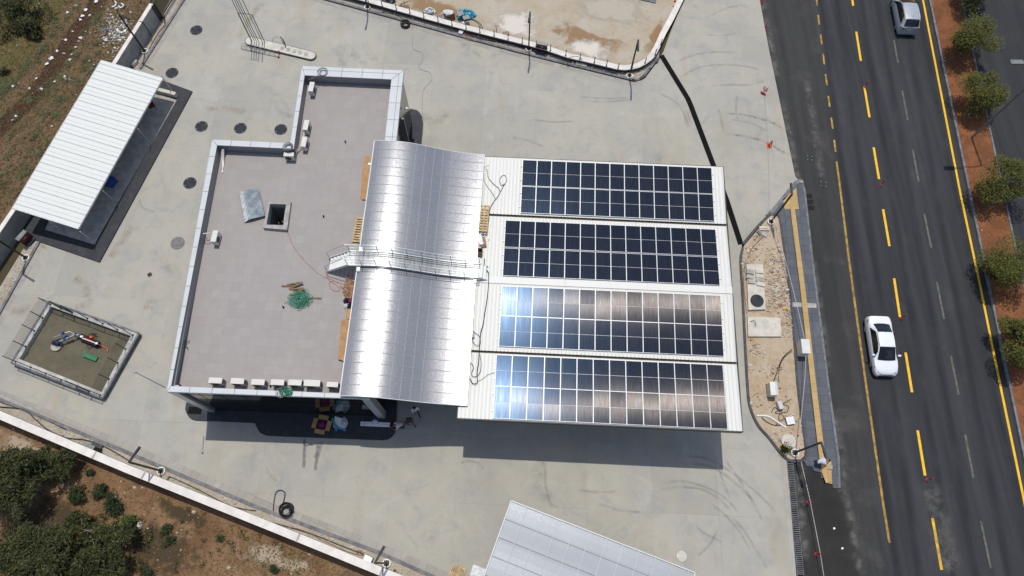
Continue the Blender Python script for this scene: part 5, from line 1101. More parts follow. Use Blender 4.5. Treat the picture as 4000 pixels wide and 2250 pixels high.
# ================================================================== ROOF THINGS
def ac_unit(label, u, v, rz, size=(.82, .32, .62)):
    global acp
    key = size
    if key not in acp:
        t = thing('air_conditioner', label, 'air conditioner', (0, 0, 0), group='air conditioner outdoor units'); w_, d_, h_ = size
        q = MB(); q.box((0, 0, h_ / 2 + .08), (w_, d_, h_)); q.build('housing', M['ac_white'], t)
        q = MB(); q.box((0, 0, h_ + .092), (w_ + .015, d_ + .015, .02)); q.build('top_panel', M['ac_white'], t)
        q = MB(); n = 20
        q.add([(-.12 * w_ + r_ * math.cos(2 * math.pi * i / n), -d_ / 2 - .006, h_ / 2 + .08 + r_ * math.sin(2 * math.pi * i / n)) for r_ in (.0001, h_ * .4) for i in range(n)], [[i, (i + 1) % n, n + (i + 1) % n, n + i] for i in range(n)]); g_ = q.build('fan_grille', M['ac_dark'], t)
        q = MB()
        for i in range(8): q.box((w_ / 2 + .004, 0, .16 + i * h_ * .105), (.008, d_ * .8, h_ * .04))
        q.build('side_louvre', M['ac_dark'], t)
        for s in (-1, 1): q = MB(); q.box((s * w_ * .33, 0, .04), (.06, d_ * 1.15, .08)); q.build('foot', M['steel_dark'], t)
        t.location = LU(u, v, HF + .002); t.rotation_euler = (0, 0, rz); acp[key] = t; WM[t.name] = Matrix.Translation(t.location) @ Matrix.Rotation(rz, 4, 'Z'); return t
    return dup(acp[key], LU(u, v, HF + .002), rz, label)
acp = {}
ct_ = lambda x, y, h: toL(P(x, y, h))
za = lambda x, y: (780 + x * .4121, 1440 + y * .4121)
for i, (x0, x1, yt, lab) in enumerate(((92, 204, 133, 'westernmost'), (297, 417, 138, 'second'), (491, 612, 148, 'third'), (674, 800, 150, 'fourth'), (837, 968, 152, 'fifth'), (984, 1146, 158, 'sixth and widest'), (1205, 1310, 170, 'easternmost'))):
    h = HF + .70; u, v = ct_(*za((x0 + x1) / 2, yt - 21), h); u2 = (P(*za(x1, yt), h) - P(*za(x0, yt), h)).length
    sz = (.82, .34, .60) if i not in (5, 6) else ((1.0, .38, .62) if i == 5 else (.70, .30, .58)); ac_unit(f'white air conditioner unit, {lab} of the seven along the south parapet', u, v, TH, sz)
for x, y, rz, lab in ((1216, 338, 88, 'white air conditioner unit alone at the top of the tower roof'), (1195, 488, 88, 'white air conditioner unit, upper of the close pair by the tower parapet'), (1187, 553, 88, 'white air conditioner unit, lower of the close pair by the tower parapet'), (837, 922, 88, 'white air conditioner unit with side pipes near the long west parapet')):
    u, v = ct_(x, y, HF + .7); ac_unit(lab, u, v, R(rz) + TH, (.82, .34, .60))
u, v = ct_(1129, 605, HF + .6); ac_unit('small white air conditioner unit under the grey cable coil in the roof notch', u, v, TH, (.70, .30, .58))
def rcable(label, pts, r, m='cable', h=HF + .015, name='cable', cat='cable'): return cable(label, [(p[0], p[1], p[2] if len(p) > 2 else h) for p in pts], r, m, name=name, cat=cat)
for c, r, tn, m, rt, lab in ((P(1262, 284, HB + .01), .36, 4, 'cable_grey', .02, 'grey cable coil on the wide north parapet'), (P(1126, 576, HB + .01), .34, 6, 'steel_grey', .022, 'thick grey cable coil on the corner of the roof notch'), (P(1095, 1538, HB + .01), .3, 3, 'cable_grey', .016, 'pale grey cable coil on the south parapet beside the green one'), (P(1113, 1535, HB + .02), .26, 7, 'green', .022, 'green hose coil hanging over the south parapet, left of its twin'), (P(1129, 1533, HB + .02), .22, 8, 'green', .024, 'green hose coil on the south parapet, right of its twin')):
    q = coil('', c, r, .6, tn, m, rt); tag(q.build('cable_coil', M[m]), lab, 'cable coil')
rcable('grey cable running from the parapet coil to the tower air conditioner', [(1245, 292, HB + .02), (1222, 305, HB + .02), (1205, 312, 6.3)], .02, 'cable_grey')
rcable('pink wrapped pipes between the tower air conditioners', [(1190, 505, 6.1), (1180, 560, 5.9), (1170, 575, 5.9), (1160, 590, 5.8), (1155, 615, 5.7)], .04, 'shirt_pink')
rcable('white pipe from the west parapet to its air conditioner', [(793, 913, 6.3), (812, 911, 6.2), (824, 909, 6.0)], .03, 'white')
rcable('thin dark cable beside the white pipe on the west roof', [(795, 925), (808, 930), (800, 950), (818, 952), (826, 940)], .012)
rcable('long thin brown cable from the roof hatch to the footbridge', [(1108, 890), (1125, 910), (1140, 950), (1165, 990), (1200, 1030), (1230, 1055), (1238, 1065), (1270, 1085), (1290, 1090), (1320, 1105)], .014, 'cable_red')
rcable('loop of brown cable on the roof beside the footbridge steps', [(1276, 1040), (1274, 1075), (1290, 1100), (1310, 1110), (1328, 1130), (1315, 1138), (1295, 1130), (1285, 1110), (1300, 1098), (1325, 1105), (1345, 1115), (1338, 1128), (1328, 1115), (1345, 1135), (1362, 1165)], .016, 'cable_red')
# corrugated hatch cover
cc = [P(*hz_(*p), h) for p, h in zip([(122, 192), (402, 130), (494, 520), (204, 632)], (HF + .06, HF + .35, HF + .35, HF + .06))]
q = MB(); n = 14; vs = []
for i in range(n * 2 + 1):
    t_ = i / (2 * n); dz = (.035 if i % 2 else 0) + .28 * math.sin(min(1, t_ / .42) * math.pi / 2) * (1 if t_ < .42 else 1) - .29 * t_ * .35
    a = cc[0].lerp(cc[1], t_); b = cc[3].lerp(cc[2], t_); vs += [Vector((a.x, a.y, HF + .05 + dz)), Vector((b.x, b.y, HF + .05 + dz))]
q.add(vs, [[2 * i, 2 * i + 1, 2 * i + 3, 2 * i + 2] for i in range(2 * n)]); tag(q.build('corrugated_sheet', M['zinc_old']), 'bent galvanised corrugated sheet lying beside the open roof hatch', 'metal sheet')
# pallets
def pallet(label, c, rz, m, sz=(1.2, 1.0), nb=9, h0=0):
    t = thing('pallet', label, 'pallet', c, rz)
    for i in range(nb): q = MB(); q.box((-sz[0] / 2 + (i + .5) * sz[0] / nb, 0, .13), (sz[0] / nb * .62, sz[1], .022)); local(t, q).build('deck_board', M[m], t)
    for s in (-1, 0, 1): q = MB(); q.box((0, s * (sz[1] / 2 - .05), .07), (sz[0], .09, .09)); local(t, q).build('stringer', M[m], t)
    for s in (-1, 0, 1): q = MB(); q.box((s * (sz[0] / 2 - .06), 0, .012), (.1, sz[1], .02)); local(t, q).build('bottom_board', M[m], t)
pallet('tall wooden pallet sticking out from under the curved canopy on the roof terrace', P(1412, 901, HF + .003), R(88) + TH, 'wood', (1.95, 1.0), 10)
pallet('long wooden pallet on the corrugated roof at the canopy joint', P(1891, 856, 5.62), R(88) + TH, 'wood', (2.1, .62), 10)
pallet('brown wooden pallet at the bottom edge beside the lower canopy', P(1783, 2246, .01), R(-20), 'wood', (1.0, 1.1), 8)
q = MB(); q.box(P(1868, 2236, .28), (.9, .7, .5), R(-20)); q.box(P(1868, 2236, .55), (.7, .5, .05), R(-20)); tag(q.build('wrapped_bale', M['plastic']), 'foil wrapped bale beside the brown pallet at the bottom edge', 'bale')
# cardboard stacks, boxes
def cardboard(label, px, base, layers, seed, m='cardboard'):
    rnd = random.Random(seed); t = thing('cardboard_stack', label, 'cardboard', P(*px[0], base))
    for i in range(layers):
        q = MB(); pts = [P(x + rnd.uniform(-4, 4), y + rnd.uniform(-4, 4), base + i * .03).to_2d() for x, y in px]; q.prism(pts, base + .003 + i * .03, base + .026 + i * .03); q.build('cardboard_sheet', M[m], t)
    return t
cardboard('flattened cardboard boxes near the top of the curved canopy edge', [(1417, 663), (1445, 662), (1440, 778), (1411, 776)], HF, 4, 3)
cardboard('single cardboard sheet with a white label above the flattened boxes', [(1424, 614), (1462, 614), (1462, 668), (1420, 668)], HF, 2, 4)
q = MB(); q.box(P(1443, 640, HF + .08), (.2, .18, .02), TH); tag(q.build('paper_label', M['white']), 'white paper label on the topmost cardboard sheet', 'label')
cardboard('large stack of flattened brown cartons by the lower canopy edge', [(1335, 1252), (1385, 1250), (1378, 1420), (1322, 1405)], HF, 7, 6)
cardboard('cardboard sheet above the large carton stack', [(1356, 1207), (1388, 1205), (1384, 1245), (1353, 1246)], HF, 3, 8)
for x, y, r, m, lb in ((1354, 1176, .22, 'bag_black', 'round black bag beside the brown leaves on the roof'), (1369, 1176, .18, 'magenta', 'magenta bag squeezed between black bags on the roof'), (1366, 1198, .22, 'bag_black', 'lower black bag touching the white bag on the roof'), (1353, 1197, .2, 'plastic', 'white plastic bag lying against the black bags'), (1378, 1186, .18, 'bag_black', 'black bag half under the curved canopy edge')):
    q = blob(P(x, y, HF), r, r, r * 1.1, int(x + y), 10, 6, .12); tag(q.build('rubbish_bag', M[m]), lb, 'bag')
q = MB(); rnd = random.Random(21)
for i in range(260):
    x = rnd.gauss(1370, 11); y = rnd.gauss(1128, 16)
    c = P(x, y, HF + .02 + rnd.random() * .12); a = rnd.random() * 6.3; d = Vector((math.cos(a), math.sin(a), rnd.uniform(-.4, .4))) * rnd.uniform(.06, .14); e = Vector((-d.y, d.x, rnd.uniform(-.05, .05))) * .6
    q.add([c - d - e * .5, c + d - e * .5, c + d * .8 + e, c - d * .8 + e], [[0, 1, 2, 3]])
tag(q.build('debris', M['terracotta']), 'crumpled brown wrapping scraps beside the footbridge on the roof', 'debris', kind='stuff')
# green strap heap with timber
t = thing('strap_heap', 'tangled heap of green plastic straps on the roof terrace', 'strap heap', P(1170, 1165, HF))
q = MB(); rnd = random.Random(11)
for i in range(150):
    cx, cy = rnd.gauss(1172, 14), rnd.gauss(1166, 13); pts = []; a = rnd.random() * 6.3
    for k in range(6): pts.append(P(cx + math.cos(a) * k * 5, cy + math.sin(a) * k * 4, HF + .02 + max(0, .3 * math.exp(-((cx - 1172) ** 2 + (cy - 1166) ** 2) / 500)) * rnd.uniform(.3, 1))); a += rnd.uniform(-1.3, 1.3)
    q.ribbon(smoothline(pts, 3), .028)
q.build('strap', M['green'], t)
q = MB()
for i in range(26):
    a = rnd.random() * 6.3; pts = [P(1170 + math.cos(a) * 18, 1166 + math.sin(a) * 18, HF + .03)]; 
    r0 = rnd.uniform(25, 48); pts += [P(1172 + math.cos(a + k * .35) * r0 * rnd.uniform(.8, 1.2), 1166 + math.sin(a + k * .35) * r0 * .85, HF + .015 + .03 * rnd.random()) for k in range(1, 4)]; pts.append(P(1172 + math.cos(a + 1.5) * 14, 1170 + math.sin(a + 1.5) * 14, HF + .03))
    q.ribbon(smoothline(pts, 5), .018)
q.build('loose_strap', M['green'], t)
zg = lambda x, y: (1080 + x * .2686, 1040 + y * .2686)
for i, (a, b, lb) in enumerate((((75, 288), (330, 290), 'flat timber lath at the upper left of the strap heap'), ((150, 272), (375, 228), 'uppermost slanting timber lath on the strap heap'), ((180, 330), (380, 235), 'thick timber lath leaning to the top of the strap heap'), ((185, 335), (400, 318), 'timber lath lying level across the strap heap'), ((195, 425), (400, 325), 'lowest slanting timber lath on the strap heap'), ((440, 455), (655, 467), 'timber lath sticking out to the right of the strap heap'))):
    q = MB(); q.bar(P(*zg(*a), HF + .05), P(*zg(*b), HF + .25 - .2 * (i in (0, 5))), .09, .045); tag(q.build('timber_lath', M['wood_dark']), lb, 'timber', 'timber laths by the strap heap')
for x, y, lb in ((1350, 556, 'small black bottle alone on the tower roof'), (1265, 847, 'small black bottle between the hatch and the pallet'), (1108, 1201, 'small black bottle at the lower left of the strap heap'), (1058, 1509, 'black bottle beside the fourth air conditioner on the parapet side'), (705, 1506, 'black tube in the corner of the south west parapet')):
    q = MB(); c = P(x, y, HF); q.lathe(c, [(.05, 0), (.055, .02), (.055, .16), (.02, .2), (.02, .25)], 10); tag(q.build('bottle', M['black']), lb, 'bottle', 'black bottles on the roof')
t = thing('pipe_bundle', 'pale bundle of pipe insulation in the north west roof corner', 'pipe bundle', P(868, 610, HF))
for k in range(4): q = MB(); q.tube(smoothline([P(868 + k * 2, 582, HF + .5), P(865 + k * 3, 605, HF + .25), P(868 + k * 2, 640, HF + .06), P(872 - k * 2, 675, HF + .03)], 4), .035, 5); q.build('pipe', M[('shirt_pink', 'plastic')[k % 2]], t)
q = MB(); rnd = random.Random(31)
for i in range(14): x, y = rnd.gauss(725, 4), rnd.gauss(1345, 12); q.tube(smoothline([P(x + rnd.uniform(-6, 6), y + rnd.uniform(-8, 8), HF + rnd.uniform(.02, .1)) for _ in range(4)], 4), .02, 4, mi=i % 2)
tag(q.build('cord_tangle', [M['terracotta'], M['green']]), 'small orange and green cord tangle by the west parapet', 'cord')
t = thing('lightning_rod', 'slim grey lightning rod with a ball tip at the south west parapet corner', 'rod', P(645, 1514, HB))
q = MB(); b = P(645, 1514, HB); q.tube([b, up(b, 3.75)], .03, 6, r1=.02); q.build('rod', M['steel_grey'], t)
q = MB(); q.lathe(up(b, 3.7), [(.02, 0), (.07, .05), (.08, .1), (.05, .16), (.01, .18)], 10); q.build('tip', M['galv'], t)
# things on the corrugated roof
zc = lambda x, y: (1800 + x * .3106, 600 + y * .3106)
cl = lambda pts, h=5.42: [(*zc(*p), h) for p in pts]
rcable('looped grey solar cables at the upper end of the white roof', cl([(355, 150), (310, 170), (335, 220), (345, 300), (400, 370), (470, 430), (500, 470), (540, 400), (575, 340), (560, 280), (520, 280), (490, 330), (510, 400), (550, 380)]), .018, 'cable')
rcable('grey solar cable bundle running down to the pallet', cl([(500, 470), (470, 530), (430, 580), (390, 640), (355, 720)]), .025, 'cable_grey')
rcable('second thin solar cable loop nearer the curved canopy', cl([(300, 160), (290, 230), (295, 340), (340, 420), (400, 500), (435, 570)]), .016, 'cable_grey')
zd = lambda x, y: (1800 + x * .3106, 1050 + y * .3106)
rcable('black solar cable trunk from the footbridge down to the lower roof', [(1893, 1010, 5.5), (1893, 1040, 5.5), (1905, 1060, 5.55)] + [(*zd(*p), 5.5) for p in ((350, 60), (348, 200), (330, 380), (300, 560), (280, 700), (250, 800), (235, 960), (230, 1050), (222, 1180), (205, 1300), (205, 1430), (150, 1440), (118, 1380))], .026, 'cable')
rcable('thin cable loop at the curved canopy edge by the lower roof', [(*zd(*p), 5.45) for p in ((130, 1180), (160, 1240), (135, 1310), (150, 1350), (200, 1350), (245, 1290), (255, 1180), (240, 1080))], .018, 'cable')
rcable('thin grey cable from the roof trunk to the southernmost panels', [(*zd(*p), 5.42) for p in ((205, 1420), (280, 1380), (340, 1330), (400, 1310), (430, 1305))], .014, 'cable_grey')
rcable('loop of cable beside the third block of panels', [(*zd(*p), 5.42) for p in ((150, 770), (170, 800), (220, 830), (245, 880), (240, 950), (190, 960), (155, 920), (150, 860), (165, 810))], .016, 'cable')
q = MB(); c = P(*zd(160, 840), 5.42); q.box(c, (.12, .3, .12), TH); tag(q.build('cable_connector', M['blue']), 'little blue connector at the edge of the curved canopy', 'connector')
t = thing('open_carton', 'small dark open carton with bottles beside the footbridge end', 'carton', P(1875, 988, 5.5))
cx0 = P(1875, 988, 5.47)
for dx, dy, sx, sy in ((-.16, 0, .02, .5), (.16, 0, .02, .5), (0, -.25, .34, .02), (0, .25, .34, .02)): q = MB(); q.box(up(cx0, .12) + LU(dx, dy), (sx, sy, .24), TH); q.build('carton_side', M['wood_dark'], t)
q = MB(); q.box(up(cx0, .012) + LU(0, 0), (.33, .49, .02), TH); q.build('bottom', M['black'], t)
for k in range(3): q = MB(); q.lathe(up(cx0, .03) + LU(-.09 + .09 * k, -.08), [(.035, 0), (.035, .12), (.015, .16)], 8); q.build('bottle', M['yellow' if k == 1 else 'conc_pale'], t)
q = MB(); q.box(P(1887, 945, 5.5), (.4, .75, .08), R(8)); tag(q.build('crumpled_carton', M['terracotta']), 'torn reddish carton below the roof pallet', 'carton')
q = MB(); q.box(P(1876, 935, 5.56), (.28, .8, .05), R(14)); tag(q.build('foil_wrap', M['plastic']), 'crumpled pale wrapping on the torn reddish carton', 'wrapping')
q = MB(); q.box(P(1911, 900, 5.5), (.06, 1.35, .05), TH); tag(q.build('white_batten', M['white']), 'narrow white batten on the corrugated roof beside the pallet', 'batten')

# ================================================================== THINGS ON THE DARK PLINTH
zq = lambda x, y: (1050 + x * .25233, 1440 + y * .25233)
t = thing('open_box', 'open cardboard box with magenta bundle in the shade of the building', 'box', P(*zq(830, 870), .13))
bx = [P(*zq(*p), .5) for p in [(760, 770), (915, 800), (870, 955), (715, 925)]]
for i in range(4):
    a, b = bx[i], bx[(i + 1) % 4]; q = MB(); q.add([a, b, Vector((b.x, b.y, .14)), Vector((a.x, a.y, .14))], [[0, 1, 2, 3]]); q.build('side', M['cardboard'], t)
    nrm = (b - a).cross(Vector((0, 0, 1))).normalized(); cen = sum(bx, Vector()) / 4
    if nrm.dot((a + b) / 2 - cen) < 0: nrm = -nrm
    q = MB(); q.add([a, b, up(b + nrm * .3, -.05), up(a + nrm * .3, -.05)], [[0, 1, 2, 3]]); q.build('flap', M['cardboard'], t)
q = blob(Vector((cen.x, cen.y, .2)), .3, .28, .3, 7); tag(q.build('magenta_bundle', M['magenta']), 'magenta fabric bundle lying inside the open box', 'bundle')
t = thing('foam_sheet', 'white foam sheets with blue plastic tape beside the open box', 'foam sheet', P(*zq(1070, 850), .13))
q = MB(); q.obox(P(*zq(1000, 905), .14), P(*zq(1140, 950), .14) - P(*zq(1000, 905), .14), Vector((.05, .75, 0)), (0, 0, .1)); q.build('sheet', M['white'], t)
q = MB(); q.ribbon([P(*zq(*p), .3) for p in ((980, 765), (1000, 830), (1030, 900), (1050, 965))], .16); q.ribbon([P(*zq(*p), .31) for p in ((1000, 850), (1060, 905), (1130, 935), (1195, 955))], .13); q.build('blue_tape', M['tarp'] , t)
q = blob(P(*zq(1160, 840), .14), .26, .36, .2, 3); tag(q.build('plastic_bag', M['plastic']), 'clear plastic bag slumped beside the white foam', 'bag')
t = thing('sign_panel', 'long white sign panel lying on the dark plinth edge', 'panel', P(*zq(1650, 860), .13))
a, b = P(*zq(1420, 858), .2), P(*zq(1878, 878), .2); dd = (b - a).normalized(); q = MB(); q.obox(Vector((a.x, a.y, .14)) - Vector((-dd.y, dd.x, 0)) * .12, (b - a), Vector((-dd.y, dd.x, 0)) * .3, (0, 0, .1)); q.build('board', M['white'], t)
q = MB(); q.obox(Vector((a.x, a.y, .243)) + dd * .22 - Vector((-dd.y, dd.x, 0)) * .12, dd * .02, Vector((-dd.y, dd.x, 0)) * .3, (0, 0, .006)); q.bar(up(a + Vector((-dd.y, dd.x, 0)) * .06, .045), up(b + Vector((-dd.y, dd.x, 0)) * .06, .045), .012, .01); q.build('joint', M['kerb'], t)
q = blob(P(*zq(1640, 830), .2), .2, .2, .16, 5); tag(q.build('plastic_bag', M['shirt_lilac']), 'lilac plastic bag on the long white sign panel', 'bag')
q = MB(); q.box(P(*zq(1915, 872), .25), (.26, .3, .22), TH); q.box(P(*zq(1935, 868), .4), (.1, .16, .06), TH, 1); tag(q.build('tool_box', [M['black'], M['white']]), 'black tool box at the end of the long white sign panel', 'tool box')

# ================================================================== CONES, TAPE
def cone(label, x, y, h=0.0, s=1.0, m='orange'):
    c = P(x, y, h); t = thing('traffic_cone', label, 'traffic cone', c)
    q = MB(); q.box(up(c, .02 * s), (.38 * s, .38 * s, .04 * s)); q.build('base', M[m], t)
    q = MB(); q.lathe(up(c, .04 * s), [(.15 * s, 0), (.10 * s, .28 * s), (.03 * s, .7 * s)], 14); q.build('body', M[m], t)
    q = MB(); q.lathe(up(c, .26 * s), [(.108 * s, 0), (.085 * s, .14 * s)], 14); q.build('band', M['white'], t)
mb = MB()
for l_ in ([(2975, -60), (2990, 60), (3010, 170), (3040, 330)], [(3050, 380), (3085, 540), (3110, 680), (3135, 740)], [(3170, 1000), (3200, 1200), (3235, 1480)], [(3280, 1880), (3318, 1990), (3340, 2120), (3365, 2260)], [(3150, 300), (3190, 560), (3210, 700)], [(3118, 1830), (3130, 2000), (3150, 2200)], [(3250, 1600), (3290, 1780), (3300, 1930)]):
    mb.ribbon([up(p, -.0125) for p in smoothline(PP(l_), 6)], 1.0, uv=True)
mb.build('dust_stain', M['dust'], road)
cone('orange traffic cone upright on the concrete near the road', 3005, 570, 0, 1.1)
dpr = None
for x, y, h, lb in ((3378, 339, -.02, 'red flexible post on the road at the third yellow dash from the top'), (3440, 723, -.02, 'red flexible post below the fourth full yellow dash'), (3519, 1243, -.02, 'red flexible post beside the rear of the white car'), (3621, 1874, -.02, 'red flexible post on the road near the dusty patch'), (3152, 1964, -.014, 'red tape post on the dark patch, nearer the sidewalk'), (3187, 2164, -.014, 'red tape post on the dark patch, near the bottom edge'), (2990, 104, 0, 'red tape post at the concrete edge near the top'), (2976, 8, 0, 'red tape post at the top edge of the picture'), (2636, 6, .44, 'orange red post at the end of the low wall')):
    c = P(x, y, h)
    if dpr is None:
        t = thing('delineator_post', lb, 'road post', c, group='red flexible road posts')
        q = MB(); q.lathe((c.x, c.y, c.z), [(.11, 0), (.105, .04), (.06, .07), (.04, .12)], 14); q.build('base', M['red'], t)
        q = MB(); q.tube([up(c, .08), up(c, .72)], .026, 7); q.build('post', M['red'], t)
        q = MB(); q.tube([up(c, .34), up(c, .50)], .032, 7); q.build('band', M['steel_dark'], t)
        q = MB(); q.lathe(up(c, .72), [(.035, 0), (.045, .05), (.02, .08)], 8); q.build('cap', M['red'], t); dpr = t
    else: dup(dpr, c, 0, lb)
t = thing('cone_pile', 'pile of red and grey tape posts dumped on the concrete', 'post pile', P(2986, 362, 0)); rnd = random.Random(4)
for i in range(6): a = P(2986 + rnd.uniform(-10, 10), 362 + rnd.uniform(-7, 7), .06 + i * .03); q = MB(); an = rnd.random() * 3; q.tube([a, a + Vector((math.cos(an) * .6, math.sin(an) * .5, .05))], .05, 6); q.build('post', M[('red', 'kerb', 'shirt_pink')[i % 3]], t)
q = MB(); q.lathe(P(2981, 365, 0), [(.2, 0), (.18, .05), (.06, .3)], 10); q.build('base', M['red'], t)
tp = NT('tape_stripes'); tp.color((.7, .7, .7)); tp.set(.5); uvt = tp.n('ShaderNodeTexCoord').outputs['UV']; wvt = tp.n('ShaderNodeTexWave', wave_type='BANDS', bands_direction='Y'); wvt.inputs['Scale'].default_value = 18; tp.l(uvt, wvt.inputs['Vector']); tp.color(tp.mix(tp.rng(wvt.outputs['Fac'], .45, .55), (.45, .44, .45), (.30, .24, .26)))
def tape(label, pts):
    q = MB(); pts = [P(*p) for p in pts]; q.ribbon(pts, .018 if 'orange cone' in label else .04, uv=True); tag(q.build('barrier_tape', tp.m), label, 'tape')
tape('striped barrier tape from the post pile to the orange cone', [(2990, 352, .35), (3000, 450, .5), (3008, 555, .7)])
tape('striped barrier tape from the orange cone to the upper island lamp post', [(3009, 556, .7), (3013, 690, .65), (3016, 845, .9)])
tape('striped barrier tape from the upper island lamp post to the white cabinet', [(3018, 850, .9), (3058, 980, .7), (3085, 1080, .7), (3115, 1200, .7), (3142, 1320, .9)])
tape('striped barrier tape from the white cabinet to the lower island lamp post', [(3148, 1370, .9), (3145, 1470, .7), (3133, 1600, .6), (3118, 1765, .7)])
tape('striped barrier tape along the dark asphalt patch past the red posts', [(3130, 1805, .5), (3165, 1958, .75), (3185, 2060, .6), (3204, 2160, .75), (3220, 2260, .6), (3240, 2420, .6)])
for x, y, lb in ((3258, 2064, 'white scrap on the dark asphalt patch'), (3290, 2142, 'small white scrap near the road edge of the patch')):
    q = MB(); c = P(x, y, -.01); q.add([c + Vector((-.07, -.06, .01)), c + Vector((.08, -.04, .03)), c + Vector((.06, .07, .012)), c + Vector((-.06, .06, .03))], [[0, 1, 2, 3]]); tag(q.build('paper_scrap', M['white']), lb, 'scrap')
q = MB(); q.box(P(3130, 711, .16), (.3, .12, .08), R(10)); tag(q.build('wood_chip', M['wood']), 'bit of yellow wood at the tip of the sidewalk', 'wood')
q = MB(); q.box(P(3063, 1204, .16), (.2, .12, .05), R(20)); tag(q.build('yellow_wrapper', M['yellow']), 'bright yellow wrapper on the stones of the island', 'wrapper')

# ================================================================== VEGETATION
def leafcloud(mb, c, rad, n, size, rnd, mi=0, flat=.5, hollow=.35, lump=None, droop=0, aspect=1.0):
    """leaf-sized quads scattered through a lumpy volume"""
    lumps = lump or [(Vector((rnd.uniform(-.6, .6) * rad[0], rnd.uniform(-.6, .6) * rad[1], rnd.uniform(-.5, .55) * rad[2])), rnd.uniform(.32, .6)) for _ in range(11)]
    for i in range(n):
        o, lr = rnd.choice(lumps); 
        while True:
            p = Vector((rnd.uniform(-1, 1), rnd.uniform(-1, 1), rnd.uniform(-1, 1)))
            if hollow < p.length < 1: break
        p = Vector((p.x * rad[0], p.y * rad[1], p.z * rad[2])) * lr + o
        a = rnd.random() * 6.283; tl = rnd.gauss(0, flat); d = Vector((math.cos(a), math.sin(a), math.sin(tl) - droop)); d.normalize()
        e = d.cross(Vector((rnd.gauss(0, .4), rnd.gauss(0, .4), 1))); e.normalize()
        s = size * rnd.uniform(.6, 1.4); q = c + p
        mb.add([q - e * s * .5 / aspect, q + d * s * .45 * aspect - e * s * .1, q + d * s * aspect, q + d * s * .4 * aspect + e * s * .5 / aspect], [[0, 1, 2, 3]], mi)
    return lumps
def tree(name, label, base, h, crown_c, rad, n, size, seed, leaf, bark='bark', group=None, aspect=1.0, droop=0, lumps_n=None, tr=.11):
    rnd = random.Random(seed); base = Vector(base); t = thing(name, label, 'tree', base, group=group)
    cc = Vector(crown_c)
    q = MB(); mid = base.lerp(cc, .55) + Vector((rnd.uniform(-.15, .15), rnd.uniform(-.15, .15), 0)); q.tube(smoothline([base, mid, cc], 4), tr, 8, r1=tr * .5)
    lumps = [(Vector((rnd.uniform(-.68, .68) * rad[0], rnd.uniform(-.68, .68) * rad[1], rnd.uniform(-.45, .6) * rad[2])), rnd.uniform(.2, .42) if name == 'feathery_tree' else rnd.uniform(.3, .55)) for _ in range(lumps_n or 16)]
    for o, _ in lumps[:9]: q.tube(smoothline([mid, mid.lerp(cc + o, .5) + Vector((0, 0, .15)), cc + o], 3), tr * .4, 5, r1=.012)
    if name == 'feathery_tree':                                                    # boughs with drooping sprays of fine leaves
        q2 = MB(); nb = max(8, int(n / 700)); leafcloud(q2, cc, rad, int(n * .62), size, rnd, lump=lumps, aspect=aspect, droop=droop, hollow=.1)
        for k in range(nb):
            a = 6.283 * k / nb + rnd.uniform(-.3, .3); ln_ = rnd.uniform(.55, 1.12); el = rnd.uniform(-.25, .75)
            tip = cc + Vector((math.cos(a) * rad[0] * ln_, math.sin(a) * rad[1] * ln_, rad[2] * el * (1.1 - .5 * ln_)))
            top = cc + Vector((rnd.gauss(0, .3) * rad[0], rnd.gauss(0, .3) * rad[1], -rad[2] * .3)); br = smoothline([top, top.lerp(tip, .45) + Vector((rnd.gauss(0, .15), rnd.gauss(0, .15), rad[2] * .2)), tip], 5); q.tube([base.lerp(cc, .5)] + br, tr * .26, 5, r1=.008)
            for j in range(2, len(br)):
                for m_ in range(rnd.randint(3, 5)):
                    b2 = a + rnd.uniform(-1.5, 1.5); l2 = rnd.uniform(.3, .95) * (rad[0] + rad[1]) * .16; st = br[j]; en_ = st + Vector((math.cos(b2) * l2, math.sin(b2) * l2, rnd.uniform(-.25, .15)))
                    for _ in range(int(n / nb / 60)):
                        f = rnd.random(); p = st.lerp(en_, f) + Vector((rnd.gauss(0, .05), rnd.gauss(0, .05), rnd.gauss(-.04, .06)))
                        b3 = b2 + rnd.uniform(-.9, .9); d = Vector((math.cos(b3), math.sin(b3), rnd.uniform(-.8, .2))) * size * rnd.uniform(.7, 1.5); e = d.cross(Vector((rnd.gauss(0, .5), rnd.gauss(0, .5), 1))).normalized() * size * .2
                        q2.add([p, p + d * .5 - e, p + d, p + d * .5 + e], [[0, 1, 2, 3]])
        q.build('trunk', M[bark], t); q2.build('crown', M[leaf], t); return t
    q.build('trunk', M[bark], t)
    q = MB(); leafcloud(q, cc, rad, n, size, rnd, lump=lumps, aspect=aspect, droop=droop); q.build('crown', M[leaf], t); return t
MG = 'trees along the red median'
for i, (x, y, r, hc_, sd_, lb) in enumerate(((3835, -40, 1.45, 2.0, 1, 'median tree cut by the top edge of the picture'), (3800, 132, 1.75, 2.1, 2, 'round median tree topmost of those fully in view'), (3838, 362, 1.5, 2.0, 3, 'darker looser median tree just above the street light column'), (3925, 690, 1.75, 2.2, 4, 'yellowish leafy median tree just below the street light column'), (3958, 1025, 1.7, 2.1, 5, 'median tree level with the lower solar panel blocks, cut by the right edge'), (4010, 1335, 1.6, 2.1, 6, 'median tree lowest at the right edge of the picture'))):
    c = P(x, y, hc_); tree('median_tree', lb, (c.x + .1, c.y, .09), 3, c, (r * 1.22, r * 1.22, 1.5), 8000, .125, sd_ + 40, 'leaf_med', group=MG)
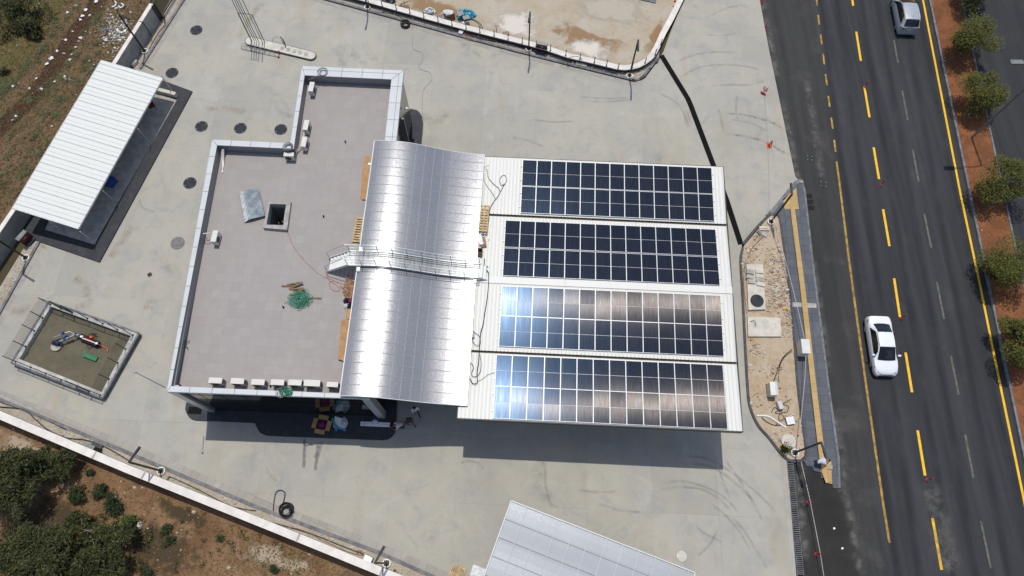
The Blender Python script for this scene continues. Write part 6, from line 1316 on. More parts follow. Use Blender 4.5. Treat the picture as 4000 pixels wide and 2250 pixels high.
# feathery trees on the ochre slope
SG = 'feathery trees on the ochre slope'
def slope_tree(label, x, y, hc_, rad, n, seed, lean=(0, 0), size=.19, lumps_n=30): 
    c = P(x, y, hc_); return tree('feathery_tree', label, (c.x + lean[0], c.y + lean[1], -.05), 4, c, rad, int(n * 2.3), size, seed, 'leaf_dark', 'bark_pale' if 'leaning' in label else 'bark', SG, 1.7, .3, lumps_n, .14)
slope_tree('feathery dark tree against the left edge just below the white wall', 40, 1880, 2.6, (2.3, 2.2, 1.4), 3400, 61, (.4, -.6))
slope_tree('low spreading bough of feathery leaves reaching toward the white wall', 195, 1812, 1.3, (1.6, .85, .6), 1900, 62, (-1.2, -1.0))
slope_tree('big feathery tree in the bottom left corner', 110, 2170, 2.6, (2.8, 1.7, 1.5), 4200, 63, (.3, -.5))
slope_tree('dense dark tree at the bottom edge right of the corner tree', 340, 2215, 2.0, (2.3, 1.3, 1.1), 3600, 64, (.2, -.6))
slope_tree('leaning branchy tree with a bright green tip', 420, 2085, 1.5, (1.9, .6, .5), 900, 65, (-1.6, -.4), lumps_n=12)
slope_tree('small dark tree between the corner tree and the leaning one', 300, 2040, 1.0, (.7, .55, .6), 800, 66, (.1, -.2))
def bush(label, x, y, r, n, seed, leaf='leaf_bush', h=.5, size=.13, group='bushes on the ochre slope', name='bush', g=-.05):
    c = P(x, y, h * r); t = thing(name, label, 'bush', (c.x, c.y, g), group=group); rnd = random.Random(seed)
    q = MB(); b = Vector((c.x, c.y, g))
    for k in range(6): a = k * 1.05 + rnd.random(); q.tube([b, b + Vector((math.cos(a) * r * .55, math.sin(a) * r * .55, h * r * 1.1))], .018, 4)
    q.build('stem', M['bark'], t); q = MB(); leafcloud(q, c, (r, r, r * .75), n, size, rnd, hollow=.1); q.build('foliage', M[leaf], t); return t
for x, y, r, n, lb in ((291, 1932, .78, 620, 'dark bush on bare ochre soil above the small dark tree'), (386, 1915, .62, 480, 'upper of the three clustered bushes on the slope'), (436, 1958, .72, 560, 'middle one of the three clustered bushes on the slope'), (452, 1998, .6, 440, 'lower of the three clustered bushes on the slope'), (493, 2030, .62, 520, 'bright green bush at the tip of the leaning tree'), (645, 2070, .4, 260, 'small round dark bush alone right of the leaning tree'), (233, 1868, .36, 200, 'small bush close to the spreading bough'), (664, 2112, .34, 150, 'faint low bush just below the small round one'), (860, 2105, .22, 110, 'tiny bush on pale soil near the long white wall'), (1070, 2222, .3, 130, 'tiny bush near the bottom edge beside the white wall'), (352, 1845, .3, 120, 'sparse small bush just below the long white wall'), (575, 2240, .5, 320, 'bush cut by the bottom edge right of the dense dark tree')):
    bush(lb, x, y, r, n, int(x + y), 'leaf_grass' if 'bright' in lb else 'leaf_bush')
bush('large dark spreading bush in the top left corner of the scrub field', 82, 62, 2.05, 3600, 5, 'leaf_dark', .4, .17, 'bushes in the scrub field', g=-.06)
bush('dark shrub at the top left edge above the large bush', 20, 0, 1.2, 900, 6, 'leaf_dark', .5, .22, 'bushes in the scrub field', g=-.06)
bush('small dark shrub alone at the left edge of the scrub field', 18, 275, .45, 260, 7, 'leaf_dark', .5, .14, 'bushes in the scrub field', g=-.06)
bush('dark low bush just below the large one in the scrub field', 128, 118, 1.0, 1100, 9, 'leaf_dark', .35, .15, 'bushes in the scrub field', g=-.06)
bush('sparse brownish bush left of the large dark one', 12, 120, 1.1, 700, 10, 'leaf_dry', .3, .16, 'bushes in the scrub field', g=-.06)
# pale green weeds in the field: ground cover
rnd = random.Random(77); mb = MB()
z5 = lambda x, y: (x * .4883, y * .4883); z1 = lambda x, y: (x / 1.932, y / 1.932)
cl = [z5(*p) for p in ((430, 150), (450, 190), (430, 240), (410, 290), (380, 350), (350, 390), (310, 430), (280, 480), (240, 520), (200, 545), (170, 590), (130, 610), (100, 650), (60, 690), (30, 710), (10, 760), (540, 110), (610, 50), (740, 185), (770, 160), (800, 110), (790, 140), (840, 190), (700, 240), (775, 330), (825, 265), (580, 460), (600, 430), (545, 510), (700, 460), (690, 530), (750, 510), (790, 435), (720, 560), (480, 570), (500, 620), (430, 650), (390, 680), (360, 720), (470, 790), (520, 780), (620, 650), (280, 790), (560, 640))] + \
     [z1(*p) for p in ((150, 890), (170, 960), (240, 770), (80, 1010), (330, 900), (300, 960), (400, 830), (440, 760), (360, 1090), (200, 1150), (60, 1160), (30, 1290), (180, 1230), (100, 1240), (20, 1400), (210, 1290), (310, 1130), (20, 620), (330, 870), (270, 990), (420, 870), (15, 660), (60, 620), (230, 480), (140, 1330), (240, 1390))]
for x, y in cl:
    for k in range(rnd.randint(2, 3)):
        c = P(x + rnd.gauss(0, 9), y + rnd.gauss(0, 9), .0); r = rnd.uniform(.28, .55); leafcloud(mb, c, (r, r, .2), int(95 * r / .4), .075, rnd, hollow=0, flat=.4)
tag(mb.build('weeds', M['leaf_weed']), 'pale green weeds growing in bands over the scrub field', 'weeds', kind='stuff')
mb = MB()
def blades(n, region, size, rnd, mi=0):
    for i in range(n):
        c = region(rnd)
        if c is None: continue
        for k in range(3):
            a = rnd.random() * 6.283; d = Vector((math.cos(a), math.sin(a), rnd.uniform(.3, 1.2))) * size * rnd.uniform(.6, 1.5); e = Vector((-d.y, d.x, 0)) * .16
            mb.add([c - e, c + e, c + d], [[0, 1, 2]], mi)
FD = [(-40, -40), (480, -40), (585, 10), (440, 240), (60, 780), (-20, 880)]
def reg(rnd):
    x, y = rnd.uniform(-40, 590), rnd.uniform(-40, 890)
    return P(x, y, -.055) if poly_in((x, y), FD) else None
blades(9500, reg, .14, rnd)
tag(mb.build('dry_grass', M['leaf_dry']), 'dry brownish grass tufts all over the scrub field', 'grass', kind='stuff')
mb = MB(); SD = [(-40, 1680), (0, 1650), (500, 1870), (1000, 2080), (1440, 2260), (-40, 2290)]
def reg2(rnd):
    x, y = rnd.uniform(-40, 1440), rnd.uniform(1650, 2290)
    return P(x, y, -.045) if poly_in((x, y), SD) else None
blades(3600, reg2, .10, rnd)
def reg3(rnd):
    x, y = rnd.gauss(1130, 140), rnd.gauss(2170, 60)
    return P(x, y, -.045) if poly_in((x, y), SD) else None
blades(700, reg3, .09, rnd, 1)
tag(mb.build('dead_grass', [M['leaf_dry'], M['leaf_grass']]), 'thin dry grass and leaf litter on the ochre slope', 'grass', kind='stuff')
mb = MB()
for i in range(900):
    c = reg2(rnd)
    if c: stone(mb, c, rnd.choice((.02, .03, .04, .03, .06)) * rnd.uniform(.7, 1.4), rnd, rnd.choice((0, 0, 1, 2)))
for i in range(320):
    c = reg(rnd)
    if c: stone(mb, c, rnd.choice((.02, .03, .04)) * rnd.uniform(.7, 1.4), rnd, rnd.choice((0, 2)))
for i in range(500):
    c = kr0.lerp(kr1, rnd.random()) + Vector((rnd.uniform(.2, 2.4), 0, .09)); stone(mb, c, rnd.choice((.02, .03, .04, .07)), rnd, rnd.choice((0, 2, 2)))
for i in range(260):
    c = P(rnd.uniform(1420, 2250), rnd.uniform(-20, 200), -.025); 
    if poly_in(((c.x), (c.y)), [p.to_2d()[:] for p in PP([(1300, -20), (1500, 5), (2000, 160), (2400, 250), (2550, 190), (2640, -20)])]): stone(mb, c, rnd.choice((.015, .025, .04)), rnd, rnd.choice((0, 1)))
tag(mb.build('pebbles', [M['rock'], M['conc_pale'], M['terracotta']]), 'small stones scattered over the bare soil', 'pebbles', kind='stuff')
mb = MB()
UG = [(-40, 1760), (120, 1740), (260, 1850), (330, 1960), (480, 1990), (560, 2060), (620, 2160), (600, 2290), (-40, 2290)]
for i in range(170):
    x, y = rnd.uniform(-40, 640), rnd.uniform(1740, 2290)
    if not poly_in((x, y), UG) or rnd.random() < .15: continue
    r = rnd.uniform(.25, .7); leafcloud(mb, P(x, y, .15), (r, r, .35), int(130 * r), .13, rnd, rnd.choice((0, 0, 1)), hollow=0, aspect=1.5)
for i in range(60):
    x, y = rnd.gauss(900, 230), rnd.gauss(2130, 70)
    if poly_in((x, y), SD): leafcloud(mb, P(x, y, 0), (.25, .25, .12), 26, .08, rnd, rnd.choice((1, 2, 2)), hollow=0)
tag(mb.build('undergrowth', [M['leaf_dark'], M['leaf_dry'], M['leaf_bush']]), 'tangled olive undergrowth beneath the feathery trees', 'undergrowth', kind='stuff')
# litter in the scrub field
mb = MB(); rnd = random.Random(41)
def scrap(c, s, mi):
    s *= .72
    k = 7; vs = [c + Vector((math.cos(6.283 * j / k) * s * rnd.uniform(.5, 1.2), math.sin(6.283 * j / k) * s * rnd.uniform(.5, 1.1), rnd.uniform(.0, .12))) for j in range(k)]
    mb.add(vs + [c + Vector((0, 0, .12))], [[j, (j + 1) % k, k] for j in range(k)], mi)
for x, y, s in ((690, 85, .3), (660, 130, .26), (645, 160, .22), (720, 125, .18), (770, 10, .3), (610, 45, .24), (540, 100, .22), (585, 255, .16), (528, 322, .2), (650, 305, .26), (630, 330, .14), (410, 468, .3), (380, 515, .22), (460, 410, .18), (515, 430, .14), (605, 380, .18), (850, 325, .24), (880, 275, .18), (890, 175, .14), (720, 490, .22), (520, 615, .24), (560, 640, .18), (335, 712, .22), (110, 690, .22), (295, 632, .16), (240, 710, .14), (575, 440, .16), (970, 260, .3), (1000, 250, .28), (960, 320, .26), (920, 290, .22), (985, 300, .2), (940, 240, .2), (560, 480, .18), (440, 655, .2), (690, 255, .15), (835, 378, .12)):
    scrap(P(*z5(x, y), -.03), s, 0 if rnd.random() < .75 else 2)
for i in range(90): x, y = rnd.gauss(900, 75), rnd.gauss(250, 50); scrap(P(*z5(x, y), -.04), rnd.uniform(.04, .1), rnd.choice((0, 2, 2)))
for i in range(80): x, y = rnd.uniform(0, 1000), rnd.uniform(0, 800); scrap(P(*z5(x, y), -.04), rnd.uniform(.03, .08), 0) if poly_in(z5(x, y), FD) else None
for x, y, s in ((60, 1210 / 1.0, .1), (65, 455, .16), (50, 470, .14), (205, 493, .15), (260, 310, .14)): scrap(P(x, y, -.03), s, 0) if poly_in((x, y), FD) else None
scrap(P(*z5(855, 243), -.02), .22, 1)
for i in range(420):
    x, y = rnd.gauss(462, 34), rnd.gauss(130, 45)
    if poly_in((x, y), FD): stone(mb, P(x, y, -.05), rnd.choice((.04, .05, .07, .1)), rnd, rnd.choice((3, 3, 2, 0)))
tag(mb.build('litter', [M['white'], M['blue'], M['plastic'], M['rock']]), 'white plastic litter strewn over the scrub field', 'litter', kind='stuff')
q = MB()
for a, b in (((228, 125), (262, 70)), ((180, 128), (235, 118)), ((235, 20), (268, 62)), ((355, 62), (410, 100)), ((240, 160), (290, 140)), ((360, 140), (400, 110)), ((300, 110), (350, 150))): q.bar(P(400 + a[0] / 4.83, a[1] / 4.83, .1), P(400 + b[0] / 4.83, b[1] / 4.83, .14), .09, .06)
tag(q.build('broken_frame', M['white']), 'broken white slats dumped beside the wall lamp post', 'scrap')
for x, y, s, lb in ((545, 2052, .14, 'crumpled pale bag in the shadow on the slope'), ): q = blob(P(x, y, -.05), .14, .2, .12, 3); tag(q.build('plastic_bag', M['plastic']), lb, 'bag')
for x, y, r, lb in ((527, 1905, .13, 'pale rock near the white wall on the slope'), (758, 2000, .16, 'largest pale rock on the ochre slope'), (893, 2217, .16, 'brown rock near the bottom edge of the slope'), (556, 1906, .1, 'smaller pale rock beside another near the white wall')):
    q = MB(); stone(q, P(x, y, -.05), r, random.Random(int(x)), 0); tag(q.build('boulder', M['rock']), lb, 'rock')
ds_ = [o for o in col.objects if o.name == 'dirt_slope'][0]
patch('pale_patch', [(-60, 1640), (60, 1680), (240, 1765), (260, 1800), (160, 1760), (60, 1790), (-60, 1800)], 'pale_soil', -.046, ds_)
patch('pale_patch', [(880, 2080), (1010, 2090), (1200, 2180), (1300, 2240), (1200, 2260), (1050, 2230), (900, 2200), (860, 2140)], 'pale_soil', -.044, ds_)
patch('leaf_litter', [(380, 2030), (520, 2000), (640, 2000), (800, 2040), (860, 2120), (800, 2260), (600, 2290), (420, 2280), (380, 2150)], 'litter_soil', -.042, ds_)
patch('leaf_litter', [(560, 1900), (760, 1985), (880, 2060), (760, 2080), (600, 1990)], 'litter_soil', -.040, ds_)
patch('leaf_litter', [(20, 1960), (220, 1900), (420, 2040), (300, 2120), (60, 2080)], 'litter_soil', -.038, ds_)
# grass clump at the island tip
t = thing('grass_clump', 'bright green grass clump at the lower tip of the island', 'plant', P(3066, 1758, .07)); mb = MB(); rnd = random.Random(8)
for i in range(170):
    x, y = rnd.gauss(3066, 8), rnd.gauss(1755, 10); c = P(x, y, .07); a = rnd.random() * 6.283; d = Vector((math.cos(a) * .35, math.sin(a) * .35, rnd.uniform(.2, .6))) * rnd.uniform(.5, 1.1); e = Vector((-d.y, d.x, 0)) * .05
    mb.add([c - e, c + e, c + d * .6 + e * .7, c + d + Vector((0, 0, -.1)), c + d * .6 - e * .7], [[0, 1, 2, 3, 4]])
mb.build('blade', M['leaf_grass'], t)['kind'] = 'stuff'

# ================================================================== CARS
def car(label, loc, rz, paint_, st, belt, extras, wheel_x, W_, tall=1.45):
    """st: stations (x, half width at belt, z of belt edge, half width of top, z of top edge, z of centre)"""
    t = thing('car', label, 'car', loc, rz, 'cars on the road'); L = lambda q: local(t, q)
    # denser stations
    S = []; st = [(a, b * 1.035, c, d * 1.05, e_, f_) for a, b, c, d, e_, f_ in st]
    ss = smoothline([Vector((a[0], a[1], a[2])) for a in st], 3); s2 = smoothline([Vector((a[3], a[4], a[5])) for a in st], 3)
    for a, b in zip(ss, s2): S.append((a.x, a.y, a.z, b.x, b.y, b.z))
    q = MB(); rings = []
    for x, hw, zb, tw, zt, zc_ in S:
        half = [(hw * .90, .20), (hw * .985, .36), (hw, .58), (hw * .985, (zb + .6) / 2), (hw * .95, zb), (tw + (hw * .95 - tw) * .5, zb + (zt - zb) * .52), (tw, zt), (tw * .55, zc_ - (zc_ - zt) * .25), (0, zc_)]
        rings.append([Vector((x, -y, z)) for y, z in half] + [Vector((x, y, z)) for y, z in half[::-1][1:]])
    n = len(rings[0]); q.add([p for r in rings for p in r], [[i * n + j, i * n + j + 1, (i + 1) * n + j + 1, (i + 1) * n + j] for i in range(len(rings) - 1) for j in range(n - 1)])
    q.add(rings[0], [list(range(n))]); q.add(rings[-1], [list(range(n))[::-1]])
    q.f = [f[::-1] for f in q.f]
    L(q).build('body', M[paint_], t, smooth=38)
    return t, L, S
def surf(S, x):
    xs = [s[0] for s in S]; o = sorted(range(len(S)), key=lambda i: xs[i]); X = [xs[i] for i in o]
    return [float(np.interp(x, X, [S[i][k] for i in o])) for k in range(1, 6)]
def glass_top(S, x0, x1, in0, in1, n=5, m=8, lift=.012):
    """windscreen or rear window following the body between two stations"""
    q = MB(); vs = []
    for i in range(n + 1):
        x = x0 + (x1 - x0) * i / n; hw, zb, tw, zt, zc_ = surf(S, x); f = in0 + (in1 - in0) * i / n
        for j in range(m + 1):
            y = tw * f * (2 * j / m - 1); a = abs(y) / tw; z = zc_ - (zc_ - zt) * (.25 * a / .55 if a < .55 else .25 + .75 * (a - .55) / .45)
            bow = .05 * (1 - (2 * j / m - 1) ** 2) * (1 if x0 > 0 else -1)
            vs.append(Vector((x + bow * (1 if i == 0 else .3), y, z + lift)))
    q.add(vs, [[i * (m + 1) + j, i * (m + 1) + j + 1, (i + 1) * (m + 1) + j + 1, (i + 1) * (m + 1) + j] for i in range(n) for j in range(m)]); return q
def glass_side(S, xs, side, lo=.08, hi=.90, lift=.012):
    q = MB(); vs = []
    for k, x in enumerate(xs):
        hw, zb, tw, zt, zc_ = surf(S, x); y0, z0, y1, z1 = hw * .95, zb, tw, zt
        h_ = hi if 0 < k < len(xs) - 1 else lo + .12
        for f in (lo, (lo + h_) / 2, h_): vs.append(Vector((x, side * (y0 + (y1 - y0) * f + lift), z0 + (z1 - z0) * f + lift * .3)))
    q.add(vs, [[3 * i + j, 3 * i + j + 1, 3 * i + j + 4, 3 * i + j + 3] for i in range(len(xs) - 1) for j in (0, 1)]); return q
def car_parts(t, L, S, wheels, hw, win, side_x, heads, tails, plate_x, mirror_x, mcol):
    for x in wheels:
        for s in (-1, 1):
            q = MB(); q.tube([(x, s * (hw - .19), .31), (x, s * (hw + .012), .31)], .31, 20); w_ = L(q).build('tyre', M['tyre_rub'], t)
            q = MB(); q.tube([(x, s * (hw + .002), .31), (x, s * (hw + .02), .31)], .2, 14); L(q).build('rim', M['rim'], w_)
            q = MB(); n = 16; q.add([(x + r_ * math.cos(math.pi * i / n), s * (hw + .004), .31 + r_ * math.sin(math.pi * i / n)) for r_ in (.31, .37) for i in range(n + 1)], [[i, i + 1, n + 2 + i, n + 1 + i] for i in range(n)]); L(q).build('wheel_arch', M['black'], t)
    for nm_, a in win: L(glass_top(S, *a)).build(nm_, M['car_glass'], t, smooth=60)
    for s in (-1, 1): L(glass_side(S, side_x, s)).build('side_window', M['car_glass'], t)
    for s in (-1, 1):
        q = MB(); q.obox((mirror_x, s * (hw - .02), .96), (.11, 0, 0), (0, s * .2, .02), (.0, 0, .12)); L(q).build('mirror', M[mcol], t)
        x0, x1, z = heads; q = MB(); y0 = surf(S, x0)[0]; y1 = surf(S, x1)[0]; q.add([(x0, s * (y0 * .975 + .004), z + .06), (x1 + .012, s * y1 * .80, z + .0), (x1 + .03, s * y1 * .45, z - .05), (x1 + .04, s * y1 * .5, z - .12), (x1 + .02, s * y1 * .9, z - .10), (x0, s * (y0 * .99 + .006), z - .06)], [[0, 1, 2, 3, 4, 5]]); L(q).build('headlight', M['lamp'], t)
        x0, x1, z = tails; q = MB(); y0 = surf(S, x0)[0]; y1 = surf(S, x1)[0]; q.add([(x0, s * (y0 * .97 + .012), z + .11), (x1 - .03, s * y1 * .93, z + .10), (x1 - .05, s * y1 * .66, z + .07), (x1 - .05, s * y1 * .68, z - .10), (x1 - .03, s * y1 * .97, z - .12), (x0, s * (y0 * .985 + .015), z - .08)], [[0, 1, 2, 3, 4, 5]]); L(q).build('tail_light', M['tail'], t)
# white saloon, nose down the picture
rw, fw_ = P(3373, 1291, 0), P(3394, 1427, 0); hd_ = (fw_ - rw).normalized(); ang = math.atan2(hd_.y, hd_.x); mid_ = (rw + fw_) / 2; rt = Vector((hd_.y, -hd_.x, 0))
HW = .845; cpos = mid_ - rt * (HW) ; cpos.z = -.03
st_w = [(-2.20, .62, .62, .40, .70, .72), (-2.17, .74, .80, .55, .93, .955), (-2.05, .80, .885, .62, .985, 1.01), (-1.72, .835, .91, .66, 1.00, 1.035), (-1.50, .845, .915, .64, 1.03, 1.06), (-1.02, .85, .915, .56, 1.27, 1.31), (-.72, .85, .91, .555, 1.375, 1.42), (-.2, .85, .90, .565, 1.415, 1.46), (.22, .85, .89, .555, 1.39, 1.44), (.50, .85, .885, .56, 1.29, 1.345), (1.12, .845, .875, .66, .945, 1.00), (1.30, .84, .865, .67, .90, .945), (1.70, .82, .80, .62, .845, .885), (2.02, .755, .70, .52, .755, .79), (2.16, .64, .58, .42, .63, .66), (2.20, .5, .48, .34, .50, .52)]
t, L, S = car('white saloon car driving down the picture beside the yellow dashes', cpos, ang, 'car_white', st_w, 0, 0, 0, 0)
car_parts(t, L, S, (-1.32, 1.32), HW, (('windscreen', (1.16, .30, .92, .97)), ('rear_window', (-1.52, -.80, .86, .92))), (1.0, .62, .1, -.4, -.85, -1.25), (1.62, 2.05, .78), (-1.75, -2.12, .82), 0, .78, 'car_white')
q = MB(); q.box((2.205, 0, .34), (.03, .9, .14)); L(q).build('grille', M['black'], t)
q = MB(); q.add([(2.02, -.66, .715), (2.165, -.40, .66), (2.215, 0, .635), (2.165, .40, .66), (2.02, .66, .715), (2.03, .68, .68), (2.19, .4, .62), (2.235, 0, .6), (2.19, -.4, .62), (2.03, -.68, .68)], [[0, 1, 8, 9], [1, 2, 7, 8], [2, 3, 6, 7], [3, 4, 5, 6]]); L(q).build('nose_strip', M['black'], t)
q = MB()
for s in (-1, 1): q.tube(smoothline([Vector((x, s * surf(S, x)[2] * .985, surf(S, x)[3] + .01)) for x in (-.75, -.4, 0, .25)], 3), .014, 5)
L(q).build('roof_seam', M['black'], t)
q = MB(); q.tube([(-.78, 0, 1.42), (-.86, 0, 1.53)], .018, 5); L(q).build('aerial', M['black'], t)
# silver people carrier, nose up the picture
rw2, fw2 = P(3492.5, 114, 0), P(3475.5, 28, 0); h2 = (fw2 - rw2).normalized(); h2 = Vector((.05, 1, 0)).normalized(); ang2 = math.atan2(h2.y, h2.x); lf = Vector((-h2.y, h2.x, 0))
c2 = rw2 + h2 * 1.28 - lf * .85; c2.z = -.03
st_s = [(-2.0, .70, .60, .52, .68, .70), (-1.98, .80, .92, .66, .97, .99), (-1.88, .83, .97, .64, 1.08, 1.11), (-1.62, .845, .98, .60, 1.42, 1.46), (-1.40, .85, .975, .61, 1.54, 1.585), (-.9, .855, .97, .63, 1.57, 1.625), (-.2, .855, .955, .63, 1.57, 1.63), (.25, .855, .94, .61, 1.52, 1.585), (.55, .855, .93, .62, 1.40, 1.46), (1.15, .85, .905, .68, 1.04, 1.09), (1.35, .84, .885, .68, .975, 1.02), (1.70, .81, .80, .62, .87, .91), (1.95, .74, .68, .5, .74, .77), (2.06, .6, .5, .4, .54, .56)]
t, L, S = car('silver people carrier driving up the picture near the median', c2, ang2, 'car_silver', st_s, 0, 0, 0, 0)
car_parts(t, L, S, (-1.28, 1.28), .85, (('windscreen', (1.18, .34, .92, .97)), ('rear_window', (-1.89, -1.50, .93, .92))), (1.05, .62, .1, -.5, -1.1, -1.55), (1.60, 1.98, .80), (-1.86, -1.96, .95), 0, .82, 'black')
q = MB(); q.box((-2.02, 0, .44), (.06, 1.45, .16)); L(q).build('rear_bumper', M['car_silver'], t)
q = MB(); q.box((-2.0, 0, .78), (.03, .52, .12)); L(q).build('number_plate', M['plate'], t)
for s in (-1, 1):
    q = MB(); q.tube([(x, s * .6, surf(S, x)[3] + .035) for x in (-1.35, -.9, -.2, .2)], .016, 5)
    L(q).build('roof_rail', M['car_silver'], t)
q = MB(); q.tube([(-1.2, 0, 1.6), (-1.3, 0, 1.74)], .016, 5); L(q).build('aerial', M['black'], t)

# ================================================================== PEOPLE
def person(label, base, rz, J, cols, hair_tilt=0, scale=1.0, extra=None):
    """one skinned body; J: joints in metres (x right, y forward, z up)"""
    t = thing('person', label, 'person', base, rz)
    V, Rd, Ed, reg_ = [], [], [], []
    def v(p, r): V.append(Vector(p) * scale); Rd.append(r * scale); return len(V) - 1
    def e(a, b, g): Ed.append((a, b)); reg_.append(g)
    hip = v(J['hip'], .135); wst = v(J['waist'], .12); ch = v(J['chest'], .15); nk = v(J['neck'], .055); hd0 = v(J['head0'], .085); hd1 = v(J['head1'], .10); hd2 = v(J['head2'], .075)
    nose = Vector(J['nose']); ns_ = v(nose, .018)
    e(hip, wst, 'shirt'); e(wst, ch, 'shirt'); e(ch, nk, 'shirt'); e(nk, hd0, 'skin'); e(hd0, hd1, 'skin'); e(hd1, hd2, 'skin'); e(hd0, ns_, 'skin')
    for s in ('l', 'r'):
        sh = v(J['sh' + s], .065); el = v(J['el' + s], .045); wr = v(J['wr' + s], .03); pm = v(J['pm' + s], .036)
        e(ch, sh, 'shirt'); e(sh, el, 'shirt'); e(el, wr, 'skin' if cols.get('short') else 'shirt'); e(wr, pm, 'skin')
        d = (Vector(J['pm' + s]) - Vector(J['wr' + s])).normalized(); sd_ = d.cross(Vector((0, 0, 1))); sd_ = sd_.normalized() if sd_.length > .05 else Vector((1, 0, 0))
        for k, ln_ in enumerate((.055, .07, .075, .066)):
            f0 = v(Vector(J['pm' + s]) + d * .045 + sd_ * (k - 1.5) * .02, .009); f1 = v(Vector(J['pm' + s]) + d * (.045 + ln_) + sd_ * (k - 1.5) * .022 + Vector((0, 0, -.02)), .008); e(pm, f0, 'skin'); e(f0, f1, 'skin')
        th = v(Vector(J['pm' + s]) + d * .02 + sd_ * .055, .010); e(pm, th, 'skin')
        th0 = v(J['th' + s], .09); kn = v(J['kn' + s], .062); an = v(J['an' + s], .045); toe = v(J['to' + s], .042)
        e(hip, th0, 'legs'); e(th0, kn, 'legs'); e(kn, an, 'legs'); e(an, toe, 'shoe')
    me = bpy.data.meshes.new('body'); me.from_pydata([tuple(a) for a in V], Ed, []); o = bpy.data.objects.new('body', me); col.objects.link(o)
    sk = o.modifiers.new('skin', 'SKIN'); sb_ = o.modifiers.new('sub', 'SUBSURF'); sb_.levels = 1; sb_.render_levels = 1
    for i, r in enumerate(Rd): me.skin_vertices[0].data[i].radius = (r, r)
    me.skin_vertices[0].data[0].use_root = True
    dg = bpy.context.evaluated_depsgraph_get(); nm_ = bpy.data.meshes.new_from_object(o.evaluated_get(dg)); nm_.name = 'body'
    o.modifiers.clear(); o.data = nm_; nm_.materials.clear()
    keys = ['skin', 'shirt', 'legs', 'shoe']
    for k in keys: nm_.materials.append(M[cols[k]])
    segs = [(V[a], V[b], g) for (a, b), g in zip(Ed, reg_)]
    for p in nm_.polygons:
        best = (9, 'skin')
        for a, b, g in segs:
            ab = b - a; tt = max(0, min(1, (p.center - a).dot(ab) / max(ab.length_squared, 1e-9))); dd_ = (p.center - a - ab * tt).length
            if dd_ < best[0]: best = (dd_, g)
        p.material_index = keys.index(best[1]); p.use_smooth = True
    o.parent = t
    h0_, h1_, h2_ = Vector(J['head0']) * scale, Vector(J['head1']) * scale, Vector(J['head2']) * scale; upd = (h2_ - h0_).normalized(); fwd = (nose * scale - h0_); fwd = (fwd - upd * fwd.dot(upd)).normalized(); sdv = upd.cross(fwd)
    q = MB(); vs = []; n = 12; cc = h1_ + upd * .012 - fwd * .012
    for j in range(6):
        f = j / 5 * 1.72
        for i in range(n):
            a = 6.283 * i / n; lim = f * (.62 if math.cos(a) > .5 else 1)
            vs.append(cc + (upd * math.cos(lim) * .128 + (fwd * math.cos(a) * .118 + sdv * math.sin(a) * .102) * math.sin(lim)))
    q.add(vs, [[j * n + i, j * n + (i + 1) % n, (j + 1) * n + (i + 1) % n, (j + 1) * n + i] for j in range(5) for i in range(n)]); q.v = [WM[t.name] @ a for a in q.v]; q.build('hair', M[cols['hair']], t, smooth=60)
    for s in (-1, 1):
        q = MB(); q.box(h0_.lerp(h1_, .45) + sdv * s * .098, (.02, .035, .055)); q.v = [WM[t.name] @ a for a in q.v]; q.build('ear', M['skin'], t)
        q = MB(); q.lathe(h0_.lerp(h1_, .55) + fwd * .092 + sdv * s * .034, [(.012, -.008), (.014, 0), (.008, .008)], 6); q.v = [WM[t.name] @ a for a in q.v]; q.build('eye', M['black'], t)
    return t
STAND = dict(hip=(0, 0, .92), waist=(0, 0, 1.08), chest=(0, .01, 1.32), neck=(0, .01, 1.48), head0=(0, .03, 1.57), head1=(0, .03, 1.65), head2=(0, .02, 1.71), nose=(0, .14, 1.60),
 shl=(-.19, 0, 1.40), ell=(-.25, .02, 1.12), wrl=(-.20, .20, 1.02), pml=(-.16, .27, 1.02), shr=(.19, 0, 1.40), elr=(.25, .02, 1.12), wrr=(.18, .22, 1.04), pmr=(.13, .28, 1.05),
 thl=(-.1, 0, .84), knl=(-.11, .03, .47), anl=(-.11, 0, .09), tol=(-.12, .15, .04), thr=(.1, 0, .84), knr=(.11, .03, .47), anr=(.11, 0, .09), tor=(.12, .15, .04))
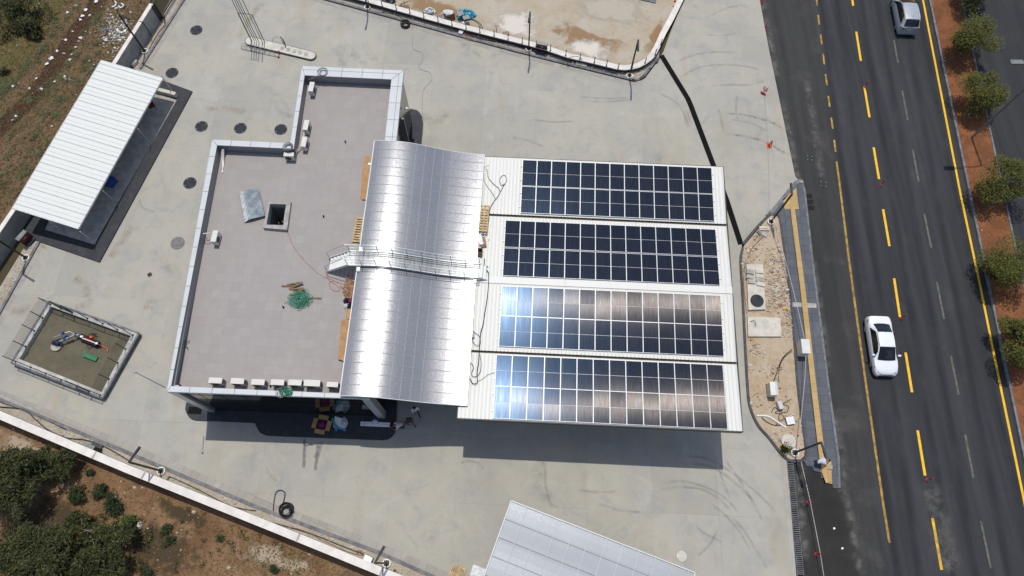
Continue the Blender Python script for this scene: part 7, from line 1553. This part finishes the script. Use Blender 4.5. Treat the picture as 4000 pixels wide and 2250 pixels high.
WALK = dict(STAND, knl=(-.11, .22, .49), anl=(-.11, .32, .1), tol=(-.12, .46, .04), knr=(.11, -.02, .47), anr=(.11, -.3, .14), tor=(.11, -.2, .04))
BEND = dict(hip=(0, -.15, .62), waist=(0, 0, .72), chest=(0, .24, .82), neck=(0, .38, .86), head0=(0, .47, .86), head1=(0, .54, .88), head2=(0, .60, .88), nose=(0, .54, .76),
 shl=(-.19, .27, .80), ell=(-.24, .42, .56), wrl=(-.16, .58, .36), pml=(-.12, .64, .31), shr=(.19, .27, .80), elr=(.22, .46, .58), wrr=(.12, .64, .40), pmr=(.08, .70, .34),
 thl=(-.1, -.1, .56), knl=(-.14, .16, .40), anl=(-.13, -.12, .09), tol=(-.14, .04, .04), thr=(.1, -.1, .56), knr=(.14, .2, .42), anr=(.13, -.02, .09), tor=(.14, .13, .04))
def feet(x, y, h=0): return P(x, y, h)
person('person in a white shirt and dark trousers, uppermost of the three in the canopy shade', feet(1629, 1612), R(200), WALK, dict(skin='skin', shirt='shirt_white', legs='trousers', shoe='shoe', hair='hair'))
person('person in dark jacket and grey trousers between two others in the shade', feet(1604, 1654), R(-140), WALK, dict(skin='skin', shirt='shirt_dark', legs='khaki', shoe='shoe', hair='hair'))
person('person in pale pink shirt bending at the plinth edge by the tool box', feet(1572, 1665, 0), R(105), BEND, dict(skin='skin', shirt='shirt_pink', legs='trousers', shoe='shoe', hair='hair', short=1))
person('crouching person in lilac shirt and jeans laying paving at the sidewalk end', P(3186, 1808, .1), R(-85), BEND, dict(skin='skin', shirt='shirt_lilac', legs='jeans', shoe='shoe_white', hair='hair', short=1))
q = MB(); q.prism([p.to_2d() for p in PP([(3212, 1802), (3232, 1803), (3246, 1818), (3238, 1832), (3226, 1830)], .1)], .115, .17); tag(q.build('cement_bag', M['tactile']), 'torn pale cement bag in front of the crouching person', 'bag')
q = MB(); q.prism([p.to_2d() for p in PP([(3240, 1818), (3250, 1818), (3249, 1834), (3238, 1832)], .1)], .115, .2); tag(q.build('paving_slab', M['kerb_light']), 'single pale grey slab beside the torn cement bag', 'slab')
